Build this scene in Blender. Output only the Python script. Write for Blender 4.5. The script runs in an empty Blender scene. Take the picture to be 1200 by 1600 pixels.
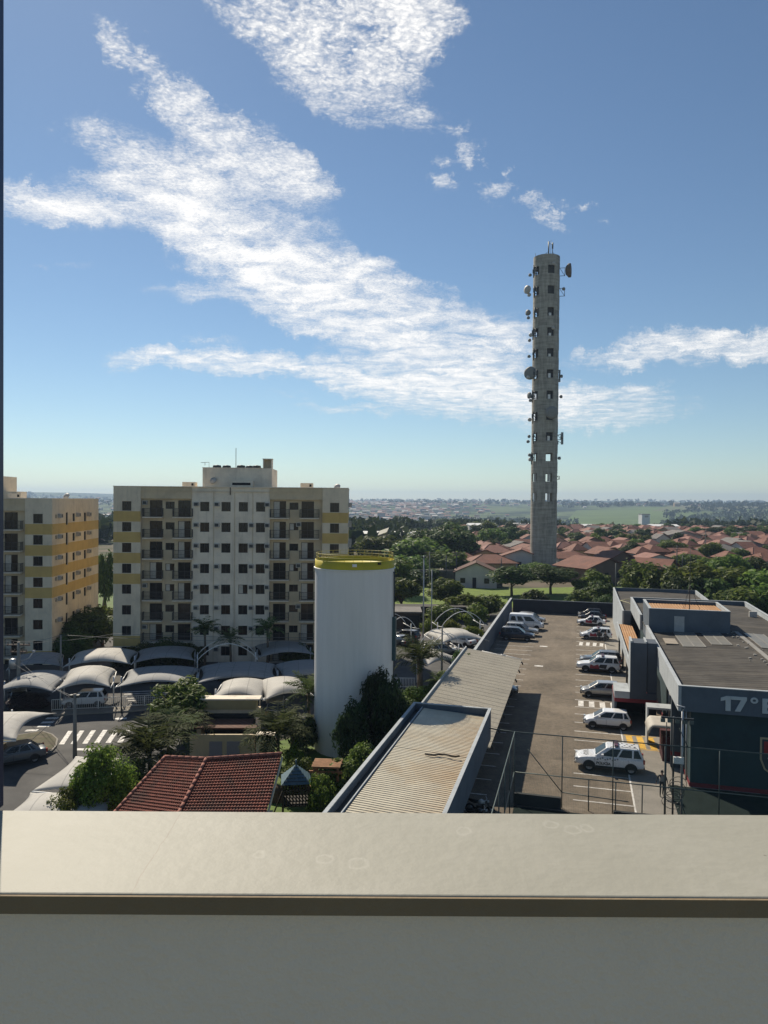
import bpy, bmesh, math, random
from mathutils import Vector, Matrix
random.seed(7)
SC = bpy.context.scene
COL = SC.collection
R = math.radians

# ------------------------------------------------------------------ camera
EYE = 19.5                                   # metres above the car park
FPX = 1150.0                                 # focal length in pixels of the 1200x1600 photograph
ROLL, PITCH = R(0.48), math.atan(18 / FPX)
_rx = Matrix.Rotation(-PITCH, 3, 'X')
CX = _rx @ Vector((math.cos(ROLL), 0, math.sin(ROLL)))
CY = _rx @ Vector((-math.sin(ROLL), 0, math.cos(ROLL)))
CV = _rx @ Vector((0, 1, 0))
cam = bpy.data.objects.new('camera', bpy.data.cameras.new('camera'))
COL.objects.link(cam)
m = Matrix((CX, CY, -CV)).transposed().to_4x4()
m.translation = Vector((0, 0, EYE))
cam.matrix_world = m
cam.data.sensor_fit = 'AUTO'
cam.data.sensor_width = 36
cam.data.lens = 36 * FPX / 1600
cam.data.clip_start = 0.05
cam.data.clip_end = 30000
SC.camera = cam

# ------------------------------------------------------------------ exposure, sun
SC.view_settings.view_transform = 'Standard'
SC.view_settings.look = 'None'
SC.view_settings.exposure = 0.3
SC.view_settings.gamma = 1.0
SC.cycles.use_denoising = True
SC.cycles.max_bounces = 7
SC.cycles.transparent_max_bounces = 12
SC.cycles.volume_bounces = 0
SUNDIR = Vector((-0.5, 1.0, 1.0)).normalized()
SUN_EL = math.asin(SUNDIR.z)
SUN_AZ = math.atan2(SUNDIR.x, SUNDIR.y)
sl = bpy.data.lights.new('sun', 'SUN')
sl.energy = 5.0
sl.angle = R(0.53)
sl.color = (1.0, 0.90, 0.74)
sun = bpy.data.objects.new('sun', sl)
COL.objects.link(sun)
sun.rotation_euler = SUNDIR.to_track_quat('Z', 'Y').to_euler()
sun.location = (0, 0, 120)


def pix_ray(px, py):
    return CX * ((px - 600) / FPX) - CY * ((py - 800) / FPX) + CV


def W(px, py, z=0.0):
    """point of the place seen at that spot of the photograph, on the level z"""
    d = pix_ray(px, py)
    t = (z - EYE) / d.z
    return Vector((d.x * t, d.y * t, z))


def D(px, py, dist):
    d = pix_ray(px, py)
    t = dist / d.y
    return Vector((d.x * t, dist, EYE + d.z * t))


AX = math.atan(0.265)                         # the car park runs 15 degrees to the right of the view


def lot(u, v, z=0.0):
    return Vector((u * math.cos(AX) + v * math.sin(AX), -u * math.sin(AX) + v * math.cos(AX), z))


# ------------------------------------------------------------------ world: Nishita sky with altocumulus in it
world = bpy.data.worlds.new('World')
SC.world = world
world.use_nodes = True
NT = world.node_tree
NT.nodes.clear()


def N(nt, typ, **kw):
    n = nt.nodes.new(typ)
    for k, v in kw.items():
        if k == 'ins':
            for i, val in v.items():
                if isinstance(val, bpy.types.NodeSocket):
                    nt.links.new(val, n.inputs[i])
                else:
                    n.inputs[i].default_value = val
        else:
            setattr(n, k, v)
    return n


def M(nt, op, a, b=0.0, c=None, clamp=False):
    ins = {0: a, 1: b}
    if c is not None:
        ins[2] = c
    return N(nt, 'ShaderNodeMath', operation=op, use_clamp=clamp, ins=ins).outputs[0]


sky = N(NT, 'ShaderNodeTexSky', sky_type='NISHITA', sun_disc=False)
sky.sun_elevation = SUN_EL
sky.sun_rotation = SUN_AZ
sky.altitude = 600
sky.air_density = 1.0
sky.dust_density = 0.15
sky.ozone_density = 1.0
tc = N(NT, 'ShaderNodeTexCoord')
sep = N(NT, 'ShaderNodeSeparateXYZ', ins={0: tc.outputs['Generated']})
dx, dy, dz = sep.outputs
ysafe = M(NT, 'MAXIMUM', dy, 0.05)
gu, gv = M(NT, 'DIVIDE', dx, ysafe), M(NT, 'DIVIDE', dz, ysafe)
guv = N(NT, 'ShaderNodeCombineXYZ', ins={0: gu, 1: gv}).outputs[0]
zs = M(NT, 'MAXIMUM', M(NT, 'ADD', dz, 0.03), 0.03)
pl = N(NT, 'ShaderNodeCombineXYZ', ins={0: M(NT, 'DIVIDE', dx, zs), 1: M(NT, 'DIVIDE', dy, zs)}).outputs[0]
# ragged warp of the cloud sheets
warp = N(NT, 'ShaderNodeTexNoise', ins={'Vector': guv, 'Scale': 9.0, 'Detail': 8.0, 'Roughness': 0.72})
wsub = N(NT, 'ShaderNodeVectorMath', operation='SUBTRACT', ins={0: warp.outputs['Color'], 1: (0.5, 0.5, 0.5)})
wscl = N(NT, 'ShaderNodeVectorMath', operation='MULTIPLY', ins={0: wsub.outputs[0], 1: (0.20, 0.09, 0.0)})
gw = N(NT, 'ShaderNodeVectorMath', operation='ADD', ins={0: guv, 1: wscl.outputs[0]}).outputs[0]
CLOUDS = [  # photo x, y, half length, half height, tilt (deg), strength
    (530, 20, 165, 95, 10, 1.4), (560, 115, 105, 75, 10, 1.3), (670, 62, 80, 36, -8, .9), (450, 85, 60, 60, 40, .6), (600, -10, 150, 60, 0, 1.0), (400, 10, 80, 60, 0, .5),
    (540, 180, 70, 26, 10, .6),
    (175, 62, 75, 28, 42, .8), (265, 145, 125, 38, 40, 1.1), (385, 228, 150, 42, 27, 1.5), (485, 268, 60, 24, 30, 1.0),
    (60, 308, 120, 28, 10, 1.1), (190, 322, 170, 48, 8, 1.4), (250, 262, 160, 52, 20, 1.25), (330, 315, 170, 62, 10, 1.2), (150, 222, 60, 24, 25, .5),
    (340, 362, 120, 34, 15, 1.2), (410, 400, 160, 50, 20, 1.5), (480, 440, 200, 62, 10, 1.4), (580, 480, 190, 60, 14, 1.4), (650, 530, 190, 50, 8, 1.0),
    (280, 450, 90, 16, 8, .6), (540, 400, 110, 40, 20, .7),
    (300, 563, 150, 24, 3, 1.2), (480, 580, 210, 26, 5, 1.2), (700, 592, 200, 52, 5, 1.3), (785, 512, 85, 40, 0, 1.0), (760, 632, 210, 38, 5, 1.2), (950, 636, 140, 34, 2, 1.2),
    (960, 562, 70, 20, -5, 1.1), (1085, 541, 140, 30, -6, 1.4), (1190, 530, 80, 30, 0, 1.2),
    (740, 240, 22, 34, 25, .95), (778, 290, 42, 16, -15, 1.0), (834, 312, 26, 15, 0, .95), (843, 333, 22, 14, 0, .9), (796, 258, 14, 12, 0, .8), (676, 290, 24, 18, 0, .9), (660, 185, 55, 26, 0, .7), (884, 312, 20, 10, 0, .8), (720, 200, 24, 16, 0, .7), (690, 255, 26, 12, 0, .6), (930, 340, 30, 8, 0, .5), (850, 352, 18, 10, 0, .8),
    (530, 647, 110, 10, 3, .7), (430, 622, 130, 12, 8, .4), (90, 410, 90, 10, 10, .45), (330, 525, 60, 14, 10, .6), (1010, 605, 60, 14, 0, .5), (60, 630, 60, 7, 0, .25),
]
cover = None
for px, py, a, b, t, s in CLOUDS:
    d = pix_ray(px, py)
    mp = N(NT, 'ShaderNodeMapping', vector_type='TEXTURE',
           ins={'Vector': gw, 'Location': (d.x / d.y, d.z / d.y, 0), 'Rotation': (0, 0, -R(t)), 'Scale': (1.32 * a / FPX, 1.32 * b / FPX, 1)})
    g = N(NT, 'ShaderNodeTexGradient', gradient_type='SPHERICAL', ins={0: mp.outputs[0]})
    cover = M(NT, 'MULTIPLY', g.outputs['Fac'], s) if cover is None else M(NT, 'MULTIPLY_ADD', g.outputs['Fac'], s, cover)
n1 = N(NT, 'ShaderNodeTexNoise', ins={'Vector': pl, 'Scale': 5.5, 'Detail': 9.0, 'Roughness': 0.66, 'Distortion': 0.5}).outputs['Fac']
plw = N(NT, 'ShaderNodeTexNoise', ins={'Vector': pl, 'Scale': 16.0, 'Detail': 4.0, 'Roughness': 0.6}).outputs['Color']
plv = N(NT, 'ShaderNodeVectorMath', operation='ADD', ins={0: pl, 1: N(NT, 'ShaderNodeVectorMath', operation='SCALE', ins={0: plw, 'Scale': 0.10}).outputs[0]}).outputs[0]
vo = N(NT, 'ShaderNodeTexVoronoi', feature='SMOOTH_F1', ins={'Vector': plv, 'Scale': 58.0, 'Smoothness': 0.6, 'Randomness': 1.0}).outputs['Distance']
n2 = N(NT, 'ShaderNodeTexNoise', ins={'Vector': pl, 'Scale': 90.0, 'Detail': 6.0, 'Roughness': 0.6}).outputs['Fac']
elev = N(NT, 'ShaderNodeMapRange', ins={'Value': gv, 1: 0.38, 2: 0.62}).outputs[0]
puff = M(NT, 'SUBTRACT', 0.5, vo)
fib = N(NT, 'ShaderNodeMapping', ins={'Vector': gw, 'Rotation': (0, 0, R(24)), 'Scale': (7, 42, 1)}).outputs[0]
n3 = N(NT, 'ShaderNodeTexNoise', ins={'Vector': fib, 'Scale': 1.0, 'Detail': 9.0, 'Roughness': 0.68, 'Distortion': 0.6}).outputs['Fac']
n3w = M(NT, 'MULTIPLY', M(NT, 'SUBTRACT', n3, 0.5), M(NT, 'MULTIPLY_ADD', elev, -1.3, 1.7))
tex = M(NT, 'ADD', M(NT, 'MULTIPLY_ADD', M(NT, 'SUBTRACT', n1, 0.5), 2.1, n3w), M(NT, 'ADD', M(NT, 'MULTIPLY', puff, M(NT, 'MULTIPLY_ADD', elev, 0.8, 0.12)), M(NT, 'MULTIPLY', M(NT, 'SUBTRACT', n2, 0.5), 0.85)))
cov2 = M(NT, 'SUBTRACT', 1.0, M(NT, 'EXPONENT', M(NT, 'MULTIPLY', cover, -1.05)))
gate = N(NT, 'ShaderNodeMapRange', interpolation_type='SMOOTHSTEP', ins={'Value': cover, 1: 0.0, 2: 0.6}).outputs[0]
dens = M(NT, 'MULTIPLY', M(NT, 'MULTIPLY_ADD', tex, M(NT, 'MULTIPLY_ADD', cov2, .5, .5), cov2), gate)
alpha = N(NT, 'ShaderNodeMapRange', interpolation_type='SMOOTHSTEP', ins={'Value': dens, 1: 0.05, 2: 1.25, 4: 0.97}).outputs[0]
shade = N(NT, 'ShaderNodeMapRange', ins={'Value': dens, 1: 0.1, 2: 1.3, 3: 0.78, 4: 1.12}).outputs[0]
CLOUD_W = 11.5
ccol = N(NT, 'ShaderNodeVectorMath', operation='SCALE', ins={0: (CLOUD_W, CLOUD_W * .99, CLOUD_W * .975), 'Scale': shade}).outputs[0]
tint = N(NT, 'ShaderNodeVectorMath', operation='MULTIPLY', ins={0: sky.outputs[0], 1: (0.885, 0.99, 1.035)})
mixs = N(NT, 'ShaderNodeMix', data_type='RGBA', ins={0: alpha, 6: tint.outputs[0], 7: ccol})
bg = N(NT, 'ShaderNodeBackground', ins={0: mixs.outputs[2], 1: 0.070})
wo = N(NT, 'ShaderNodeOutputWorld', ins={0: bg.outputs[0]})
world.cycles.sampling_method = 'MANUAL'
world.cycles.sample_map_resolution = 512


# ------------------------------------------------------------------ object helpers
def tag(o, label=None, cat=None, group=None, kind=None):
    if label: o['label'] = label
    if cat: o['category'] = cat
    if group: o['group'] = group
    if kind: o['kind'] = kind
    return o


def thing(name, label, cat, loc=(0, 0, 0), rot=0.0, group=None):
    o = bpy.data.objects.new(name, None)
    o.empty_display_size = 0.3
    COL.objects.link(o)
    o.location = loc
    o.rotation_euler = (0, 0, rot)
    return tag(o, label, cat, group)


def put(name, mesh, mats, parent=None, loc=(0, 0, 0), rot=(0, 0, 0)):
    for mt in (mats if isinstance(mats, (list, tuple)) else [mats]):
        mesh.materials.append(mt)
    o = bpy.data.objects.new(name, mesh)
    COL.objects.link(o)
    o.parent = parent
    o.location = loc
    o.rotation_euler = rot
    return o


def dup(root, loc=None, rot=None, label=None, group=None, scale=None, parent=None):
    c = root.copy()
    COL.objects.link(c)
    if parent is not None: c.parent = parent
    if loc is not None: c.location = loc
    if rot is not None: c.rotation_euler = (0, 0, rot)
    if scale is not None: c.scale = scale
    if label: c['label'] = label
    if group: c['group'] = group
    for ch in list(root.children):
        dup(ch, parent=c)
    return c


class B:
    """collects shapes into one mesh"""
    def __init__(s):
        s.bm = bmesh.new()
        s.mi = 0

    def face(s, pts, mi=None):
        f = s.bm.faces.new([s.bm.verts.new(p) for p in pts])
        f.material_index = s.mi if mi is None else mi
        return f

    def box(s, x0, x1, y0, y1, z0, z1, mi=None):
        v = [s.bm.verts.new(p) for p in ((x0, y0, z0), (x1, y0, z0), (x1, y1, z0), (x0, y1, z0), (x0, y0, z1), (x1, y0, z1), (x1, y1, z1), (x0, y1, z1))]
        for q in ((0, 3, 2, 1), (4, 5, 6, 7), (0, 1, 5, 4), (1, 2, 6, 5), (2, 3, 7, 6), (3, 0, 4, 7)):
            f = s.bm.faces.new([v[i] for i in q])
            f.material_index = s.mi if mi is None else mi
        return v

    def prism(s, pts, z0, z1, mi=None):
        a = [s.bm.verts.new((p[0], p[1], z0)) for p in pts]
        b = [s.bm.verts.new((p[0], p[1], z1)) for p in pts]
        n = len(pts)
        fs = [s.bm.faces.new(b), s.bm.faces.new(a[::-1])]
        fs += [s.bm.faces.new((a[i], a[(i + 1) % n], b[(i + 1) % n], b[i])) for i in range(n)]
        for f in fs: f.material_index = s.mi if mi is None else mi

    def extr(s, pts, off, mi=None):
        """flat polygon pushed by the vector off"""
        a = [s.bm.verts.new(p) for p in pts]
        b = [s.bm.verts.new(Vector(p) + Vector(off)) for p in pts]
        n = len(pts)
        fs = [s.bm.faces.new(b), s.bm.faces.new(a[::-1])]
        fs += [s.bm.faces.new((a[i], a[(i + 1) % n], b[(i + 1) % n], b[i])) for i in range(n)]
        for f in fs: f.material_index = s.mi if mi is None else mi

    def tube(s, pts, r, n=6, caps=True, mi=None):
        pts = [Vector(p) for p in pts]
        rs = list(r) if isinstance(r, (list, tuple)) else [r] * len(pts)
        rings = []
        for i, p in enumerate(pts):
            t = (pts[min(i + 1, len(pts) - 1)] - pts[max(i - 1, 0)])
            t = t.normalized() if t.length > 1e-9 else Vector((0, 0, 1))
            a = t.cross(Vector((0, 0, 1)))
            a = a.normalized() if a.length > 1e-3 else Vector((1, 0, 0))
            b = t.cross(a)
            rings.append([s.bm.verts.new(p + (a * math.cos(2 * math.pi * k / n) + b * math.sin(2 * math.pi * k / n)) * rs[i]) for k in range(n)])
        for q in range(len(rings) - 1):
            for k in range(n):
                f = s.bm.faces.new((rings[q][k], rings[q][(k + 1) % n], rings[q + 1][(k + 1) % n], rings[q + 1][k]))
                f.material_index = s.mi if mi is None else mi
                f.smooth = True
        if caps and n > 2:
            for g in (rings[0][::-1], rings[-1]):
                f = s.bm.faces.new(g)
                f.material_index = s.mi if mi is None else mi

    def lathe(s, prof, n=24, c=(0, 0, 0), mi=None, smooth=True):
        rings = []
        for r, z in prof:
            rings.append([s.bm.verts.new((c[0] + r * math.cos(2 * math.pi * k / n), c[1] + r * math.sin(2 * math.pi * k / n), c[2] + z)) for k in range(n)])
        for q in range(len(rings) - 1):
            for k in range(n):
                f = s.bm.faces.new((rings[q][k], rings[q][(k + 1) % n], rings[q + 1][(k + 1) % n], rings[q + 1][k]))
                f.material_index = s.mi if mi is None else mi
                f.smooth = smooth

    def grid(s, fn, nu, nv, mi=None, smooth=True):
        vs = [[s.bm.verts.new(fn(i / nu, j / nv)) for j in range(nv + 1)] for i in range(nu + 1)]
        for i in range(nu):
            for j in range(nv):
                f = s.bm.faces.new((vs[i][j], vs[i + 1][j], vs[i + 1][j + 1], vs[i][j + 1]))
                f.material_index = s.mi if mi is None else mi
                f.smooth = smooth

    def mesh(s, name, recalc=True):
        if recalc:
            bmesh.ops.recalc_face_normals(s.bm, faces=s.bm.faces)
        me = bpy.data.meshes.new(name)
        s.bm.to_mesh(me)
        s.bm.free()
        return me

    def obj(s, name, mats, parent=None, loc=(0, 0, 0), rot=(0, 0, 0), recalc=True):
        return put(name, s.mesh(name, recalc), mats, parent, loc, rot)


def solid(o, t, off=0):
    md = o.modifiers.new('thickness', 'SOLIDIFY')
    md.thickness = t
    md.offset = off
    return o


def bevel(o, w=0.02, seg=2):
    md = o.modifiers.new('bevel', 'BEVEL')
    md.width = w
    md.segments = seg
    md.limit_method = 'ANGLE'
    return o


def text_mesh(txt, size, depth=0.01, bold=0.0):
    cu = bpy.data.curves.new('lettering', 'FONT')
    cu.body = txt
    cu.size = size
    cu.extrude = depth
    cu.offset = bold
    o = bpy.data.objects.new('lettering', cu)
    COL.objects.link(o)
    dg = bpy.context.evaluated_depsgraph_get()
    me = bpy.data.meshes.new_from_object(o.evaluated_get(dg))
    bpy.data.objects.remove(o)
    me.materials.clear()
    return me


# ------------------------------------------------------------------ materials
def newmat(name):
    mt = bpy.data.materials.new(name)
    mt.use_nodes = True
    nt = mt.node_tree
    return mt, nt, nt.nodes['Principled BSDF']


def mat(name, col, rough=.8, var=.12, scale=2.5, metal=0.0, spec=.4, bump=0.0, bscale=None, stain=None, stscale=.35, stamt=.5, coat=0.0, stretch=None):
    mt, nt, bs = newmat(name)
    c = tuple(col) + (1,)
    tcn = N(nt, 'ShaderNodeTexCoord').outputs['Object']
    if stretch:
        tcn = N(nt, 'ShaderNodeMapping', ins={'Vector': tcn, 'Scale': stretch}).outputs[0]
    n = N(nt, 'ShaderNodeTexNoise', ins={'Vector': tcn, 'Scale': scale, 'Detail': 6.0, 'Roughness': .65})
    rmp = N(nt, 'ShaderNodeMapRange', ins={'Value': n.outputs['Fac'], 1: .3, 2: .7, 3: 1 - var, 4: 1 + var})
    out = N(nt, 'ShaderNodeVectorMath', operation='SCALE', ins={0: c[:3], 'Scale': rmp.outputs[0]}).outputs[0]
    if stain:
        n3 = N(nt, 'ShaderNodeTexNoise', ins={'Vector': tcn, 'Scale': stscale, 'Detail': 8.0, 'Roughness': .7})
        mk = N(nt, 'ShaderNodeMapRange', interpolation_type='SMOOTHSTEP', ins={'Value': n3.outputs['Fac'], 1: .46, 2: .66, 4: stamt})
        out = N(nt, 'ShaderNodeMix', data_type='RGBA', ins={0: mk.outputs[0], 6: out, 7: tuple(stain) + (1,)}).outputs[2]
    nt.links.new(out, bs.inputs['Base Color'])
    bs.inputs['Roughness'].default_value = rough
    bs.inputs['Metallic'].default_value = metal
    bs.inputs['Specular IOR Level'].default_value = spec
    if coat: bs.inputs['Coat Weight'].default_value = coat
    if bump:
        nb = N(nt, 'ShaderNodeTexNoise', ins={'Vector': tcn, 'Scale': bscale or scale * 8, 'Detail': 4.0})
        bp = N(nt, 'ShaderNodeBump', ins={'Strength': bump, 'Distance': .02, 'Height': nb.outputs['Fac']})
        nt.links.new(bp.outputs[0], bs.inputs['Normal'])
    return mt


def leafmat(name, c1, c2, trans=.35, rough=.5):
    mt, nt, bs = newmat(name)
    g = N(nt, 'ShaderNodeNewGeometry')
    oi = N(nt, 'ShaderNodeObjectInfo')
    mx = N(nt, 'ShaderNodeMix', data_type='RGBA', ins={0: g.outputs['Random Per Island'], 6: tuple(c1) + (1,), 7: tuple(c2) + (1,)})
    hs = N(nt, 'ShaderNodeHueSaturation', ins={'Hue': M(nt, 'MULTIPLY_ADD', oi.outputs['Random'], .05, .47), 'Saturation': .95,
                                             'Value': M(nt, 'MULTIPLY_ADD', oi.outputs['Random'], .7, .7), 'Color': mx.outputs[2]})
    nt.links.new(hs.outputs[0], bs.inputs['Base Color'])
    bs.inputs['Roughness'].default_value = rough
    bs.inputs['Specular IOR Level'].default_value = .12
    tr = N(nt, 'ShaderNodeBsdfTranslucent', ins={0: hs.outputs[0]})
    ms = N(nt, 'ShaderNodeMixShader', ins={0: trans, 1: bs.outputs[0], 2: tr.outputs[0]})
    nt.links.new(ms.outputs[0], nt.nodes['Material Output'].inputs[0])
    return mt


def wavemat(name, col, col2, scale, axis='Y', rough=.7, var=.12, stain=None, stamt=.5, bump=.5, vscale=.6, spec=.3):
    """ribbed or tiled sheet"""
    mt = mat(name, col, rough, var, vscale, spec=spec, stain=stain, stamt=stamt)
    nt = mt.node_tree
    bs = nt.nodes['Principled BSDF']
    tcn = N(nt, 'ShaderNodeTexCoord').outputs['Object']
    wv = N(nt, 'ShaderNodeTexWave', bands_direction=axis, wave_profile='SIN', ins={'Vector': tcn, 'Scale': scale, 'Distortion': 0.0})
    src = bs.inputs['Base Color'].links[0].from_socket
    mx = N(nt, 'ShaderNodeMix', data_type='RGBA', blend_type='MIX', ins={0: M(nt, 'MULTIPLY', wv.outputs['Fac'], .55), 6: src, 7: tuple(col2) + (1,)})
    nt.links.new(mx.outputs[2], bs.inputs['Base Color'])
    bp = N(nt, 'ShaderNodeBump', ins={'Strength': bump, 'Distance': .05, 'Height': wv.outputs['Fac']})
    nt.links.new(bp.outputs[0], bs.inputs['Normal'])
    return mt


def glassmat(name, col=(.011, .012, .014), rough=.12, spec=.3):
    return mat(name, col, rough, .25, .7, spec=spec)


def streak(mt, scl, col, amt, lo=.5, hi=.72, scale=1.0):
    """dirt with a direction: drips down walls, runs along sheets"""
    nt = mt.node_tree
    bs = nt.nodes['Principled BSDF']
    t = N(nt, 'ShaderNodeMapping', ins={'Vector': N(nt, 'ShaderNodeTexCoord').outputs['Object'], 'Scale': scl}).outputs[0]
    n = N(nt, 'ShaderNodeTexNoise', ins={'Vector': t, 'Scale': scale, 'Detail': 6.0, 'Roughness': .65}).outputs['Fac']
    k = N(nt, 'ShaderNodeMapRange', interpolation_type='SMOOTHSTEP', ins={'Value': n, 1: lo, 2: hi, 4: amt}).outputs[0]
    nt.links.new(N(nt, 'ShaderNodeMix', data_type='RGBA', ins={0: k, 6: bs.inputs['Base Color'].links[0].from_socket, 7: tuple(col) + (1,)}).outputs[2], bs.inputs['Base Color'])
    return mt


CREAM = mat('cream_render', (.68, .585, .44), .85, .08, .8, stain=(.33, .29, .24), stamt=.35)
GREYW = mat('pale_render', (.74, .655, .53), .85, .07, .8, stain=(.38, .35, .31), stamt=.35)
MUSTARD = mat('mustard_render', (.54, .38, .135), .85, .08, .8, stain=(.36, .23, .08), stamt=.3)
BEIGE = mat('beige_render', (.56, .46, .31), .85, .08, .8, stain=(.3, .25, .19), stamt=.35)
for m_ in (CREAM, GREYW, BEIGE): streak(m_, (1.3, 1.3, .14), (.34, .29, .23), .4)
streak(MUSTARD, (1.3, 1.3, .14), (.36, .24, .08), .35)
FRAME = mat('bronze_aluminium', (.05, .035, .028), .45, .1, 5)
GLASS = glassmat('window_glass')
GLASSB = glassmat('brown_glass', (.03, .018, .012), .15)
CURTAIN = mat('curtained_glass', (.46, .43, .38), .35, .2, 3, spec=.5)
RAIL = mat('dark_railing', (.04, .035, .033), .5)
ACW = mat('ac_plastic', (.42, .4, .37), .6)
DARK = mat('dark_recess', (.012, .012, .013), .8)
BLACKM = mat('black_rubber', (.015, .015, .015), .7)
WHITEP = mat('white_paint', (.75, .74, .71), .6, .06, 2)
LINEW = mat('line_paint', (.62, .60, .56), .75, .3, 3, stain=(.25, .22, .19), stscale=2.0, stamt=.7)
YELLOWP = mat('yellow_paint', (.62, .36, .04), .75, .2, 3, stain=(.3, .2, .07), stscale=2.0, stamt=.6)
STEEL = mat('galvanised_steel', (.38, .39, .4), .4, .15, 4, metal=.6)
DKSTEEL = mat('dark_steel', (.045, .05, .05), .5, .2, 4, metal=.3)
CONC = mat('old_concrete', (.25, .24, .22), .9, .2, 1.2, bump=.25, stain=(.12, .115, .105), stscale=.3, stamt=.6)
TERRA = wavemat('terracotta_tiles', (.20, .083, .055), (.10, .04, .026), 1.1, 'DIAGONAL', .8, .3, stain=(.09, .05, .035), bump=.5, vscale=.5)
TERRA2 = wavemat('pink_terracotta_tiles', (.27, .14, .11), (.2, .075, .05), 1.1, 'DIAGONAL', .8, .25, stain=(.15, .09, .07), bump=.5)
TERRA3 = wavemat('brown_roof_tiles', (.13, .065, .045), (.075, .04, .03), 1.1, 'DIAGONAL', .85, .25, stain=(.06, .045, .04), bump=.5)
FIBRE = wavemat('fibre_cement_roof', (.2, .185, .17), (.13, .12, .11), 1.3, 'DIAGONAL', .9, .2, stain=(.09, .085, .08), bump=.4)
WALLS = [mat('house_wall_white', (.55, .52, .47), .85, .1, .7), mat('house_wall_ochre', (.42, .29, .15), .85, .1, .7),
         mat('house_wall_grey', (.33, .32, .31), .85, .12, .7), mat('house_wall_brown', (.17, .11, .075), .85, .12, .7)]
GRASS = mat('lawn', (.085, .135, .022), .9, .4, 1.5, bump=.8, bscale=30, stain=(.11, .10, .04), stscale=.4, stamt=.5)
BARK = mat('bark', (.11, .085, .065), .9, .3, 6, bump=.5)
PALMBARK = mat('palm_bark', (.13, .1, .075), .9, .35, 5, bump=.5)
LEAF = leafmat('broad_leaves', (.05, .095, .016), (.15, .20, .035), .45)
LEAFD = leafmat('dark_leaves', (.03, .06, .014), (.085, .125, .028), .35)
LEAFL = leafmat('light_leaves', (.07, .125, .014), (.16, .21, .03), .5)
LEAFP = leafmat('palm_leaves', (.03, .05, .014), (.08, .10, .03), .4, .75)
LEAFV = leafmat('purple_leaves', (.05, .035, .04), (.12, .085, .09), .3)
# ================================================================== THE SETTING
def sm(a, b, x):
    t = max(0.0, min(1.0, (x - a) / (b - a)))
    return t * t * (3 - 2 * t)


def gz(x, y):
    """height of the land: flat suburb, a shallow valley, hills at the horizon"""
    d = math.hypot(x, y)
    z = -27 * sm(420, 1150, y)
    z += 34 * sm(1250, 3000, d) + 13 * sm(2800, 6000, d)
    w = sm(900, 2500, d)
    z += w * (4.5 * math.sin(x * .0021 + 1.3) * math.cos(y * .0016) + 3 * math.sin(x * .0047 + y * .0011))
    z += 34 * sm(-1200, -2300, x) * sm(3500, 5200, d)
    z += 9 * sm(900, 2600, x) * sm(3000, 5200, d)
    return z


def spaced(a, b, n, p):
    return [a + (b - a) * (i / n) ** p for i in range(n + 1)]


xs = [-v for v in spaced(0, 7000, 46, 2.2)[:0:-1]] + spaced(0, 7000, 46, 2.2)
ys = [-300, -150, -50] + spaced(0, 7000, 100, 1.9)
g = B()
vv = [[g.bm.verts.new((x, y, gz(x, y))) for x in xs] for y in ys]
for j in range(len(ys) - 1):
    for i in range(len(xs) - 1):
        g.bm.faces.new((vv[j][i], vv[j][i + 1], vv[j + 1][i + 1], vv[j + 1][i])).smooth = True
mt, nt, bs = newmat('land')
geo = N(nt, 'ShaderNodeNewGeometry')
ps = geo.outputs['Position']
sp = N(nt, 'ShaderNodeSeparateXYZ', ins={0: ps})
nA = N(nt, 'ShaderNodeTexNoise', ins={'Vector': ps, 'Scale': .006, 'Detail': 6.0, 'Roughness': .6}).outputs['Fac']
nB = N(nt, 'ShaderNodeTexNoise', ins={'Vector': ps, 'Scale': .05, 'Detail': 6.0}).outputs['Fac']
nC = N(nt, 'ShaderNodeTexNoise', ins={'Vector': ps, 'Scale': .8, 'Detail': 6.0}).outputs['Fac']
far = N(nt, 'ShaderNodeMix', data_type='RGBA', ins={0: N(nt, 'ShaderNodeMapRange', interpolation_type='SMOOTHSTEP', ins={'Value': nA, 1: .42, 2: .56}).outputs[0],
                                                  6: (.014, .028, .011, 1), 7: (.10, .13, .05, 1)}).outputs[2]
sub = N(nt, 'ShaderNodeMix', data_type='RGBA', ins={0: N(nt, 'ShaderNodeMapRange', ins={'Value': nB, 1: .4, 2: .6}).outputs[0], 6: (.035, .055, .018, 1), 7: (.15, .12, .09, 1)}).outputs[2]
near = N(nt, 'ShaderNodeMix', data_type='RGBA', ins={0: N(nt, 'ShaderNodeMapRange', ins={'Value': nC, 1: .3, 2: .7}).outputs[0], 6: (.06, .065, .04, 1), 7: (.12, .11, .085, 1)}).outputs[2]
k1 = N(nt, 'ShaderNodeMapRange', interpolation_type='SMOOTHSTEP', ins={'Value': sp.outputs[1], 1: 120.0, 2: 190.0}).outputs[0]
k2 = N(nt, 'ShaderNodeMapRange', interpolation_type='SMOOTHSTEP', ins={'Value': sp.outputs[1], 1: 520.0, 2: 760.0}).outputs[0]
c1 = N(nt, 'ShaderNodeMix', data_type='RGBA', ins={0: k1, 6: near, 7: sub}).outputs[2]
c2 = N(nt, 'ShaderNodeMix', data_type='RGBA', ins={0: k2, 6: c1, 7: far}).outputs[2]
nt.links.new(c2, bs.inputs['Base Color'])
bs.inputs['Roughness'].default_value = .95
bs.inputs['Specular IOR Level'].default_value = .1
tag(g.obj('ground', mt), kind='structure')

FIELD = mat('pasture', (.11, .155, .05), .95, .15, .01, spec=.1, stain=(.07, .095, .04), stscale=.004)
FIELD2 = mat('pale_crop', (.13, .13, .075), .95, .15, .01, spec=.1)


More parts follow.
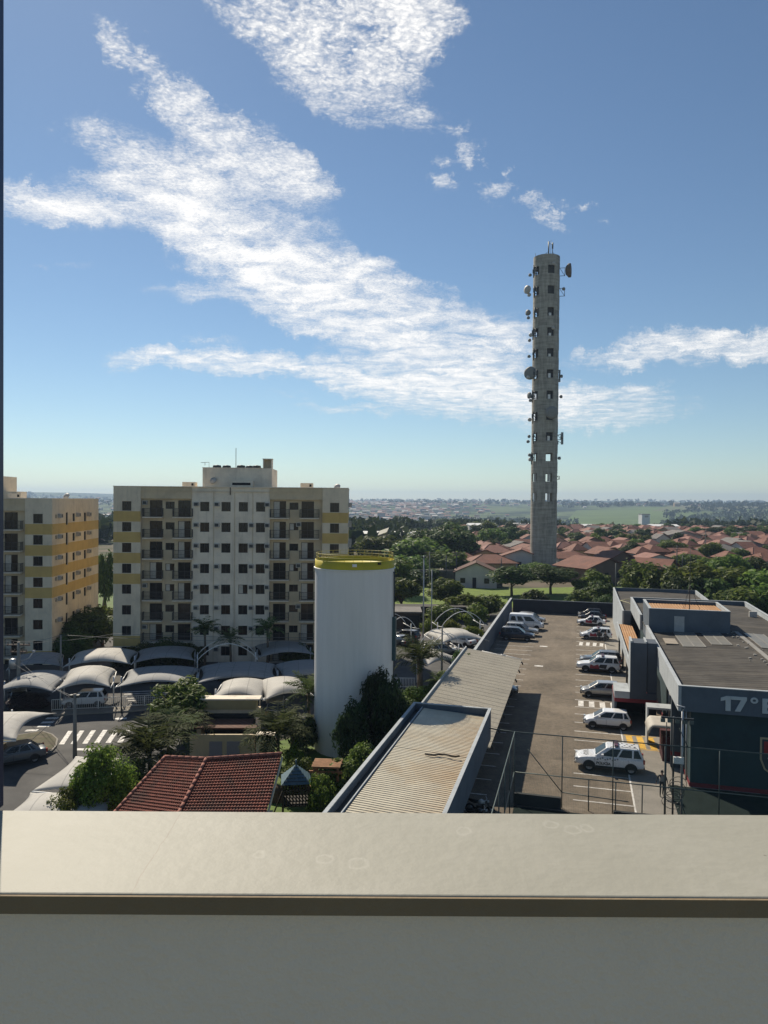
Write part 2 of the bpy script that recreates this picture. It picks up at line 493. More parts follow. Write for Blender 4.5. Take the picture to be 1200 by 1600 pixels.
def drape(name, pts, mtl, lift=1.2, n=14):
    """a patch of land cover lying on the relief, four corners given"""
    b = B()
    p = [Vector(q) for q in pts]

    def f(i, j):
        q = (p[0] * (1 - i) + p[1] * i) * (1 - j) + (p[3] * (1 - i) + p[2] * i) * j
        return (q.x, q.y, gz(q.x, q.y) + lift)
    b.grid(f, n * 3, n)
    return tag(b.obj(name, mtl), kind='structure')


drape('field', [(290, 1250, 0), (640, 1330, 0), (980, 2450, 0), (600, 2300, 0)], FIELD)
drape('field', [(780, 2150, 0), (1500, 2300, 0), (1900, 3050, 0), (1200, 2950, 0)], FIELD2)
drape('field', [(300, 3300, 0), (900, 3300, 0), (900, 3700, 0), (300, 3700, 0)], FIELD2)
drape('field', [(1150, 3300, 0), (1800, 3300, 0), (2100, 4000, 0), (1300, 4000, 0)], FIELD)


def sheet(name, pts, mtl, z, kind='structure'):
    b = B()
    b.face([(p[0], p[1], z) for p in pts])
    return tag(b.obj(name, mtl), kind=kind)


ASPH = mat('asphalt', (.062, .06, .058), .9, .18, .5, stain=(.1, .096, .09), stscale=.25, stamt=.6, bump=.4, bscale=40)
CONCP = mat('concrete_paving', (.235, .215, .185), .9, .15, .8, stain=(.15, .14, .12), stscale=.5, bump=.2)
# interlocking pavers of the police car park
PAVE, nt, bs = newmat('interlocking_pavers')
tcn = N(nt, 'ShaderNodeTexCoord').outputs['Object']
br = N(nt, 'ShaderNodeTexBrick', ins={'Vector': tcn, 'Color1': (.205, .165, .12, 1), 'Color2': (.165, .135, .102, 1), 'Mortar': (.075, .065, .052, 1), 'Scale': 1.0, 'Mortar Size': .012, 'Brick Width': .22, 'Row Height': .11})
nn = N(nt, 'ShaderNodeTexNoise', ins={'Vector': tcn, 'Scale': .22, 'Detail': 7.0, 'Roughness': .65})
ns = N(nt, 'ShaderNodeTexNoise', ins={'Vector': tcn, 'Scale': 2.2, 'Detail': 5.0})
k = M(nt, 'ADD', N(nt, 'ShaderNodeMapRange', ins={'Value': nn.outputs['Fac'], 1: .3, 2: .7, 3: .62, 4: 1.28}).outputs[0], N(nt, 'ShaderNodeMapRange', ins={'Value': ns.outputs['Fac'], 1: .3, 2: .7, 3: -.12, 4: .12}).outputs[0])
sc = N(nt, 'ShaderNodeVectorMath', operation='SCALE', ins={0: br.outputs[0], 'Scale': k})
oil = N(nt, 'ShaderNodeTexNoise', ins={'Vector': tcn, 'Scale': .55, 'Detail': 3.0, 'Roughness': .5})
om = N(nt, 'ShaderNodeMapRange', interpolation_type='SMOOTHSTEP', ins={'Value': oil.outputs['Fac'], 1: .64, 2: .74, 4: .45}).outputs[0]
lt = N(nt, 'ShaderNodeTexNoise', ins={'Vector': N(nt, 'ShaderNodeMapping', ins={'Vector': tcn, 'Scale': (1.6, .12, 1)}).outputs[0], 'Scale': .5, 'Detail': 5.0})
lm = N(nt, 'ShaderNodeMapRange', interpolation_type='SMOOTHSTEP', ins={'Value': lt.outputs['Fac'], 1: .52, 2: .72, 4: .3}).outputs[0]
pc = N(nt, 'ShaderNodeMix', data_type='RGBA', ins={0: om, 6: sc.outputs[0], 7: (.05, .042, .034, 1)}).outputs[2]
pc = N(nt, 'ShaderNodeMix', data_type='RGBA', ins={0: lm, 6: pc, 7: (.24, .2, .155, 1)}).outputs[2]
nt.links.new(pc, bs.inputs['Base Color'])
bs.inputs['Roughness'].default_value = .9
bs.inputs['Specular IOR Level'].default_value = .25


def lots(*uv):
    return [lot(u, v) for u, v in uv]


def lsheet(name, uv, mtl, z):
    b = B()
    b.face([(u, v, z) for u, v in uv])
    o = b.obj(name, mtl)
    o.rotation_euler = (0, 0, -AX)
    return tag(o, kind='structure')


lsheet('car_park', [(-11.1, 20), (16, 20), (16, 132), (-11.1, 132)], PAVE, .010)
lsheet('pavement', [(3.75, 47.5), (12, 47.5), (12, 66), (3.75, 66)], CONCP, .016)
lsheet('pavement', [(3.75, 66.005), (6.9, 66.005), (6.9, 128), (3.75, 128)], CONCP, .016)
sheet('condominium_road', [(-90, 25), (-19, 25), (-14.6, 50), (-11.5, 58.5), lot(-11.4, 66), lot(-11.4, 128), (-8, 132), (-90, 120)], ASPH, .006)
sheet('lawn', [(-12.5, 36), (4, 30), lot(-11.2, 62), lot(-18, 62.5), (-9, 58.5), (-12, 50)], GRASS, .018)
lsheet('sports_court', [(6.2, 26), (18, 26), (18, 53.9), (6.2, 53.9)], mat('shade_dark_floor', (.018, .026, .024), .95, .2, .8, spec=.04), .026)  # near-black floor: the station's shadow is put into its colour
lsheet('sports_court', [(-3.8, 26), (6.195, 26), (6.195, 47.4), (-3.8, 47.4)], mat('shade_dark_floor', (.018, .026, .024), .95, .2, .8, spec=.04), .026)  # the same shade-dark colour carried on toward the fence
sheet('lawn', [(-75, 118), (-8, 126), (-8, 150), (-75, 150)], GRASS, .026)
GRASSB = mat('bank_grass', (.115, .17, .014), .9, .3, 1.0, bump=.6, bscale=20, stain=(.09, .12, .02), stscale=.3)
b = B()
b.grid(lambda i, j: (-6 + 62 * i, 133 + 4 * i + 27 * j, .02 + .7 * sm(.1, .7, j) * (.7 + .3 * math.sin(i * 9))), 30, 8)
tag(b.obj('grass_bank', GRASSB), kind='structure')

# ---- painted markings of the car park (local lot axes)
b = B()
Z = .021
rv = [49.5, 51.96, 54.42, 57.0, 59.6, 62.05, 64.5, 67.1, 69.75, 72.2, 74.75, 77.75, 80.2, 83.1, 85.9, 88.8, 91.6, 94.4, 97.2, 100.1, 103.1, 106.2, 109.3, 112.4, 115.6, 118.8, 122, 125.2]
for v in rv:
    b.face([(-.15, v - .06, Z), (3.6, v - .06, Z), (3.6, v + .06, Z), (-.15, v + .06, Z)])
b.face([(3.62, 47.6, Z), (3.74, 47.6, Z), (3.74, 126, Z), (3.62, 126, Z)])
for k in range(4):                                        # hatched gap
    u = .15 + k * 1.0
    b.face([(u, 72.5, Z), (u + .5, 72.5, Z), (u + .5, 74.5, Z), (u, 74.5, Z)])
for k in range(4):
    u = .2 + k * .9
    b.face([(u, 103.5, Z), (u + .45, 103.4, Z), (u + .6, 105.8, Z), (u + .1, 105.8, Z)])
for i in range(23):
    v = 46 + i * 2.72
    b.face([(-10.6, v - .06, Z), (-5.7, v - .06, Z), (-5.7, v + .06, Z), (-10.6, v + .06, Z)])
for v in (88.9, 101.2):
    b.face([(-4.9, v - .3, Z), (-3.9, v - .3, Z), (-3.9, v + .3, Z), (-4.9, v + .3, Z)])
o = b.obj('parking_markings', LINEW)
o.rotation_euler = (0, 0, -AX)
tag(o, kind='structure')
b = B()
for k in range(3):
    u = 4.05 + k * .84
    b.face([(u, 61.3, .022), (u + .5, 61.3, .022), (u + .42, 64.4, .022), (u - .08, 64.4, .022)])
b.face([(3.85, 61.05, .022), (6.5, 61.05, .022), (6.5, 61.18, .022), (3.85, 61.18, .022)])
b.face([(3.85, 64.5, .022), (6.4, 64.5, .022), (6.4, 64.63, .022), (3.85, 64.63, .022)])
o = b.obj('hatched_marking', YELLOWP)
o.rotation_euler = (0, 0, -AX)
tag(o, kind='structure')

# ---- markings of the condominium road
b = B()


def pix(quad, z=.011):
    b.face([W(x, y, z) for x, y in quad])


for k in range(6):
    x = 93 + 18.2 * k
    pix([(x - 1, 1163 - k * .6), (x + 7, 1163 - k * .6), (x + 20.5, 1142 - k * .5), (x + 13.5, 1142 - k * .5)])
pix([(119, 1169), (161, 1170), (161, 1173), (118, 1172.5)])
for x, y in ((74, 1121), (67, 1127.5), (61, 1133.5), (42, 1140)):
    pix([(x, y), (x + 19, y - .6), (x + 15, y + 2.2), (x - 4, y + 2.8)])
pix([(177, 1123), (186, 1121), (186, 1125)])
pix([(186, 1122), (198, 1121), (198, 1123.4), (186, 1124)])
for k in range(4):
    x = 178 + 11 * k
    pix([(x, 1193), (x + 2.5, 1193), (x + 7, 1213), (x + 4.5, 1213)])
pix([(176, 1190), (228, 1188), (228, 1190), (176, 1192)])
for k in range(7):
    y = 1077 + 0
    pix([(192 + k * 2, 1081 + k * 3.3), (262 + k * 2, 1078 + k * 3.3), (262 + k * 2, 1079 + k * 3.3), (192 + k * 2, 1082 + k * 3.3)])
for k in range(8):
    pix([(655 + k * 8, 1003 + k * .6), (659 + k * 8, 1003 + k * .6), (656 + k * 8, 1010 + k * .6), (652 + k * 8, 1010 + k * .6)])
tag(b.obj('road_markings', LINEW), kind='structure')
b = B()
b.face([W(x, y, .0125) for x, y in ((184, 1196), (206, 1195), (208, 1205), (184, 1207))])
tag(b.obj('disabled_bay_marking', mat('blue_paint', (.16, .3, .45), .8, .2, 3)), kind='structure')
# ---- kerbed island and pavement edge
isl = [W(x, y) for x, y in ((-40, 1160), (30, 1150), (66, 1144), (82, 1149), (91, 1157), (89, 1167), (80, 1177), (58, 1183), (-40, 1192))]
b = B()
b.prism([(p.x, p.y) for p in isl], -.05, .14)
tag(b.obj('kerb', CONCP), kind='structure')
c = sum(isl, Vector()) / len(isl)
b = B()
b.prism([tuple((c + (p - c) * .93)[:2]) for p in isl], .05, .165)
tag(b.obj('planting_bed', mat('bed_soil', (.10, .085, .055), .95, .35, 2, stain=(.05, .07, .02), stscale=1.2)), kind='structure')
b = B()
pk = [W(x, y) for x, y in ((84, 1119), (200, 1113), (300, 1104), (300, 1097), (200, 1106), (80, 1112))]
b.prism([(p.x, p.y) for p in pk], -.05, .15)
tag(b.obj('pavement', CONCP), kind='structure')

# ---- haze: one box of even air around everything
b = B()
b.box(-7200, 7200, -400, 7200, -34, 104)
HZ = bpy.data.materials.new('haze')
HZ.use_nodes = True
nt = HZ.node_tree
nt.nodes.clear()
pv = N(nt, 'ShaderNodeVolumePrincipled', ins={'Color': (.46, .63, .88, 1), 'Density': .00016, 'Anisotropy': .25})
N(nt, 'ShaderNodeOutputMaterial', ins={'Volume': pv.outputs[0]})
hz = tag(b.obj('haze', HZ), kind='stuff')

# ================================================================== THE BALCONY WE LOOK FROM
SILL = mat('worn_sill_paint', (.295, .283, .232), .6, .06, 3, spec=.35, stain=(.322, .308, .258), stscale=6.0, stamt=.6, bump=.06, bscale=60)
nt = SILL.node_tree                                       # pale drip rings, grit, a hairline crack: wear of the slab
bs = nt.nodes['Principled BSDF']
tcn = N(nt, 'ShaderNodeTexCoord').outputs['Object']
base = bs.inputs['Base Color'].links[0].from_socket
for x, y, r in ((-.062, .855, .013), (-.022, .845, .015), (.11, .93, .012), (.225, .95, .012), (.25, .935, .014), (.27, .94, .01), (-.14, .865, .009)):
    q = N(nt, 'ShaderNodeVectorMath', operation='MULTIPLY', ins={0: N(nt, 'ShaderNodeVectorMath', operation='SUBTRACT', ins={0: tcn, 1: (x, y, 0)}).outputs[0], 1: (1, .8, 0)}).outputs[0]
    wob = N(nt, 'ShaderNodeTexNoise', ins={'Vector': tcn, 'Scale': 70.0, 'Detail': 3.0}).outputs['Fac']
    l = M(nt, 'ADD', N(nt, 'ShaderNodeVectorMath', operation='LENGTH', ins={0: q}).outputs['Value'], M(nt, 'MULTIPLY', M(nt, 'SUBTRACT', wob, .5), .012))
    ring = M(nt, 'SUBTRACT', 1.0, M(nt, 'DIVIDE', M(nt, 'ABSOLUTE', M(nt, 'SUBTRACT', l, r * .68)), .003), clamp=True)
    base = N(nt, 'ShaderNodeMix', data_type='RGBA', ins={0: M(nt, 'MULTIPLY', ring, .22), 6: base, 7: (.5, .48, .42, 1)}).outputs[2]
vo = N(nt, 'ShaderNodeTexVoronoi', ins={'Vector': tcn, 'Scale': 70.0}).outputs['Distance']
gm = N(nt, 'ShaderNodeTexNoise', ins={'Vector': tcn, 'Scale': 5.5, 'Detail': 2.0}).outputs['Fac']
sp_ = M(nt, 'MULTIPLY', M(nt, 'LESS_THAN', vo, .16), M(nt, 'GREATER_THAN', gm, .63))
base = N(nt, 'ShaderNodeMix', data_type='RGBA', ins={0: M(nt, 'MULTIPLY', sp_, .55), 6: base, 7: (.12, .1, .08, 1)}).outputs[2]
sx = N(nt, 'ShaderNodeSeparateXYZ', ins={0: tcn})
wob = N(nt, 'ShaderNodeTexNoise', ins={'Vector': tcn, 'Scale': 25.0, 'Detail': 5.0}).outputs['Fac']
ck = M(nt, 'ABSOLUTE', M(nt, 'SUBTRACT', sx.outputs[0], M(nt, 'ADD', -.262, M(nt, 'MULTIPLY', M(nt, 'SUBTRACT', wob, .5), .012))))
ckm = M(nt, 'MULTIPLY', M(nt, 'LESS_THAN', ck, .0007), .6)
base = N(nt, 'ShaderNodeMix', data_type='RGBA', ins={0: ckm, 6: base, 7: (.25, .21, .17, 1)}).outputs[2]
nt.links.new(base, bs.inputs['Base Color'])
bw = thing('balcony_parapet', 'beige balcony parapet with a worn stone coping in front of the view', 'parapet', (0, 0, EYE - .42), R(.3))
b = B()
b.box(-3.2, 3.2, .777, .985, -.020, 0)
bevel(b.obj('coping', SILL, bw), .002, 2)
b = B()
b.box(-3.2, 3.2, .7735, .7768, -.0205, -.0015)
b.obj('coping_edge', mat('brown_edge_paint', (.21, .155, .09), .8, .1, 6, bump=.2), bw)
b = B()
b.box(-3.2, 3.2, .795, .965, -1.1, -.0202)
b.obj('wall', mat('balcony_wall_paint', (.80, .685, .555), .9, .04, 6, bump=.3, bscale=110, stain=(.70, .61, .49), stscale=3.0, stamt=.3), bw)
wf = thing('window_frame', 'dark blue grey aluminium window jamb standing at the outer edge of the parapet', 'window frame', (-.5265, .99, EYE - .43))
b = B()
b.box(-.07, 0, 0, .03, 0, 2.4)
b.box(-.02, .0012, -.004, .02, .09, .0942)
bevel(b.obj('jamb', mat('blue_grey_aluminium', (.035, .045, .09), .35, .1, 4, metal=.3), wf), .002, 2)
b = B()
b.lathe([(0, 0), (.006, 0), (.006, .004), (0, .006)], 10)
o = b.obj('screw', DKSTEEL, wf, (-.008, -.001, .035))
o.rotation_euler = (R(90), 0, 0)
# ================================================================== APARTMENT BLOCKS
def facade(b, x0, x1, z0, z1, to3, opens, colfn, dep=.15):
    """wall surface with real openings; to3(x, z, depth) -> 3D"""
    X, Zs = {x0, x1}, {z0, z1}
    for x, z, w, h in opens:
        X |= {x - w / 2, x + w / 2}
        Zs |= {z - h / 2, z + h / 2}
    for z in colfn.cuts: Zs.add(z)
    X = sorted(v for v in X if x0 - 1e-6 <= v <= x1 + 1e-6)
    Zs = sorted(v for v in Zs if z0 - 1e-6 <= v <= z1 + 1e-6)
    for i in range(len(X) - 1):
        for j in range(len(Zs) - 1):
            if X[i + 1] - X[i] < 1e-5 or Zs[j + 1] - Zs[j] < 1e-5: continue
            xm, zm = (X[i] + X[i + 1]) / 2, (Zs[j] + Zs[j + 1]) / 2
            if any(abs(xm - x) < w / 2 and abs(zm - z) < h / 2 for x, z, w, h in opens): continue
            b.face([to3(X[i], Zs[j], 0), to3(X[i + 1], Zs[j], 0), to3(X[i + 1], Zs[j + 1], 0), to3(X[i], Zs[j + 1], 0)], colfn(xm, zm))
    for x, z, w, h in opens:
        c = [(x - w / 2, z - h / 2), (x + w / 2, z - h / 2), (x + w / 2, z + h / 2), (x - w / 2, z + h / 2)]
        for k in range(4):
            p, q = c[k], c[(k + 1) % 4]
            b.face([to3(*p, 0), to3(*q, 0), to3(*q, dep), to3(*p, dep)], colfn(x, z))
        b.face([to3(*p, dep + .05) for p in c], 4)


_wm = {}


def window_mesh(w, h, mull):
    k = ('f', round(w, 2), round(h, 2), mull)
    if k not in _wm:
        b = B()
        t = .055
        b.box(-w / 2, w / 2, -.03, .03, -h / 2, -h / 2 + t)
        b.box(-w / 2, w / 2, -.03, .03, h / 2 - t, h / 2)
        b.box(-w / 2, -w / 2 + t, -.028, .028, -h / 2 + t, h / 2 - t)
        b.box(w / 2 - t, w / 2, -.028, .028, -h / 2 + t, h / 2 - t)
        for i in range(mull):
            x = -w / 2 + w * (i + 1) / (mull + 1)
            b.box(x - .025, x + .025, -.026, .026, -h / 2 + t, h / 2 - t)
        me = b.mesh('window')
        me.materials.append(FRAME)
        b2 = {}
        for nm, mt in (('g', GLASS), ('b', GLASSB), ('c', CURTAIN)):
            bb = B()
            if nm == 'c':
                bb.box(-w / 2 + .05, .0, .004, .012, -h / 2 + .05, h / 2 - .05, 1)
                bb.box(.0, w / 2 - .05, .004, .012, -h / 2 + .05, h / 2 - .05, 0)
            else:
                bb.box(-w / 2 + .05, w / 2 - .05, .004, .012, -h / 2 + .05, h / 2 - .05)
            mm = bb.mesh('pane')
            mm.materials.append(GLASSB if nm == 'c' else mt)
            if nm == 'c': mm.materials.append(CURTAIN)
            b2[nm] = mm
        _wm[k] = (me, b2)
    return _wm[k]


def link(name, me, parent, loc=(0, 0, 0), rz=0.0):
    o = bpy.data.objects.new(name, me)
    COL.objects.link(o)
    o.parent = parent
    o.location = loc
    o.rotation_euler = (0, 0, rz)
    return o


def window(root, name, loc, w, h, rz=0.0, mull=1, kind=None):
    fm, pm = window_mesh(w, h, mull)
    o = link(name, fm, root, loc, rz)
    kind = kind or random.choices('gbc', (.6, .3, .1))[0]
    link('pane', pm[kind], o)
    return o


AP = thing('apartment_building', 'cream apartment block with mustard bands, seen square on behind the shade canopies', 'apartment building', (-32.05, 87.15, 0), R(2.3))
ZT, PIT8, NR = 20.9, 2.47, 8
rows = [ZT - 2.3 - PIT8 * i for i in range(NR)]
LEN, DEP = 27.75, 17.2
zones = [(0, 3.19, 0), (3.19, 9.16, .6), (9.16, 18.4, .22), (18.4, 24.7, .6), (24.7, LEN, 0)]


def bandz(z):
    for i in (0, 1, 2, 3, 6):
        if rows[i] - PIT8 + .62 < z < rows[i] - .62: return True
    return False


cuts = []
for i in (0, 1, 2, 3, 6): cuts += [rows[i] - PIT8 + .62, rows[i] - .62]


def colf(kind):
    def f(x, z):
        if kind == 'edge': return 1 if bandz(z) else 0
        if kind == 'mid': return 2
        return 3
    f.cuts = cuts if kind == 'edge' else []
    return f


b = B()
wins = []          # x, y, z, w, h, kind
for n_, (x0, x1, off) in enumerate(zones):
    op = []
    kind = ('edge', 'balc', 'mid', 'balc', 'edge')[n_]
    for i, z in enumerate(rows):
        if kind == 'edge':
            op.append(((1.56, 26.15)[n_ == 4], z, 1.08, 1.12))
        elif kind == 'mid':
            op += [(x, z, 1.08, 1.12) for x in (10.68, 13.2, 15.25, 17.3)]
        else:
            s = (lambda x: x) if n_ == 1 else (lambda x: LEN - x)
            op.append((s(6.5), z + .12, 1.06, .86))
            op.append((s(4.85), z - .28, 1.5, 1.98))
            op.append((s(8.2), z - .28, 1.5, 1.98))
    facade(b, x0, x1, 0, ZT if kind != 'balc' else ZT - 1.4, lambda x, z, d, o=off: (x, o + d, z), op, colf(kind))
    for x, z, w, h in op:
        wins.append((x, off + .12, z, w, h))
    if kind == 'balc':
        b.box(x0, x1, .10, off + .3, ZT - 1.4, ZT, 3)
    nx = zones[n_ + 1][2] if n_ < 4 else None
    if nx is not None:
        lo, hi = sorted((off, nx))
        b.face([(x1, lo, 0), (x1, hi, 0), (x1, hi, ZT), (x1, lo, ZT)], 0)
# right flank, seen on the far left block
side = []
for i, z in enumerate(rows):
    side += [(1.3, z + .25, .5, .45), (3.2, z + .25, .55, .45), (4.85, z - .1, .7, 1.5), (7.3, z, .9, 1.0), (11.6, z - .05, .9, 1.15), (13.6, z + .2, .5, .5)]
facade(b, 0, DEP, 0, ZT, lambda x, z, d: (LEN - d, x, z), side, colf('edge'))
facade(b, 0, DEP, 0, ZT, lambda x, z, d: (d, DEP - x, z), [(DEP - 3, z, 1.0, 1.1) for z in rows] + [(DEP - 11, z, 1.0, 1.1) for z in rows], colf('edge'))
facade(b, 0, LEN, 0, ZT, lambda x, z, d: (LEN - x, DEP - d, z), [(x, z, 1.1, 1.1) for z in rows for x in (2, 6, 10, 17, 21, 25)], colf('mid'))
b.face([(0, 0, ZT - .5), (LEN, 0, ZT - .5), (LEN, DEP, ZT - .5), (0, DEP, ZT - .5)], 2)
for x0, x1, y0, y1 in ((-.05, LEN + .05, -.05, .2), (-.05, LEN + .05, DEP - .2, DEP + .05)):
    b.box(x0, x1, y0, y1, ZT, ZT + .08, 2)
b.box(-.05, .2, .2, DEP - .2, ZT, ZT + .08, 2)
b.box(LEN - .2, LEN + .05, .2, DEP - .2, ZT, ZT + .08, 2)
for x in (11.72, 14.2, 16.35):
    b.box(x, x + .06, .17, .22, 0, ZT - .6, 3)
for z in [r + 1.18 for r in rows[1:]]:                     # thin floor lines
    b.box(9.16, 18.4, .19, .22, z, z + .04, 2)
b.obj('wall', [CREAM, MUSTARD, GREYW, BEIGE, DARK], AP, recalc=True)
for x, y, z, w, h in wins:
    tall = h > 1.5
    o = window(AP, 'balcony_door' if tall else 'window', (x, y, z), w, h, 0, 1, None if not tall else random.choices('gbc', (.4, .15, .45))[0])
for x, z, w, h in side:
    if w < .56 and h < .5: continue
    window(AP, 'side_window', (LEN - .12, x, z), w, h, R(90), 0, 'g')
# balconies
bs_, br_ = B(), B()
bs_.box(-1.15, 1.15, -.98, 0, -.12, 0)
slab = bs_.mesh('balcony')
slab.materials.append(GREYW)
for y in (-.95,):
    br_.box(-1.14, 1.14, y - .02, y + .02, .98, 1.03)
    br_.box(-1.14, 1.14, y - .015, y + .015, .08, .11)
    br_.box(-1.14, 1.14, y - .015, y + .015, .5, .53)
    for k in range(17):
        x = -1.13 + 2.26 * k / 16
        br_.box(x - .012, x + .012, y - .012, y + .012, .11, .98)
for sx in (-1.13, 1.13):
    br_.box(sx - .02, sx + .02, -.95, -.01, .985, 1.025)
    br_.box(sx - .012, sx + .012, -.95, -.01, .085, .105)
    for k in range(7):
        br_.box(sx - .012, sx + .012, -.9 + k * .13, -.876 + k * .13, .1, .985)
rail = br_.mesh('railing')
rail.materials.append(RAIL)
acb = B()
acb.box(-.29, .29, -.42, 0, -.25, .25, 0)
acb.box(-.22, .22, -.43, -.42, -.18, .18, 1)
acm = acb.mesh('ac_unit')
acm.materials.append(ACW)
acm.materials.append(DKSTEEL)
for i, z in enumerate(rows):
    for x in (4.6, 8.15, LEN - 8.15, LEN - 4.6):
        o = link('balcony', slab, AP, (x, .58, z - 1.28))
        link('railing', rail, o)
    for x in (9.72, 12.15, 16.25, 18.12):
        if random.random() < .9: link('ac_unit', acm, AP, (x, .22, z + .28))
    if i < 7 and random.random() < .5: link('ac_unit', acm, AP, (LEN - 5.9 if i % 2 else 3.6, .6, z + .4))
    for y in (2.1, 8.4, 12.6):
        link('ac_unit', acm, AP, (LEN, y, z + .3), R(90))
    for y in (4, 12):
        link('ac_unit', acm, AP, (0, y, z + .3), R(-90))
# roof
b = B()
b.box(10.0, 18.4, 2.2, 8.5, ZT - .5, 23.3)
b.box(9.95, 17.25, 2.15, 8.55, 23.3, 23.36)
b.box(17.3, 17.42, 2.2, 3.4, 23.3, 24.4)
b.box(18.28, 18.4, 2.2, 3.4, 23.3, 24.4)
b.box(17.42, 18.28, 3.2, 3.4, 23.3, 24.4)
b.box(17.25, 18.45, 2.15, 3.45, 24.4, 24.5)
b.obj('roof_room', GREYW, AP)
b = B()
b.box(13.5, 16.2, 1.2, 2.199, ZT + .08, ZT + .85, 0)
b.box(13.75, 15.95, 1.19, 1.2, ZT + .3, ZT + .6, 1)
b.obj('roof_vent', [GREYW, DARK], AP)
for x in (7.6, 21.9):
    b = B()
    b.box(x, x + 1.5, 2, 3.5, ZT - .5, ZT + .65)
    b.box(x + 1.1, x + 1.35, 1.99, 2, ZT + .2, ZT + .5, 1)
    b.obj('roof_hatch', [GREYW, DARK], AP)
for x, y in ((11.5, 3.5), (12.6, 4), (14.5, 3.2), (15.4, 4.4), (16.4, 3.4)):
    b = B()
    b.lathe([(0, 0), (.55, 0), (.5, .3), (0, .38)], 14)
    b.obj('roof_cap', DKSTEEL, AP, (x, y, 23.36))
b = B()
b.tube([(13.9, 3, 23.3), (13.9, 3, 25.8)], .035)
b.tube([(10.7, 2.6, 23.3), (10.7, 2.6, 24.0), (9.7, 2.6, 23.95)], .03)
b.tube([(10.2, 2.6, 23.6), (10.2, 2.6, 24.0)], .025)
b.obj('antenna', DKSTEEL, AP)
dish = B()
dish.lathe([(0, .1), (.25, .06), (.42, -.03), (.45, -.08), (.4, -.02), (.22, .08)], 16)
dm = dish.mesh('satellite_dish')
dm.materials.append(ACW)
for x, y, z in ((11.3, 1.9, ZT + .9), (26.2, 9, ZT + .4)):
    o = link('satellite_dish', dm, AP, (x, y, z))
    o.rotation_euler = (R(60), 0, R(-20))
b = B()
b.tube([(13.7, .15, ZT), (13.7, .15, ZT - .9)], .05)
b.obj('downpipe', DKSTEEL, AP)
A2 = dup(AP, Vector((-38.6, 85.5, -1.55)) - 27.75 * Vector((math.cos(R(4)), math.sin(R(4)), 0)), R(4.2),
         'cream apartment block with mustard bands at the left edge, its long right flank showing', 'apartment blocks of the condominium')
b = B()
b.box(13, 20.5, 2.2, 8, ZT - .4, ZT + 2.7)
b.box(20.502, 22.9, 2.4, 5, ZT - .4, ZT + .85)
b.box(22.2, 22.7, 2.39, 2.399, ZT + .2, ZT + .7, 1)
b.obj('roof_room', [CREAM, DARK], A2)
tag(AP, group='apartment blocks of the condominium')

# ================================================================== WATER TANK
TK = thing('water_tank', 'tall white cylindrical water tank with a yellow top and railing', 'water tank', D(552, 1185, 58.2) * Vector((1, 1, 0)))
TR = 3.13
TANKW = mat('tank_paint', (.70, .69, .67), .55, .05, .8, spec=.4, stain=(.55, .55, .53), stscale=.5, stamt=.3, bump=.03, stretch=(2.0, 2.0, .16))
b = B()
zt = D(552, 893, 55.1).z
seams = [0]
while seams[-1] + 1.5 < zt: seams.append(seams[-1] + 1.5)
prof = [(TR, -.2), (TR, zt)]
b.lathe(prof, 72)
b.obj('shell', TANKW, TK)
b = B()
b.lathe([(TR + .02, zt), (TR + .09, zt + .01), (TR + .09, zt + .08), (TR + .005, zt + .09)], 72)
b.obj('lip', WHITEP, TK)
b = B()
b.lathe([(TR, zt + .085), (TR, zt + .70), (TR - .05, zt + .70)], 72)
b.lathe([(TR - .05, zt + .70), (TR - .07, zt + .35), (0, zt + .5)], 72)
b.obj('yellow_band', mat('yellow_tank_paint', (.50, .40, .02), .6, .12, 1, stain=(.38, .31, .03)), TK)
b = B()
for k in range(28):
    a = 2 * math.pi * k / 28
    p = Vector((math.cos(a), math.sin(a), 0)) * (TR - .1)
    b.tube([p + Vector((0, 0, zt + .6)), p + Vector((0, 0, zt + 1.2))], .014, 4)
for z in (.96, 1.2):
    b.tube([Vector((math.cos(a) * (TR - .1), math.sin(a) * (TR - .1), zt + z)) for a in [2 * math.pi * k / 48 for k in range(49)]], .014, 4, False)
b.obj('railing', mat('yellow_rail', (.42, .36, .06), .5), TK)
a = R(-14)
pp = Vector((math.cos(a), math.sin(a), 0))
b = B()
b.tube([pp * (TR + .02) + Vector((0, 0, zt - .25)), pp * (TR + .1) + Vector((0, 0, zt - .3)), pp * (TR + .1) + Vector((0, 0, .1))], .07, 8)
b.obj('overflow_pipe', DKSTEEL, TK)
b = B()
b.box(-.16, .16, -.2, .2, 0, 3.4)
o = b.obj('ladder_cage', mat('teal_metal', (.03, .07, .08), .5), TK, pp * (TR + .1) + Vector((0, 0, 7.0)), (0, 0, a))
for an, z, s, mt in ((-88, zt + .45, .17, WHITEP), (-52, zt + .55, .12, DARK)):
    q = Vector((math.cos(R(an)), math.sin(R(an)), 0)) * TR
    b = B()
    b.box(-s, s, -.12, .02, -s * .6, s * .6)
    b.obj('lamp_box' if mt is WHITEP else 'vent_opening', mt, TK, q + Vector((0, 0, z)), (0, 0, R(an + 90)))
b = B()
b.box(-.3, .3, -.06, .02, -.08, .08)
b.obj('vent_opening', DARK, TK, Vector((math.cos(R(-98)), math.sin(R(-98)), 0)) * TR + Vector((0, 0, 1.4)), (0, 0, R(-8)))

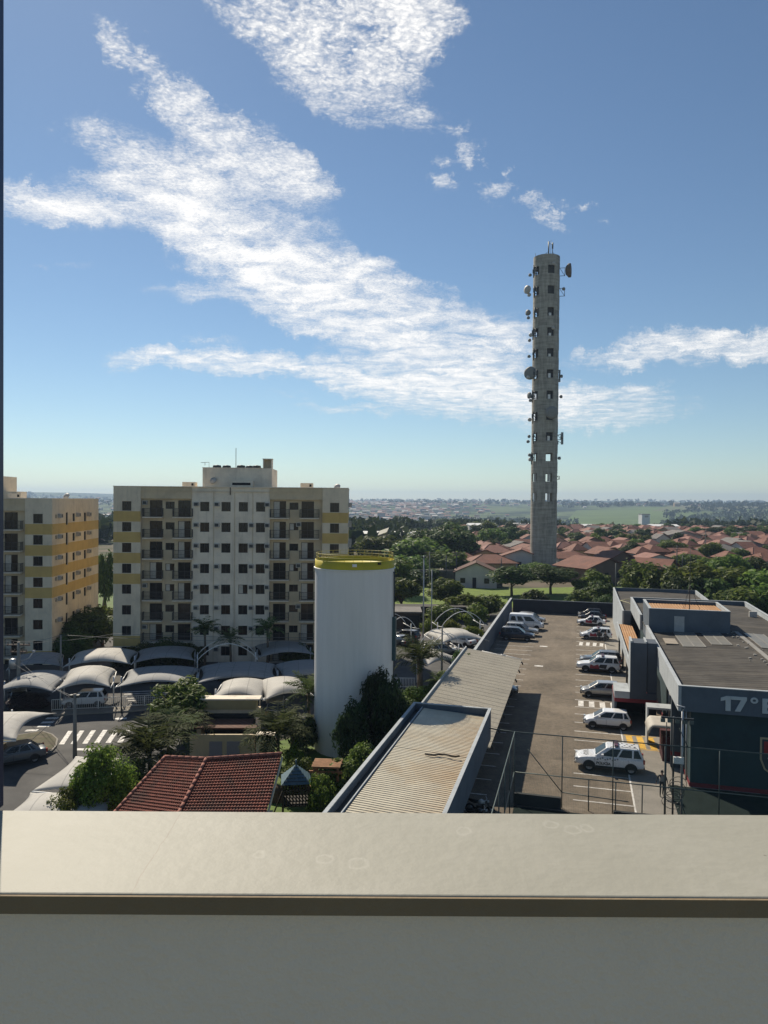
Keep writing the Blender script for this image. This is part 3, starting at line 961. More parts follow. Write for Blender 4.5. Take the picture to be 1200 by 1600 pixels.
# ================================================================== TELECOM TOWER
TW = thing('telecom_tower', 'tall round concrete tower with stacked openings and dish antennas', 'tower', D(848.5, 893, 208) * Vector((1, 1, 0)))
RT = 3.65
ztop = D(855, 396, 208 - RT).z
tc_, nt, bs = newmat('tower_concrete')
tcn = N(nt, 'ShaderNodeTexCoord').outputs['Object']
m1 = N(nt, 'ShaderNodeMapping', ins={'Vector': tcn, 'Scale': (1, 1, .18)}).outputs[0]
na = N(nt, 'ShaderNodeTexNoise', ins={'Vector': m1, 'Scale': 1.1, 'Detail': 8.0, 'Roughness': .7}).outputs['Fac']
nb = N(nt, 'ShaderNodeTexNoise', ins={'Vector': N(nt, 'ShaderNodeMapping', ins={'Vector': tcn, 'Scale': (.3, .3, 2.2)}).outputs[0], 'Scale': .8, 'Detail': 5.0}).outputs['Fac']
sz = N(nt, 'ShaderNodeSeparateXYZ', ins={0: tcn}).outputs[2]
lift = M(nt, 'LESS_THAN', M(nt, 'FRACT', M(nt, 'DIVIDE', sz, 2.9)), .035)
k = M(nt, 'ADD', N(nt, 'ShaderNodeMapRange', ins={'Value': na, 1: .3, 2: .7, 3: .6, 4: 1.25}).outputs[0], N(nt, 'ShaderNodeMapRange', ins={'Value': nb, 1: .35, 2: .65, 3: -.15, 4: .15}).outputs[0])
k = M(nt, 'SUBTRACT', k, M(nt, 'MULTIPLY', lift, .22))
nt.links.new(N(nt, 'ShaderNodeVectorMath', operation='SCALE', ins={0: (.34, .318, .27), 'Scale': k}).outputs[0], bs.inputs['Base Color'])
bs.inputs['Roughness'].default_value = .95
trow = [D(855, y, 205).z for y in (421, 453, 487, 518.5, 551, 584, 617, 650, 682, 714, 746, 777)]
NS = 45
cols = [-80 + 72 * k for k in range(5)]                    # openings, degrees
b = B()
zsr = sorted({0.0, ztop} | {z + d for z in trow for d in (-1.15, 1.15)})


def isopen(a, z):
    if not any(abs(z - r) < 1.15 for r in trow): return False
    return any(abs((a - c + 180) % 360 - 180) < 12.5 for c in cols)


for ro, flip in ((RT, 0), (RT - .35, 1)):
    for j in range(len(zsr) - 1):
        for k in range(NS):
            a0, a1 = 360 * k / NS, 360 * (k + 1) / NS
            if isopen((a0 + a1) / 2, (zsr[j] + zsr[j + 1]) / 2): continue
            q = [(ro * math.cos(R(a)), ro * math.sin(R(a)), z) for a, z in ((a0, zsr[j]), (a1, zsr[j]), (a1, zsr[j + 1]), (a0, zsr[j + 1]))]
            b.face(q[::-1] if flip else q)
for j in range(len(zsr) - 1):                              # reveals
    zm = (zsr[j] + zsr[j + 1]) / 2
    for k in range(NS):
        a0, am, a1 = 360 * k / NS, 360 * (k + .5) / NS, 360 * (k + 1) / NS
        if not isopen(am, zm): continue
        for z in (zsr[j], zsr[j + 1]):
            b.face([(r * math.cos(R(a)), r * math.sin(R(a)), z) for r, a in ((RT, a0), (RT, a1), (RT - .35, a1), (RT - .35, a0))])
        for a, nb_ in ((a0, am - 8), (a1, am + 8)):
            if not isopen(nb_, zm):
                b.face([(r * math.cos(R(a)), r * math.sin(R(a)), z) for r, z in ((RT, zsr[j]), (RT - .35, zsr[j]), (RT - .35, zsr[j + 1]), (RT, zsr[j + 1]))])
b.lathe([(RT - .35, ztop), (RT, ztop)], NS)
b.lathe([(RT - .36, ztop - .3), (0, ztop - .2)], NS)
for z in trow[:10]:
    b.lathe([(RT - .36, z - 1.5), (0, z - 1.5)], NS)
b.obj('shaft', tc_, TW, recalc=False)
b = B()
b.lathe([(2.5, trow[8] - 1.6), (2.5, ztop - .4)], 20)  # dark core added to stop sky showing through the openings
b.obj('blocking_core', mat('core_dark', (.07, .066, .06), .95), TW)
# equipment in the openings
for i, z in enumerate(trow):
    a = R(cols[0])
    if i in (2, 3, 4, 5, 6, 8):
        b = B()
        b.box(-.5, .15, -.25, .25, -1.12, (-.35 if i < 5 else .1))
        b.obj('equipment_cabinet', WHITEP, TW, Vector((math.cos(a), math.sin(a), 0)) * (RT - .55) + Vector((0, 0, z)), (0, 0, a + R(90)))
    if i >= 10:
        for c in (cols[0], cols[4]):
            b = B()
            b.box(-.45, .3, -.04, .04, -1.1, 1.1)  # pale panel added for the bright sky seen through the lowest openings
            b.obj('pale_sky_panel', ACW, TW, Vector((math.cos(R(c)), math.sin(R(c)), 0)) * (RT - .3) + Vector((0, 0, z)), (0, 0, R(c + 90)))
# brackets on the left column of openings, frames on the right
for i, z in enumerate(trow[:10]):
    a = R(-150 + (i % 3) * 4)
    b = B()
    p = Vector((math.cos(a), math.sin(a), 0))
    for dz_ in (-.8, .8):
        b.tube([p * (RT - .2) + Vector((0, 0, z + dz_)), p * (RT + 1.15) + Vector((0, 0, z + dz_))], .11, 5)
    b.tube([p * (RT + 1.1) + Vector((0, 0, z - 2.1)), p * (RT + 1.1) + Vector((0, 0, z + 1.3))], .16, 5)
    b.tube([p * (RT + .5) + Vector((.3, 0, z - 1.4)), p * (RT + .5) + Vector((.3, 0, z + 1.2))], .13, 5)
    b.tube([p * (RT - .1) + Vector((0, 0, z - .8)), p * (RT + 1.1) + Vector((0, 0, z + .8))], .08, 5)
    b.box(p.x * (RT + 1.1) - .3, p.x * (RT + 1.1) + .25, p.y * (RT + 1.1) - .2, p.y * (RT + 1.1) + .2, z - .9 + .3 * (i % 3), z + .1 + .4 * (i % 2))
    b.obj('antenna_bracket', DKSTEEL, TW)
for i, s in ((0, 1), (1, 1), (8, .6), (10, .4)):
    z, a = trow[i], R(-12)
    p = Vector((math.cos(a), math.sin(a), 0))
    b = B()
    e = RT + 1.35 * s
    for dz_ in (-1, 1):
        b.tube([p * (RT - .1) + Vector((0, 0, z + dz_ * s * 1.1)), p * e + Vector((0, 0, z + dz_ * s * 1.1))], .08, 5)
    b.tube([p * e + Vector((0, 0, z - 1.15 * s)), p * e + Vector((0, 0, z + 1.15 * s))], .08, 5)
    b.tube([p * (RT - .05) + Vector((0, 0, z + 1.1 * s)), p * e + Vector((0, 0, z - 1.1 * s))], .06, 5)
    b.obj('antenna_bracket', DKSTEEL, TW)
DISH = mat('dish_paint', (.2, .2, .19), .6)


def drum(px, py, r, az, shroud, name='dish_antenna', dist=206, mt=DISH):
    """round microwave antenna facing azimuth az (degrees, 0 = +X)"""
    b = B()
    b.lathe([(0, -.1), (r * .55, 0), (r, .45 * shroud), (r, .75 * shroud + .2), (r * .6, .75 * shroud + .3), (0, .75 * shroud + .33)], 24)
    o = b.obj(name, mt, TW)
    o.rotation_euler = (0, R(90), R(az))
    o.location = D(px, py, dist) - TW.location
    return o


drum(884, 423, 1.9, -20, 1.6, mt=mat('rusty_dish', (.13, .105, .085), .7, .3, 2, stain=(.17, .09, .05)))
drum(826, 453, 1.15, 215, .7, mt=ACW)
drum(828, 489, .8, 205, 1.0)
drum(829, 583, 1.85, 235, .1)
drum(829, 618, .9, 200, .5)
drum(862, 645, 1.75, -84, .25, dist=203.2, mt=mat('round_dish', (.22, .215, .2), .7))
drum(829, 532, .45, 215, .5)
drum(828, 682, .45, 215, .4)
drum(829, 711, .45, 215, .5)
for i_ in range(10):
    drum(830.5 - (i_ % 3) * 1.6, (430, 461, 497, 524, 557, 590, 626, 656, 690, 718)[i_], .42 + .1 * (i_ % 2), 195 + 13 * (i_ % 4), .7, mt=(DISH, ACW)[i_ % 2])
for i_, (px, py) in enumerate(((875, 588), (874.5, 620), (876, 683), (872, 716), (879, 452))):
    drum(px, py, .45, -30 - 8 * i_, .6, dist=207)
drum(864.5, 412, .42, -80, .4, dist=203.9, mt=ACW)
drum(863.5, 513, .42, -80, .4, dist=203.9, mt=ACW)
for px, y0, y1, w in ((875.5, 577, 596, .22), (879.5, 675, 694, .3), (873.5, 612, 625, .06), (873, 688, 694, .12)):
    b = B()
    p, q = D(px, y1, 207) - TW.location, D(px, y0, 207) - TW.location
    b.box(p.x - w, p.x + w, -w, w, p.z, q.z)
    b.tube([(RT - .1, 0, (p.z + q.z) / 2 - .7), (p.x, 0, p.z + .3)], .07, 5)
    b.tube([(RT - .1, 0, (p.z + q.z) / 2 + .7), (p.x, 0, q.z - .3)], .07, 5)
    b.obj('panel_antenna', mat('panel_grey', (.17, .2, .22), .5) if w > .1 else DKSTEEL, TW)
b = B()
h = ztop
b.tube([(.3, -1, h - .2), (.3, -1, h + 4.2)], [.16, .2], 6)
b.tube([(1.4, -1, h - .2), (1.4, -1, h + 3.6)], .1, 6)
b.tube([(1.4, -1, h + 2.2), (1.4, -1, h + 3.9)], .2, 6)
b.tube([(-1.6, -1, h), (.3, -1, h + 1.5)], .05, 5)
b.tube([(2.6, -1, h), (1.4, -1, h + 1.3)], .05, 5)
b.tube([(-3.3, -.6, h - 1.5), (-3.3, -.6, h + 1.0)], .06, 5)
b.tube([(.9, -1, h), (.9, -1, h + 4.6)], .05, 5)
b.tube([(.3, -1, h + 3.6), (1.4, -1, h + 3.4)], .05, 5)
b.obj('mast', DKSTEEL, TW)

# ================================================================== CAR PARK SHELTERS AND WALL (lot axes)
BLUEG = mat('blue_grey_paint', (.092, .115, .142), .8, .1, .7, stain=(.065, .08, .095), stscale=.4, stamt=.5)
BLUEL = mat('lit_and_light_grey_paint', (.36, .385, .40), .8, .1, .7, stain=(.25, .27, .28), stscale=.5, stamt=.5)  # for copings, and for parapet sides with sunlight put into the colour
SHEETM = mat('weathered_sheet_roof', (.50, .45, .34), .5, .12, 1.0, spec=.4, stain=(.44, .31, .16), stscale=.22, stamt=.45)
nt = SHEETM.node_tree                                      # rust washing down to the low edge of the sheets
bs = nt.nodes['Principled BSDF']
tcn = N(nt, 'ShaderNodeTexCoord').outputs['Object']
ux = N(nt, 'ShaderNodeSeparateXYZ', ins={0: tcn}).outputs[0]
nz = N(nt, 'ShaderNodeTexNoise', ins={'Vector': N(nt, 'ShaderNodeMapping', ins={'Vector': tcn, 'Scale': (.35, 2.5, 1)}).outputs[0], 'Scale': 1.2, 'Detail': 6.0}).outputs['Fac']
rk = M(nt, 'MULTIPLY', N(nt, 'ShaderNodeMapRange', interpolation_type='SMOOTHSTEP', ins={'Value': ux, 1: -8.6, 2: -5.4}).outputs[0], N(nt, 'ShaderNodeMapRange', ins={'Value': nz, 1: .3, 2: .65, 4: .42}).outputs[0])
nt.links.new(N(nt, 'ShaderNodeMix', data_type='RGBA', ins={0: rk, 6: bs.inputs['Base Color'].links[0].from_socket, 7: (.36, .2, .075, 1)}).outputs[2], bs.inputs['Base Color'])
SHEETG = mat('grey_sheet_roof', (.40, .36, .28), .6, .12, .7, spec=.35, stain=(.24, .21, .17), stscale=.35, stamt=.5)
S1 = thing('car_shelter', 'near flat roofed car shelter with ribbed tan roof and blue grey parapets', 'car shelter', lot(0, 0), -AX)
u0, u1, v0, v1, zr = -10.7, -5.48, 12.0, 48.8, 5.3
b = B()
nv = int((v1 - .4 - v0) / .048)


def rib(i, j):
    v = v0 + .2 + (v1 - .35 - v0 - .2) * i
    u = u0 + .75 + (u1 - u0 - .9) * j
    w_ = v / .24 % 1.0
    return (u, v, zr - (.055 if w_ < .2 else 0) + .25 * (1 - j) + .006 * math.sin(u * 3 + v * 1.7))


b.grid(rib, nv, 6, smooth=False)
b.obj('roof_sheet', SHEETM, S1)
b = B()
b.box(u1 - .14, u1, v0, v1, 3.75, 5.75)
b.box(u0, u0 + .14, v0, v1, 3.75, 5.75)
b.box(u0 + .14, u1 - .14, v1 - .14, v1, 3.75, 5.75)
b.obj('parapet', BLUEG, S1)
b = B()
b.box(u1 - .17, u1 + .03, v0, v1 + .03, 5.752, 5.80)
b.box(u0 - .03, u0 + .17, v0, v1 + .03, 5.752, 5.80)
b.box(u0 + .17, u1 - .17, v1 - .17, v1 + .03, 5.752, 5.80)
b.obj('coping', BLUEL, S1)
b = B()
b.box(u0 + .14, u0 + .62, v0, v1 - .2, zr - .05, zr + .02)
b.box(u0 + .6, u0 + .66, v0, v1 - .2, zr - .05, zr + .3, 1)
b.obj('gutter', [DKSTEEL, BLUEL], S1)
for v in (16, 22, 28, 34, 40, 46.4):
    b = B()
    b.box(u0 + .2, u0 + .5, v, v + .3, 0, 4.6)
    b.box(u0 + .5, u1 - .2, v + .05, v + .25, 4.6, 5.1)
    b.obj('post', BLUEG, S1)
b = B()
b.box(u0 + .02, u0 + .2, v0, 48.5, 0, 3.75)
b.obj('back_wall', BLUEG, S1)
b = B()
pts = [W(664 + 54 * t, 1178 + 3 * t + 1.2 * math.sin(t * 9), 5.52) for t in [i / 9 for i in range(10)]]
b.tube(pts, .05, 6)  # thin dark wavy strip laid across the roof sheets
tag(b.obj('roof_strip', mat('dark_strip', (.05, .04, .03), .8)), 'thin dark wavy strip lying across the tan shelter roof', 'metal strip')

S2 = thing('car_shelter', 'long far car shelter with a sloping grey ribbed roof along the boundary wall', 'car shelter', lot(0, 0), -AX)
tag(S1, group='car shelters'), tag(S2, group='car shelters')
ua, ub, va, vb, zh, zl = -11.45, -5.6, 49.6, 78.4, 3.75, 2.9
b = B()


def rib2(i, j):
    v = va + (vb - va) * i
    u = ua + (ub - ua) * j
    return (u, v, zh + (zl - zh) * j - (.05 if v / .27 % 1.0 < .22 else 0) - (.05 if v / 1.08 % 1.0 < .12 else 0))


b.grid(rib2, int((vb - va) / .054), 5, smooth=False)
o = b.obj('roof_sheet', SHEETG, S2)
b = B()
b.box(ua - .15, ua - .02, va, vb, 3.5, 3.95)
b.obj('fascia', BLUEL, S2)
for k in range(8):
    v = va + 1.0 + k * 3.9
    if v > vb: break
    b = B()
    b.tube([(ua + .35, v, 0), (ua + .35, v, 3.4)], .09, 6)
    b.tube([(ua + .35, v, 2.0), (ua + 2.2, v, zh - .55)], .05, 6)
    b.tube([(ua + .1, v, zh - .18), (ub - .3, v, zl - .12), (ub + .02, v, zl - .22), (ub + .12, v, zl - .45)], [.09, .09, .08, .07], 6)
    b.obj('post', DKSTEEL, S2)
b = B()
for k in range(5):
    u = ua + .5 + k * 1.3
    b.box(u, u + .08, va, vb - .1, zh + (zl - zh) * (u - ua) / (ub - ua) - .14, zh + (zl - zh) * (u - ua) / (ub - ua) - .06)
b.obj('purlin', STEEL, S2)
b = B()
b.tube([(ua + 1.6, vb + .02, zh - .25), (ua + 3.4, vb + .05, zl + .3), (ua + 4.1, vb + .05, zl + .32)], .08, 6)
b.tube([(ua + 3.6, vb + .05, zl + .35), (ub, vb + .05, zl - .05)], .07, 6)
b.obj('end_brace', WHITEP, S2)

BW = thing('boundary_wall', 'blue grey boundary wall along the left side of the car park', 'wall', lot(0, 0), -AX)
b = B()
b.box(-11.4, -11.15, 60, 130, 0, 2.55)
b.obj('wall', BLUEG, BW)
b = B()
b.box(-11.44, -11.11, 78.6, 130.04, 2.552, 2.66)
b.obj('coping', BLUEL, BW)
EW = thing('end_wall', 'dark low wall closing the far end of the car park', 'wall', lot(0, 0), -AX)
b = B()
b.box(-11.1, 8, 131.4, 131.65, 0, 2.2)
b.obj('wall', mat('dark_blue_wall', (.022, .025, .034), .85, .2, 1), EW)
b = B()
b.box(-11.1, 8, 131.36, 131.69, 2.202, 2.28)
b.obj('coping', BLUEG, EW)

# ================================================================== POLICE BUILDING (lot axes)
PB = thing('police_station', 'blue grey flat roofed station with a large 17 sign on its fascia', 'police station', lot(0, 0), -AX)
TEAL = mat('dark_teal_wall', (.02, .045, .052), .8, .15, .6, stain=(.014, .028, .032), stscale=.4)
REDP = mat('dark_red_paint', (.16, .012, .02), .7, .15, 1)
ROOFD = wavemat('stained_cement_roof', (.058, .052, .045), (.034, .031, .027), .5, 'Y', .95, .4, stain=(.105, .095, .08), stamt=.6, bump=.4, vscale=.5)
ORG = wavemat('orange_sheet_roof', (.40, .22, .10), (.27, .13, .055), 1.2, 'X', .75, .12, stain=(.45, .3, .17), bump=.6)
L0, L1, F0, BK = 6.7, 20.6, 53.55, 102.0
b = B()
b.box(L0, L0 + .2, F0, 79, 5.3, 7.0, 1)  # left side painted in the lighter tone as if sunlit
b.box(L0, L0 + .2, 86.24, BK, 5.3, 7.0, 1)
b.box(L0 + .2, L1, F0, F0 + .2, 5.3, 7.0, 0)
b.box(L1 - .2, L1, F0 + .2, BK, 5.3, 7.0, 1)
b.box(L0 + .2, L1 - .2, BK - .2, BK, 5.3, 7.0, 0)
b.obj('parapet', [BLUEG, BLUEL], PB)
b = B()
b.box(L0 - .03, L0 + .24, F0 - .03, 79.02, 7.002, 7.06)
b.box(L0 + .24, L1 + .03, F0 - .03, F0 + .24, 7.002, 7.06)
b.box(L0 - .03, L0 + .24, 86.18, BK + .03, 7.002, 7.06)
b.box(L1 - .24, L1 + .03, F0 + .24, BK + .03, 7.002, 7.06)
b.box(L0 + .24, L1 - .24, BK - .24, BK + .03, 7.002, 7.06)
b.obj('coping', BLUEL, PB)
b = B()


def roofz(u): return 6.35 + .3 * (1 - abs(u - 15.3) / 8.6)


b.grid(lambda i, j: (L0 + .2 + (L1 - L0 - .4) * i, F0 + .2 + (BK - F0 - .4) * j, roofz(L0 + .2 + (L1 - L0 - .4) * i) + .012 * math.sin(j * 300)), 14, 200)
b.box(15.1, 15.5, F0 + .3, 80, 6.66, 6.72, 1)
b.obj('roof', [ROOFD, CONC], PB)
random.seed(3)
b = B()
for k in range(40):
    u, v = random.gauss(14.9, .5), random.uniform(56, 80)
    s = random.uniform(.05, .2)
    b.box(u, u + s, v, v + s * 1.5, roofz(u) + .01, roofz(u) + .06 + s * .2)
b.obj('roof_debris', CONC, PB)
streak(ROOFD, (.10, 1.6, 1), (.12, .105, .085), .55, .48, .68)
streak(ROOFD, (.5, .5, 1), (.02, .019, .017), .6, .55, .75)
for m_ in (BLUEG, BLUEL): streak(m_, (1.6, 1.6, .2), (.06, .07, .08), .3)
PANEL = wavemat('translucent_sheet', (.20, .19, .165), (.15, .145, .125), 1.6, 'Y', .45, .15, stain=(.13, .125, .11), spec=.5)
for q in ((9.3, 11.2, 71.3, 80), (11.9, 13.6, 72.6, 80.2), (15.9, 17.7, 71.8, 79.5), (18.3, 20, 72.5, 79.5)):
    b = B()
    b.grid(lambda i, j: (q[0] + (q[1] - q[0]) * i, q[2] + (q[3] - q[2]) * j, roofz(q[0] + (q[1] - q[0]) * i) + .05), 2, 2, smooth=False)
    for i in range(3):
        u = q[0] + (q[1] - q[0]) * i / 2
        b.box(u - .03, u + .03, q[2], q[3], roofz(u) + .03, roofz(u) + .075, 1)
    b.obj('roof_panel', [PANEL, CONC], PB)
b = B()
b.box(7.9, 9.0, 72.2, 75.0, 6.46, 6.53)
b.obj('roof_hatch', mat('tan_lid', (.28, .24, .19), .8, .2, 2), PB)
# walls under the overhang
b = B()
b.box(L0 + .9, L1 - .1, F0 + .55, BK - .4, 0, 6.3)
b.obj('wall', TEAL, PB)
b = B()
b.box(L0 + .88, L1 - .08, F0 + .50, F0 + .549, .0, .3)
b.box(L0 + .85, L0 + .899, F0 + .5, 79, 0, .3)
b.obj('plinth', REDP, PB)
b = B()
b.box(L0 + .05, L0 + .75, 57.6, 58.0, 1.2, 5.29, 0)
b.box(L0 + .05, L0 + .75, 57.6, 58.0, .9, 1.199, 1)
b.box(L0 + .05, L0 + .75, 57.6, 58.0, 0, .899, 0)
b.obj('pillar', [mat('dark_slate_paint', (.06, .075, .09), .8, .1, 1), REDP], PB)
for v in (61.5, 65.5, 55.3):
    b = B()
    b.tube([(L0 + .8, v, 0), (L0 + .8, v, 5.3)], .06, 6)
    b.obj('downpipe', STEEL, PB)
for u, v, z in ((L0 + .6, 63.0, 4.3), (L0 + .6, 60.2, 3.2)):
    b = B()
    b.box(u - .02, u + .3, v, v + .85, z - .35, z + .35, 0)
    b.lathe([(.0, 0), (.24, 0), (.24, .02), (0, .02)], 14, mi=1)
    o = b.obj('ac_unit', [ACW, DKSTEEL], PB)
# lettering: 17o B
SIGN = mat('sign_letters', (.46, .49, .5), .6, .08, 2)


def glyph(polys, u, z, s):
    b = B()
    for p in polys:
        b.extr([(u + x * s, F0 - .002, z + y * s) for x, y in p], (0, -.06, 0))
    b.obj('sign_letter', SIGN, PB)


def arc(cx_, cy_, rx_, ry_, a0, a1, n):
    return [(cx_ + rx_ * math.cos(R(a0 + (a1 - a0) * i / n)), cy_ + ry_ * math.sin(R(a0 + (a1 - a0) * i / n))) for i in range(n + 1)]


def ringq(cx_, cy_, ro, ri, a0=0, a1=360, n=20, ky=1.0):
    o_, i_ = arc(cx_, cy_, ro, ro * ky, a0, a1, n), arc(cx_, cy_, ri, ri * ky, a0, a1, n)
    return [[o_[k], o_[k + 1], i_[k + 1], i_[k]] for k in range(n)]


zb = D(1130, 1110, 49.3).z


def su(px):                                               # u on the fascia under photo column px
    d = pix_ray(px, 1098)
    n_ = Vector((math.sin(AX), math.cos(AX), 0))
    t = F0 / (d.dot(n_))
    p = d * t
    return p.x * math.cos(AX) - p.y * math.sin(AX)


def szv(px, py):
    d = pix_ray(px, py)
    n_ = Vector((math.sin(AX), math.cos(AX), 0))
    return EYE + d.z * F0 / d.dot(n_)


LH = szv(1132, 1087) - szv(1132, 1110)
zb = szv(1132, 1110)
glyph([[(.30, 0), (.62, 0), (.62, 1), (.36, 1), (0, .86), (0, .64), (.30, .72)]], su(1126), zb, LH)
glyph([[(.0, 1), (.98, 1), (.98, .8), (.58, 0), (.24, 0), (.62, .78), (0, .78)]], su(1142), zb, LH)
glyph(ringq(.22, .80, .24, .105, n=18, ky=.85), su(1173) - .01, zb + .02, LH)
ub_ = su(1191)
glyph([[(0, 0), (.3, 0), (.3, 1), (0, 1)], [(.3, 0), (.55, 0), (.55, .2), (.3, .2)], [(.3, .41), (.55, .41), (.55, .6), (.3, .6)], [(.3, .8), (.55, .8), (.55, 1), (.3, 1)]]
      + [[(.55 + x, .3 + y) for x, y in q] for q in ringq(0, 0, .3, .1, -90, 90, 10)] + [[(.55 + x, .7 + y) for x, y in q] for q in ringq(0, 0, .3, .1, -90, 90, 10)], ub_, zb, LH)
# crest on the front wall
uc, wv_ = su(1193), F0 + .55
zc1 = szv(1195, 1156)
b = B()


def shield(w, h, zt_, o):
    return [(uc + 1.0 + x * w, wv_ - o, zt_ + y * h) for x, y in ((-1, 0), (1, 0), (1, -.55), (.75, -.8), (0, -1), (-.75, -.8), (-1, -.55))]


b.extr(shield(1.05, 2.7, zc1, .0), (0, -.04, 0), 0)
b.extr(shield(.93, 2.45, zc1 - .12, .041), (0, -.02, 0), 1)
b.extr([(uc + 1.0 + x, wv_ - .062, zc1 + y) for x, y in ((-.82, -.25), (.82, -.25), (.82, -1.1), (-.82, -1.1))], (0, -.015, 0), 2)
b.extr([(uc + 1.0 + x, wv_ - .062, zc1 + y) for x, y in ((-.6, -1.35), (.3, -1.25), (.2, -1.45), (-.5, -1.5))], (0, -.015, 0), 3)
b.extr([(uc + 1.0 + x, wv_ - .078, zc1 + y) for x, y in ((-.5, -.4), (-.2, -.4), (0, -.9), (-.2, -.9))], (0, -.01, 0), 3)
b.obj('crest', [mat('crest_gold', (.45, .36, .22), .5), mat('crest_dark', (.04, .05, .06), .6), mat('crest_red', (.28, .03, .03), .6), WHITEP], PB)
# stair block with the orange roof
b = B()
b.box(7.0, 14.6, 79.0, 79.2, 6.3, 8.75)
b.box(7.0, 7.2, 79.2, 86.2, 5.2, 8.75)
b.box(14.4, 14.6, 79.2, 86.2, 6.3, 8.75, 1)
b.box(7.2, 14.4, 86.0, 86.2, 6.3, 8.75)
b.obj('stair_block', [BLUEG, BLUEL], PB)
b = B()
b.box(6.97, 14.63, 78.97, 79.24, 8.752, 8.81)
b.box(6.97, 7.24, 79.24, 86.23, 8.752, 8.81)
b.box(14.36, 14.63, 79.24, 86.23, 8.752, 8.81)
b.box(7.24, 14.36, 85.96, 86.23, 8.752, 8.81)
b.obj('stair_block_coping', BLUEL, PB)
b = B()
b.grid(lambda i, j: (7.25 + 7.1 * i, 79.25 + 6.7 * j, 8.45 + .02 * math.sin(i * 150)), 100, 3)
b.box(11.2, 13.6, 80.0, 80.5, 8.47, 8.6, 1)
for k in range(7): b.box(12 + k * .18, 12.1 + k * .18, 79.4, 79.75, 8.47, 8.58, 2)
b.obj('stair_block_roof', [ORG, DKSTEEL, WHITEP], PB)
b = B()
b.box(9.4, 10.35, 78.95, 78.999, 6.55, 8.1)
o = b.obj('roof_door', mat('grey_door', (.36, .37, .37), .6), PB)
b = B()
b.tube([(11.0, 80.3, 8.45), (11.0, 80.3, 14.8)], [.05, .02], 6)
for a in (0, 120, 240):
    b.tube([(11.0 + 1.1 * math.cos(R(a)), 80.6 + .6 * math.sin(R(a)), 8.45), (11, 80.3, 11.2)], .02, 4)
b.obj('radio_mast', DKSTEEL, PB)
# low roof over the side entrance
b = B()
b.box(4.85, 5.0, 74.6, 99.1, 3.2, 4.15, 0)
b.obj('side_parapet', [BLUEL, BLUEG], PB)
b = B()
b.grid(lambda i, j: (5.0 + 1.69 * i, 74.8 + 24.3 * j, 3.85), 2, 4, smooth=False)
b.obj('side_roof', ORG, PB)
b = B()
for v in (75.5, 83, 90.5, 98.6):
    b.box(5.1, 5.3, v, v + .2, 0, 3.2)
b.obj('side_posts', DKSTEEL, PB)
# portal
b = B()
SLATE = mat('slate_blue_paint', (.06, .075, .098), .8, .1, .8)
b.box(4.5, 5.85, 67.3, 69.6, 2.95, 7.3)
b.box(5.9, 6.69, 67.45, 69.6, 2.95, 7.3)
b.box(4.5, 4.65, 67.3, 69.6, 7.3, 7.45, 1)
b.box(5.7, 5.85, 67.3, 69.6, 7.3, 7.45, 1)
b.box(4.47, 4.499, 67.3, 69.6, 2.95, 7.45, 1)
b.box(3.2, 4.46, 67.3, 70.5, 2.4, 3.0, 1)
b.box(3.2, 6.69, 67.32, 67.5, 2.4, 2.94, 0)
b.box(3.2, 6.69, 67.36, 72, 2.05, 2.39, 2)
b.box(3.2, 3.4, 67.5, 72, 0, 2.04, 0)
b.box(3.4, 6.69, 71.8, 72, 0, 2.04, 3)
b.box(5.9, 6.69, 67.5, 71.7, 0, 2.04, 3)
b.obj('portal', [SLATE, BLUEL, REDP, DARK], PB)
b = B()
AWN = mat('beige_awning', (.40, .37, .32), .7, .1, 2)


def awn(i, j):
    u = 5.25 + 2.3 * i
    return (u, 58.6 + 2.4 * j, 2.75 - .55 * (1 - min(1, i / .16)) ** 2 - .1 * (1 - j))


b.grid(awn, 14, 6)
solid(b.obj('awning', AWN, PB), .12)
b = B()
b.box(6.3, 7.55, 58.8, 60.9, 0, 1.9)
b.obj('red_kiosk', mat('maroon_paint', (.05, .008, .012), .8), PB)
b = B()
b.box(5.5, 5.62, 62.5, 63.9, 0, 2.9)
b.box(5.5, 7.5, 62.5, 63.9, 2.9, 3.05)
b.obj('entrance_canopy', BLUEL, PB)
# far wing
b = B()
b.box(5.55, 5.75, 99.2, 126, 0, 5.6, 1)
b.box(5.75, 18.2, 125.8, 126, 0, 5.6)
b.box(18.0, 18.2, 102.2, 125.8, 0, 5.6, 1)
b.box(5.75, 6.6, 99.2, 99.4, 0, 5.6)
b.obj('far_wing', [BLUEG, BLUEL], PB)
b = B()
b.grid(lambda i, j: (5.75 + 12.25 * i, 102.1 + 23.7 * j, 5.0 + .15 * (1 - abs(2 * i - 1))), 8, 8)
b.grid(lambda i, j: (5.75 + .93 * i, 99.4 + 2.7 * j, 5.0), 1, 3)
b.obj('far_roof', ROOFD, PB)
b = B()
pts = [(7.5 + 2.2 * math.cos(t * .8) * (1 - t * .06), 108 + 3.5 * math.sin(t * .7) + t * .4, 5.2 + .3 * abs(math.sin(t))) for t in [i * .5 for i in range(20)]]
b.tube(pts, .06, 5)
tag(b.obj('coiled_hose', mat('yellow_hose', (.4, .36, .2), .6)), 'loose pale yellow hose coiled on the far station roof', 'hose')
bpy.data.objects['coiled_hose'].rotation_euler = (0, 0, -AX)
b = B()
b.box(0, .8, 0, .35, 0, .7, 0)
b.box(.8, .802, .05, .3, .1, .6, 1)
o = b.obj('condenser_unit', [ACW, DKSTEEL])
o.location, o.rotation_euler = lot(19.0, 92, 6.45), (0, 0, -AX)
tag(o, 'white air conditioning condenser on the station roof by its far right parapet', 'air conditioner')
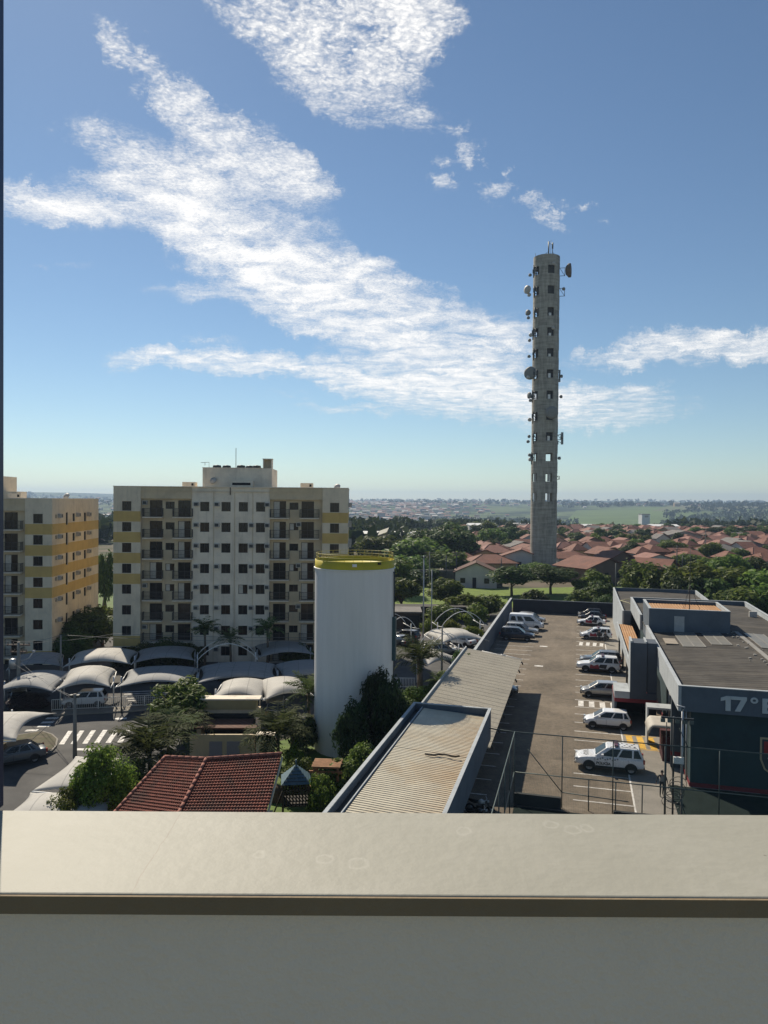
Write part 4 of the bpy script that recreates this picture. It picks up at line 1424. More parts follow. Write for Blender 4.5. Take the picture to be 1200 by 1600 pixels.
# ================================================================== THE CONDOMINIUM
def on_plane(px, py, p0, n):
    d = pix_ray(px, py)
    c = Vector((0, 0, EYE))
    return c + d * ((p0 - c).dot(n) / d.dot(n))


# ---- house with the red tiled roof
HR = thing('clubhouse', 'low clubhouse under a large dark red tiled hip roof by the playground', 'house', (0, 0, 0))
T, RR = W(322, 1186, 5.4), W(440, 1178, 5.4)
rdir = (RR - T).normalized()
pdir = Vector((rdir.y, -rdir.x, 0))
nrm = rdir.cross(Vector((pdir.x * .87, pdir.y * .87, -.45))).normalized()
Q, Hp = on_plane(415, 1275, T, nrm), on_plane(277, 1275, T, nrm)
Lf = W(258, 1183, 5.25)
n2 = (Hp - T).cross(Lf - T).normalized()
Q2 = on_plane(186, 1262, T, n2)
EXT = 1.7
TILE = mat('red_clay_tile', (.17, .044, .027), .8, .45, 5.0, stain=(.065, .032, .024), stscale=1.1, stamt=.75, spec=.3)


def tiled(b, A_, B_, C_, D_, course=.2, wave=.16):
    """A-B top edge, D-C bottom edge"""
    nn = (B_ - A_).cross(D_ - A_).normalized()
    if nn.z < 0: nn = -nn
    wl, sl_ = max((B_ - A_).length, (C_ - D_).length), max((D_ - A_).length, (C_ - B_).length)
    nc, nw = max(3, int(sl_ / course)), max(4, int(wl / wave))
    rows_ = []
    for c in range(nc):
        for e in (0.0, .93, .9999):
            rows_.append(((c + e) / nc, .055 * (e if e < .99 else 0) - .0))
    vs = []
    for t, lift in rows_:
        l, r = A_.lerp(D_, t), B_.lerp(C_, t)
        row = []
        for i in range(nw * 5 + 1):
            s = i / (nw * 5)
            row.append(b.bm.verts.new(l.lerp(r, s) + nn * (lift + .013 * math.sin(s * nw * 2 * math.pi) + random.uniform(-.004, .004))))
        vs.append(row)
    for j in range(len(vs) - 1):
        for i in range(len(vs[0]) - 1):
            b.bm.faces.new((vs[j][i], vs[j][i + 1], vs[j + 1][i + 1], vs[j + 1][i]))


b = B()
tiled(b, T, RR, RR.lerp(Q, EXT), T.lerp(Hp, EXT))
tiled(b, Lf, T, T.lerp(Hp, EXT), Lf.lerp(Q2, EXT))
rb = Vector((-pdir.x, -pdir.y, 0))
for a_, c_ in ((T, RR), (Lf, T)):
    d_ = Vector(((c_ - a_).y, -(c_ - a_).x, 0)).normalized()
    if d_.y < 0: d_ = -d_
    b.face([a_, c_, c_ + d_ * 3.4 - Vector((0, 0, 1.8)), a_ + d_ * 3.4 - Vector((0, 0, 1.8))])
roof = b.obj('roof', TILE, HR, recalc=False)


def ridge(p, q, r=.085):
    b = B()
    n_ = max(2, int((q - p).length / .38))
    for k in range(n_):
        a_, c_ = p.lerp(q, k / n_), p.lerp(q, (k + 1.06) / n_)
        b.tube([a_ + Vector((0, 0, .03)), c_ + Vector((0, 0, .045))], [r * 1.12, r * .92], 8)
    b.obj('ridge_tiles', mat('ridge_tile', (.27, .10, .07), .8, .25, 4), HR)


ridge(T, RR), ridge(Lf, T), ridge(T, T.lerp(Hp, EXT)), ridge(Lf, Lf.lerp(Q2, EXT), .08)
b = B()
inn = lambda p, c, k=.9: c + (p - c) * k
cen = (T + RR + RR.lerp(Q, EXT) + T.lerp(Hp, EXT) + Lf.lerp(Q2, EXT) + Lf) / 6
poly = [inn(Vector((p.x, p.y, 0)), Vector((cen.x, cen.y, 0))) for p in (Lf, T, RR, RR.lerp(Q, EXT), T.lerp(Hp, EXT), Lf.lerp(Q2, EXT))]
b.prism([tuple(p[:2]) for p in poly], 0, 2.4)
b.obj('wall', CREAM, HR)
b = B()
e0, e1 = RR.lerp(Q, .8), RR.lerp(Q, EXT)
b.extr([RR - Vector((0, 0, .12)), e1 - Vector((0, 0, .12)), e1 - Vector((0, 0, .34)), RR - Vector((0, 0, .34))], (.06, 0, 0))
b.obj('barge_board', CREAM, HR)

# ---- gatehouse
GH = thing('gatehouse', 'small flat roofed cream gatehouse with an ochre parapet beyond the red roof', 'gatehouse', W(359, 1168, 0), R(1.5))
b = B()
b.box(-2.3, 2.3, 0, .9, 0, 3.0, 0)
b.box(-2.05, 2.05, -.05, .95, 3.0, 3.75, 1)
b.box(-2.35, 2.35, -.1, 1.0, 3.752, 3.85, 2)
b.box(-2.3, -1.95, -1.3, 0, 0, 2.3, 0)
b.box(1.95, 2.3, -1.3, 0, 0, 2.3, 0)
b.obj('wall', [BEIGE, mat('ochre_parapet', (.34, .27, .13), .85, .1, 1), GREYW], GH)
b = B()
b.box(-1.9, 1.9, -.06, -.002, .9, 2.7)
b.obj('opening', DARK, GH)
b = B()
b.box(-2.4, 2.4, -2.4, -.061, 2.2, 2.3)
b.obj('porch_roof', TERRA3, GH)
b = B()
b.box(-2.4, 2.4, -3.1, -2.9, 0, 2.0)
b.obj('front_wall', BEIGE, GH)
for x in (-.95, .35):
    b = B()
    b.box(x, x + .95, -3.14, -3.101, .15, 1.5)
    b.obj('door', mat('lilac_door', (.27, .25, .29), .7, .1, 2), GH)
b = B()
b.box(2.25, 2.55, -1.6, -1.2, 1.2, 2.9)
b.obj('stair_wall', GREYW, GH)
UB = thing('utility_box', 'pale cream masonry cabinet just behind the red tiled ridge', 'cabinet', W(415, 1190, 0))
b = B()
b.box(-.65, .65, -.4, .4, 0, 2.05)
b.box(-.7, .7, -.45, .45, 2.052, 2.12)
b.obj('cabinet_body', GREYW, UB)
b = B()
b.box(-.4, .4, -.43, -.401, .2, 1.7)
b.obj('cabinet_door', BEIGE, UB)

# ---- playground pieces
PT = thing('playground_tower', 'dark timber playground tower with a blue pyramid roof and slatted sides', 'playground tower', W(462, 1278, 0), R(8))
WOODD = mat('dark_timber', (.035, .028, .022), .8, .3, 4)
WOODO = mat('orange_timber', (.30, .13, .055), .75, .25, 3)
BLUET = mat('blue_roof_boards', (.07, .125, .155), .6, .2, 5)
s = .78
zr_ = 2.35
b = B()
ap = Vector((0, 0, zr_ + .95))
for k in range(4):
    c0 = Vector(((-1, 1, 1, -1)[k] * s * 1.15, (-1, -1, 1, 1)[k] * s * 1.15, zr_))
    c1 = Vector(((-1, 1, 1, -1)[(k + 1) % 4] * s * 1.15, (-1, -1, 1, 1)[(k + 1) % 4] * s * 1.15, zr_))
    for j in range(6):
        t0, t1 = j / 6, min(1, (j + 1.02) / 6)
        up = Vector((0, 0, .035))
        q = [c0.lerp(ap, t0) + up, c1.lerp(ap, t0) + up, c1.lerp(ap, t1), c0.lerp(ap, t1)]
        b.face(q)
b.tube([ap - Vector((0, 0, .1)), ap + Vector((0, 0, .3))], .05, 6)
b.obj('roof', BLUET, PT)
for x in (-s, s):
    for y in (-s, s):
        b = B()
        b.box(x - .06, x + .06, y - .06, y + .06, 0, zr_ + .05)
        b.obj('post', WOODD, PT)
b = B()
b.box(-s, s, -s, s, 1.0, 1.08)
for y in (-s, s):
    for k in range(7):
        x = -s + .2 + k * (2 * s - .4) / 6
        b.box(x - .04, x + .04, y - .02, y + .02, 1.08, 1.95)
    b.box(-s, s, y - .03, y + .03, 1.95, 2.03)
for x in (-s, s):
    for k in range(7):
        y = -s + .2 + k * (2 * s - .4) / 6
        b.box(x - .02, x + .02, y - .04, y + .04, 1.08, 1.95)
    b.box(x - .03, x + .03, -s, s, 1.95, 2.03)
b.obj('railing', WOODD, PT)
b = B()
for x in (.9, 1.3, 1.7):
    pass
b.tube([(s, -.4, 1.9), (1.6, -.4, 1.0), (s, -.4, .2)], .05, 6)
b.tube([(-s, -.4, 1.9), (-1.5, -.4, .1)], .05, 6)
b.obj('climbing_bar', WOODD, PT)
PG = thing('pergola', 'orange timber pergola with a flat slatted top at the foot of the water tank', 'pergola', W(511, 1262, 0), R(-4))
b = B()
b.box(-.85, .85, -.7, .7, 2.75, 2.83)
for k in range(8): b.box(-.9, .9, -.7 + k * .19, -.62 + k * .19, 2.832, 2.87, 1)
b.obj('roof', [WOODO, mat('weathered_orange', (.42, .24, .13), .8, .3, 4)], PG)
for x in (-.75, .75):
    for y in (-.6, .6):
        b = B()
        b.box(x - .07, x + .07, y - .07, y + .07, 0, 2.75)
        b.obj('post', WOODO, PG)
b = B()
b.box(-1.05, 1.05, -.75, -.67, 2.45, 2.6)
b.box(-1.05, 1.05, .67, .75, 2.45, 2.6)
b.box(-1.0, -.72, -.7, .7, 1.5, 1.6)
b.obj('beam', WOODO, PG)
BD = thing('playground_boulder', 'rounded brown earth mound beside the playground tower', 'mound', W(432, 1250, 0))
b = B()
b.grid(lambda i, j: ((1 + .12 * math.sin(9 * i * 6.28)) * .8 * math.cos(i * 6.2832) * math.sin(j * 1.6), .6 * math.sin(i * 6.2832) * math.sin(j * 1.6), 1.0 * math.cos(j * 1.6)), 20, 8)
b.obj('mound_body', mat('earth', (.10, .065, .04), .95, .3, 2, bump=.5), BD)

# ---- tension membrane canopies over the parking bays
MEMB = mat('membrane', (.52, .50, .46), .7, .06, 1.5, spec=.3, stain=(.40, .38, .34), stscale=.8, stamt=.4)
MEM_SHADE = mat('shaded_membrane', (.25, .25, .245), .75, .08, 1.5, spec=.3, stain=(.2, .215, .23), stscale=.8, stamt=.4)  # same cloth, darkened to carry the apartment blocks' shadow
for m_ in (MEMB, MEM_SHADE):                                    # stitched seams and grime of the cloth
    nt = m_.node_tree
    bs = nt.nodes['Principled BSDF']
    sx = N(nt, 'ShaderNodeSeparateXYZ', ins={0: N(nt, 'ShaderNodeTexCoord').outputs['Object']})
    ed = M(nt, 'LESS_THAN', M(nt, 'FRACT', M(nt, 'DIVIDE', M(nt, 'ADD', sx.outputs[0], M(nt, 'MULTIPLY', sx.outputs[1], .12)), 1.55)), .045)
    nt.links.new(N(nt, 'ShaderNodeMix', data_type='RGBA', ins={0: M(nt, 'MULTIPLY', ed, .45), 6: bs.inputs['Base Color'].links[0].from_socket, 7: (.1, .1, .1, 1)}).outputs[2], bs.inputs['Base Color'])
streak(MEMB, (.6, 2.0, 1), (.33, .31, .27), .4), streak(MEM_SHADE, (.6, 2.0, 1), (.11, .115, .12), .5)
nt = MEMB.node_tree
tr = N(nt, 'ShaderNodeBsdfTranslucent', ins={0: (.5, .48, .44, 1)})
ms = N(nt, 'ShaderNodeMixShader', ins={0: .22, 1: nt.nodes['Principled BSDF'].outputs[0], 2: tr.outputs[0]})
nt.links.new(ms.outputs[0], nt.nodes['Material Output'].inputs[0])


def canopy(px0, py0, px1, py1, depth, rise, label, mt=MEMB, zl=2.35, frame=False, flip=False, group='shade canopies over the parking bays'):
    p, q = W(px0, py0, zl), W(px1, py1, zl)
    e = q - p
    n_ = Vector((-e.y, e.x, 0)).normalized() * (-1 if flip else 1)
    root = thing('shade_canopy' if not frame else 'canopy_frame', label, 'shade canopy' if not frame else 'canopy frame', (p.x, p.y, 0), 0, group)

    def f(s_, t):
        a_, c_ = math.sin(math.pi * s_), (math.sin(math.pi / 2 * t / .28) if t < .28 else 1 - .18 * ((t - .28) / .72) ** 1.3)
        q_ = 4 * t * (1 - t)
        v = e * (s_ + .06 * (1 - 2 * s_) * q_) + n_ * depth * (t + .10 * a_ * (1 - 2 * t) * (1 - q_))
        return (v.x, v.y, zl + (.40 if mt is MEM_SHADE else .50) * rise * a_ ** .6 * c_ + .30 * a_ * (1 - c_))
    if not frame:
        b = B()
        b.grid(f, 22, 16)
        solid(b.obj('membrane', mt, root), .02)
    for s_ in (0, 1):
        b = B()
        base = e * s_ + n_ * depth * .5
        b.tube([(base.x, base.y, 0), (base.x, base.y, zl + .25)], .07, 6)
        for t in (0, 1):
            c = f(s_, t)
            b.tube([(base.x, base.y, zl - .25), (c[0], c[1], c[2] - .03)], .045, 5)
        b.obj('post', WHITEP if mt is MEMB else STEEL, root)
    for t in ((.28,) if not frame else (.2, .8)):
        b = B()
        pts = [Vector(f(i / 12, t)) for i in range(13)]
        if frame: pts = [Vector(((e * (i / 12) + n_ * depth * t).x, (e * (i / 12) + n_ * depth * t).y, zl + rise * math.sin(math.pi * i / 12) ** .8)) for i in range(13)]
        b.tube([v - Vector((0, 0, .10)) for v in pts], .045 if frame else .03, 6)
        b.obj('arch', WHITEP if frame else STEEL, root)
    return root


canopy(10, 1047, 96, 1041, 6, 1.5, 'shadow-grey shade canopy before the left apartment block, furthest left of the back row', MEM_SHADE)
canopy(99, 1042, 205, 1038, 6, 1.7, 'grey shade canopy half lit at the gap between the two apartment blocks', MEMB)
canopy(208, 1036, 304, 1032, 6, 1.7, 'shadow-grey shade canopy under the balconies, left of the bare white arches', MEM_SHADE)
canopy(406, 1027, 492, 1023, 6, 1.7, 'shadow-grey shade canopy right of the bare white arches, beside the water tank', MEM_SHADE)
canopy(308, 1034, 402, 1030, 5, 1.7, 'bare white canopy arches without cloth in front of the main apartment block', frame=True, group='bare canopy frames')
canopy(-16, 1083, 82, 1081, 6.5, 1.8, 'shadow-grey shade canopy behind the left utility pole', MEM_SHADE)
canopy(86, 1079, 173, 1074, 6.5, 1.9, 'bright white domed shade canopy in the middle of the left car park', MEMB)
canopy(179, 1075, 303, 1071, 6.5, 1.7, 'wide shadow-grey shade canopy just right of the bright domed one', MEM_SHADE)
canopy(307, 1068, 436, 1063, 6.5, 1.8, 'wide shadow-grey shade canopy behind the two white ones', MEM_SHADE)
canopy(440, 1064, 535, 1059, 6.5, 1.8, 'shadow-grey shade canopy running in behind the water tank', MEM_SHADE)
canopy(327, 1094, 411, 1094, 5.5, 1.6, 'sunlit white shade canopy behind the gatehouse, the left of two', MEMB, group='white canopies behind the gatehouse')
canopy(414, 1094, 492, 1088, 5.5, 1.7, 'sunlit white shade canopy behind the gatehouse, touching the water tank', MEMB, group='white canopies behind the gatehouse')
canopy(25, 1157, 88, 1114, 7, 1.5, 'large white shade canopy cut by the window frame above the kerbed island', MEMB)
canopy(50, 1236, 118, 1182, 6, 1.0, 'long white shade canopy beside the concrete lamp pole', MEMB, flip=True)
canopy(-12, 1290, 47, 1239, 6, 1.0, 'white shade canopy in the lower left corner behind the leafy tree', MEMB, flip=True)
canopy(568, 1012, 640, 1000, 5.5, 1.6, 'white shade canopy peeping out right of the water tank', MEMB)
canopy(690, 1005, 764, 1001, 6, 1.8, 'white shade canopy beside the boundary wall, the further one', MEMB)
canopy(668, 1040, 724, 1035, 5, 1.7, 'white shade canopy beside the boundary wall, nearest the thin grey pole', MEMB)
canopy(612, 985, 655, 982, 5, 1.6, 'bare white canopy arch right of the water tank', frame=True, group='bare canopy frames')
canopy(694, 980, 762, 977, 5, 2.0, 'bare white canopy arches before the clipped hedges', frame=True, group='bare canopy frames')
canopy(676, 1020, 732, 1016, 5, 2.0, 'bare white canopy arches between the two small white canopies', frame=True, group='bare canopy frames')

# ---- fence along the pavement
FN = thing('picket_railing', 'pale metal picket railing along the pavement before the bright canopy', 'railing', (0, 0, 0))
fpts = [W(x, y) for x, y in ((81, 1113), (190, 1108), (262, 1103))]
for a_, c_ in zip(fpts, fpts[1:]):
    n_ = int((c_ - a_).length / 2.0)
    for k in range(n_):
        p, q = a_.lerp(c_, k / n_), a_.lerp(c_, (k + .97) / n_)
        b = B()
        for z in (.25, 1.15):
            b.tube([p + Vector((0, 0, z)), q + Vector((0, 0, z))], .03, 4)
        for i in range(13):
            t = p.lerp(q, i / 12)
            b.tube([t + Vector((0, 0, .12 if i % 12 == 0 else .25)), t + Vector((0, 0, 1.15))], .035 if i % 12 == 0 else .017, 4)
        b.obj('rail_panel', WHITEP, FN)
FN2 = thing('picket_railing', 'short white picket railing right of the water tank by the palm', 'railing', W(614, 1075, 0))
b = B()
for k in range(15):
    b.tube([(k * .16, 0, 0), (k * .16, 0, 1.05)], .025, 4)
for z in (.15, 1.05): b.tube([(0, 0, z), (2.3, 0, z)], .035, 4)
b.obj('rail_panel', WHITEP, FN2)
EDGE = mat('membrane_edge', (.3, .3, .3), .8)

# ---- poles and wires
CONPOLE = mat('pole_concrete', (.23, .215, .19), .9, .15, 1.5)


def pole(name, px, pyb, pyt, label, r=.14, cat='pole', extra=None, mt=CONPOLE, group=None, dist=None):
    base = W(px, pyb)
    if dist: base = D(px, pyb, dist) * Vector((1, 1, 0))
    h = D(px, pyt, base.y).z
    root = thing(name, label, cat, (base.x, base.y, 0), 0, group)
    b = B()
    b.tube([(0, 0, -.2), (0, 0, h)], [r * 1.25, r * .8], 8)
    b.obj('post', mt, root)
    if extra: extra(root, h)
    return root, base, h


def xarm(root, h):
    for z, w in ((h - .35, 1.1), (h - 1.0, .8)):
        b = B()
        b.box(-w, w, -.06, .06, z, z + .12)
        for k in (-1, -.5, .5, 1):
            b.tube([(k * w * .9, 0, z + .12), (k * w * .9, 0, z + .32)], .045, 5)
        b.obj('crossarm', mat('crossarm_wood', (.13, .09, .07), .8), root)


def trafo(root, h):
    xarm(root, h)
    b = B()
    b.lathe([(0, 0), (.32, .02), (.32, .85), (.2, .95), (0, .97)], 14, (-.45, -.2, h - 2.5))
    b.obj('transformer', STEEL, root)
    b = B()
    b.tube([(.1, 0, h - 1.9), (1.0, 0, h - 1.5), (1.35, 0, h - 1.0)], .045, 6)
    b.lathe([(0, 0), (.16, .05), (.16, .2), (0, .25)], 10, (1.45, 0, h - 1.0))
    b.obj('street_lamp', STEEL, root)


_, up, uh = pole('utility_pole', 29, 1100, 1003, 'concrete utility pole with transformer and lamp before the left apartment block', .17, 'utility pole', trafo)
_, p2, h2 = pole('utility_pole', 95, 1075, 992, 'slim concrete utility pole by the dark trees between the apartment blocks', .11, 'utility pole')


def camhead(root, h):
    b = B()
    b.box(-.3, .3, -.05, .05, h - .3, h - .2)
    b.box(-.35, -.15, -.2, .1, h - .2, h - .06)
    b.box(.15, .35, -.2, .1, h - .2, h - .06)
    b.obj('camera_bracket', DKSTEEL, root)


_, p1, h1 = pole('utility_pole', 117, 1182, 1084, 'grey concrete pole standing in front of the zebra crossing', .14, 'pole', camhead)
pole('lamp_post', 189.5, 1114, 1071, 'thin black lamp post at the end of the picket railing', .05, 'lamp post', None, DKSTEEL)


def globe(root, h):
    b = B()
    b.lathe([(0, 0), (.13, .05), (.16, .17), (.1, .3), (0, .33)], 12, (0, 0, h))
    b.obj('lamp_globe', WHITEP, root)


pole('lamp_post', 690, 1075, 982, 'thin grey pole rising beside the nearest white canopy', .1, 'lamp post', None, CONPOLE)
pole('lamp_post', 661, 1018, 868, 'tall slim steel pole behind the palm right of the water tank', .09, 'lamp post', camhead, STEEL, dist=96)
pole('lamp_post', 674, 990, 890, 'slim steel pole standing just right of the tall one', .07, 'lamp post', None, STEEL, dist=100)
pole('lamp_post', 682, 1002, 992, 'short white globe lamp by the clipped hedge', .06, 'lamp post', globe, WHITEP, dist=97)
bgp = 'street poles among the houses'
for px, pyb, pyt, d, lab in ((697, 912, 868, 165, 'pale street pole before the big dark tree, the left of three'), (713, 912, 862, 170, 'pale street pole left of the dark roofed house'), (671, 912, 862, 160, 'pale street pole by the grey retaining wall'),
                             (783, 905, 872, 175, 'dark street pole right of the dark roofed house'), (1057, 912, 852, 175, 'thin dark pole before the trees behind the station'),
                             (1102, 880, 826, 260, 'wooden street pole before the grey block house'), (887, 860, 830, 320, 'slim street pole just right of the tall tower'),
                             (1066, 905, 868, 190, 'short dark post among the trees behind the station'), (1170, 905, 868, 220, 'street pole at the right edge among roofs'),
                             (962, 905, 880, 168, 'short grey pole behind the car park end')):
    pole('utility_pole', px, pyb, pyt, lab, .13, 'utility pole', xarm if pyt < 866 else None, CONPOLE if 'dark' not in lab else DKSTEEL, bgp, dist=d)


def wire(pts, label, sag=.5, r=.018):
    b = B()
    out = []
    for a_, c_ in zip(pts, pts[1:]):
        for k in range(13):
            t = k / 12
            v = Vector(a_).lerp(Vector(c_), t)
            v.z -= sag * 4 * t * (1 - t)
            out.append(v)
    b.tube(out, r, 4)
    tag(b.obj('power_line', mat('wire_grey', (.16, .16, .16), .6)), label, 'power line', 'overhead wires')


tp = Vector((up.x, up.y, uh))
wire([D(-60, 1004, 72), tp + Vector((1, 0, -.1)), D(180, 990, 80), D(500, 996, 80)], 'overhead wire crossing low in front of the main apartment block', .15)
wire([D(-60, 1000, 72), tp + Vector((-.9, 0, .1)), D(95, 992, 74), D(490, 1000, 82)], 'overhead wire from the transformer pole past the dark trees', .3)
wire([tp + Vector((.3, 0, -2.0)), Vector((p1.x, p1.y, h1 - .4)), D(-10, 1200, 52)], 'sagging cable from the transformer pole down to the grey concrete pole', .3)
wire([D(10, 1028, 66), D(68, 1061, 64), Vector((p1.x, p1.y, h1 - .2))], 'second cable hanging between the two left poles', .2)

# ---- low things right of the tank
SH = thing('garage_shed', 'grey roofed shed standing under trees right of the tank top', 'shed', D(600, 965, 112) * Vector((1, 1, 0)))
b = B()
b.box(-6, 5.5, 0, 5, 0, 2.4, 0)
b.box(-6.3, 5.8, -.3, 5.3, 2.402, 2.6, 1)
b.obj('shed_body', [mat('dark_brick', (.07, .055, .045), .9, .2, 2), FIBRE], SH)
b = B()
for x in (-4, -.5, 3): b.box(x, x + 2.4, -.04, -.002, 0, 2.0)
b.obj('garage_opening', DARK, SH)
WL = thing('retaining_wall', 'long mottled grey retaining wall above the grass bank', 'wall', D(600, 925, 166) * Vector((1, 1, 0)))
b = B()
b.box(-2, 16.5, 0, .4, 0, 3.9)
b.box(16.5, 27, 1.5, 1.9, 0, 2.6)
b.obj('wall', mat('mottled_block_wall', (.12, .115, .10), .9, .35, 1, stain=(.05, .05, .045), stscale=.6, stamt=.7), WL)
LS = thing('open_shelter', 'low dark open shelter below the grass bank', 'shelter', D(690, 962, 118) * Vector((1, 1, 0)))
b = B()
b.box(-9, 6, 0, 3, 2.3, 2.5)
b.obj('shelter_roof', mat('dark_roof_sheet', (.05, .045, .04), .9, .2, 1), LS)
for x in (-8.5, -3, 2, 5.5):
    b = B()
    b.box(x, x + .3, .1, .4, 0, 2.3)
    b.obj('shelter_post', CONC, LS)
b = B()
b.box(-9, 6, 2.8, 3, 0, 2.29)
b.obj('shelter_back', DARK, LS)

# ---- sports court cage in front of the car park
CG = thing('court_fence', 'tall green mesh fence on thin pipes around the court in front of the car park', 'fence', lot(0, 0), -AX)
PIPE = mat('green_pipe', (.075, .10, .095), .5, .15, 3, metal=.3)
uc0, vc0, zt0 = -3.85, 48.0, 4.6
for u, v, z in [(u, vc0, zt0) for u in (uc0, -.84, 2.25, 5.3, 8.4, 11.5)] + [(u, vc0 - .02, 2.0) for u in (.8, 2.43, 4.0)] + [(uc0, v, zt0) for v in (44.8, 41.6, 38.4, 35.2, 32)]:
    b = B()
    b.tube([(u, v, 0), (u, v, z)], .035, 6)
    b.obj('fence_post', PIPE, CG)
b = B()
for z in (zt0, 2.0):
    b.tube([(uc0 - (2.9 if z > 3 else 0), vc0 + (.1 if z > 3 else 0), z + (.12 if z > 3 else 0)), (uc0, vc0, z), (13, vc0, z)], .035, 6)
    b.tube([(uc0, vc0, z), (uc0, 25, z)], .035, 6)
b.tube([(-.84, vc0, 1.0), (3.2, vc0, .85)], .03, 6)
b.tube([(-3.0, vc0, 3.55), (-.84, vc0, 1.0)], .03, 6)
b.tube([(uc0 - 2.9, vc0 + .1, zt0 + .12), (uc0 - 2.9, vc0 + .1, zt0 - .6)], .03, 6)
b.tube([(6.1, vc0 - .02, 5.7), (6.6, vc0 - .02, zt0)], .03, 6)
b.tube([(6.1, vc0 - .02, 1.6), (6.6, vc0 - .02, .2)], .03, 6)
b.obj('fence_rail', PIPE, CG)
MESHM, nt, bs = newmat('chain_link')
bs.inputs['Base Color'].default_value = (.05, .10, .085, 1)
bs.inputs['Roughness'].default_value = .5
tcn = N(nt, 'ShaderNodeTexCoord').outputs['Object']
sx = N(nt, 'ShaderNodeSeparateXYZ', ins={0: tcn})
hh = M(nt, 'ADD', sx.outputs[0], sx.outputs[1])
w1 = M(nt, 'ABSOLUTE', M(nt, 'SUBTRACT', M(nt, 'FRACT', M(nt, 'DIVIDE', M(nt, 'ADD', hh, sx.outputs[2]), .07)), .5))
w2 = M(nt, 'ABSOLUTE', M(nt, 'SUBTRACT', M(nt, 'FRACT', M(nt, 'DIVIDE', M(nt, 'SUBTRACT', hh, sx.outputs[2]), .07)), .5))
wm = M(nt, 'LESS_THAN', M(nt, 'MINIMUM', w1, w2), .035)
ms = N(nt, 'ShaderNodeMixShader', ins={0: wm, 1: N(nt, 'ShaderNodeBsdfTransparent').outputs[0], 2: bs.outputs[0]})
nt.links.new(ms.outputs[0], nt.nodes['Material Output'].inputs[0])
b = B()
for q in ((uc0, -.84), (-.84, 2.25), (2.25, 5.3), (5.3, 12)):
    b.face([(q[0], vc0, .1), (q[1], vc0, .1), (q[1], vc0, zt0), (q[0], vc0, zt0)])
b.face([(uc0, vc0, .1), (uc0, vc0, zt0), (uc0, 25, zt0), (uc0, 25, .1)])
b.obj('wire_mesh', MESHM, CG)
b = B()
b.box(uc0 + .05, -.88, vc0 - .35, vc0 - .1, 0, .75)  # low dark blocks along the foot of the fence
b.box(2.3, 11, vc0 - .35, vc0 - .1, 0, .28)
b.obj('court_dark_block', mat('dark_green_block', (.03, .035, .035), .9, .2, 1), CG)
FL = thing('floodlight_pole', 'court floodlight pole with a crossbar of lamps in front of the station corner', 'floodlight pole', lot(6.35, 48.6), -AX)
b = B()
b.tube([(0, 0, 0), (0, 0, 6.6)], .07, 8)
b.tube([(0, 0, 6.6), (.1, 0, 6.85), (-.35, 0, 6.95)], .06, 6)
b.obj('post', STEEL, FL)
b = B()
b.tube([(-.48, .17, 0), (-.48, .17, 6.2)], .06, 6)
b.tube([(-.9, .2, 0), (-.9, .2, 5.8)], .03, 6)
b.obj('second_post', DKSTEEL, FL)
b = B()
b.box(-1.25, .65, -.05, .05, 6.1, 6.2)
b.obj('crossbar', DKSTEEL, FL)
for x in (-1.15, -.75, -.3, .1, .5):
    b = B()
    b.box(x - .13, x + .13, -.16, .04, 5.88, 6.09)
    b.obj('lamp', mat('lamp_housing', (.10, .12, .11), .4), FL)
b = B()
b.box(-.5, .1, -.12, .05, 3.35, 3.75)
b.obj('junction_box', WHITEP, FL)
CO = thing('wire_coils', 'tangle of coiled wire hung at the foot of the floodlight pole', 'wire coils', lot(5.75, 48.4), -AX)
for k in range(5):
    b = B()
    r = .45 + .12 * random.random()
    cx_, cz_ = .1 * k, .7 + .28 * k % 1.3
    b.tube([(cx_ + r * math.cos(a), .06 * math.sin(2 * a) + .05 * k, cz_ + .8 * r * math.sin(a) + .3) for a in [2 * math.pi * i / 20 for i in range(21)]], .022, 4)
    b.obj('coil', DKSTEEL, CO)
# ================================================================== VEHICLES AND PEOPLE
def paint(name, col, metal=0.0):
    return mat(name, col, .3, .03, 1, metal=metal, spec=.5, coat=.6)


CARGLASS = mat('car_glass', (.008, .010, .011), .1, .1, 2, spec=.35)
TRIM = mat('black_trim', (.018, .018, .019), .55, .1, 5)
RIM = mat('alloy_rim', (.34, .34, .35), .35, .1, 6, metal=.6)
LAMPG = mat('lamp_glass', (.55, .57, .58), .15, .05, 5, spec=.7)
LAMPR = mat('tail_lamp', (.32, .015, .012), .2, .1, 5, spec=.7)
CHROME = mat('chrome', (.5, .5, .5), .2, .05, 5, metal=.9)
TYRE = mat('tyre_rubber', (.016, .016, .017), .85, .15, 8)
_wheel = {}


def wheel_meshes(r):
    if r not in _wheel:
        b = B()
        b.lathe([(r * .62, -.1), (r * .9, -.11), (r, -.07), (r, .07), (r * .9, .11), (r * .62, .1)], 24)
        t = b.mesh('tyre')
        t.materials.append(TYRE)
        b = B()
        b.lathe([(0, .055), (r * .16, .06), (r * .18, .04)], 12)
        b.lathe([(r * .5, .05), (r * .63, .1), (r * .63, -.09), (0, -.05)], 20)
        for k in range(5):
            a = 2 * math.pi * k / 5
            c, s = math.cos(a), math.sin(a)
            w = r * .10
            b.extr([(c * .1 * r - s * w, s * .1 * r + c * w, .035), (c * r * .58 - s * w * .8, s * r * .58 + c * w * .8, .06), (c * r * .58 + s * w * .8, s * r * .58 - c * w * .8, .06), (c * .1 * r + s * w, s * .1 * r - c * w, .035)], (0, 0, .03))
        m_ = b.mesh('rim')
        m_.materials.append(RIM)
        _wheel[r] = (t, m_)
    return _wheel[r]


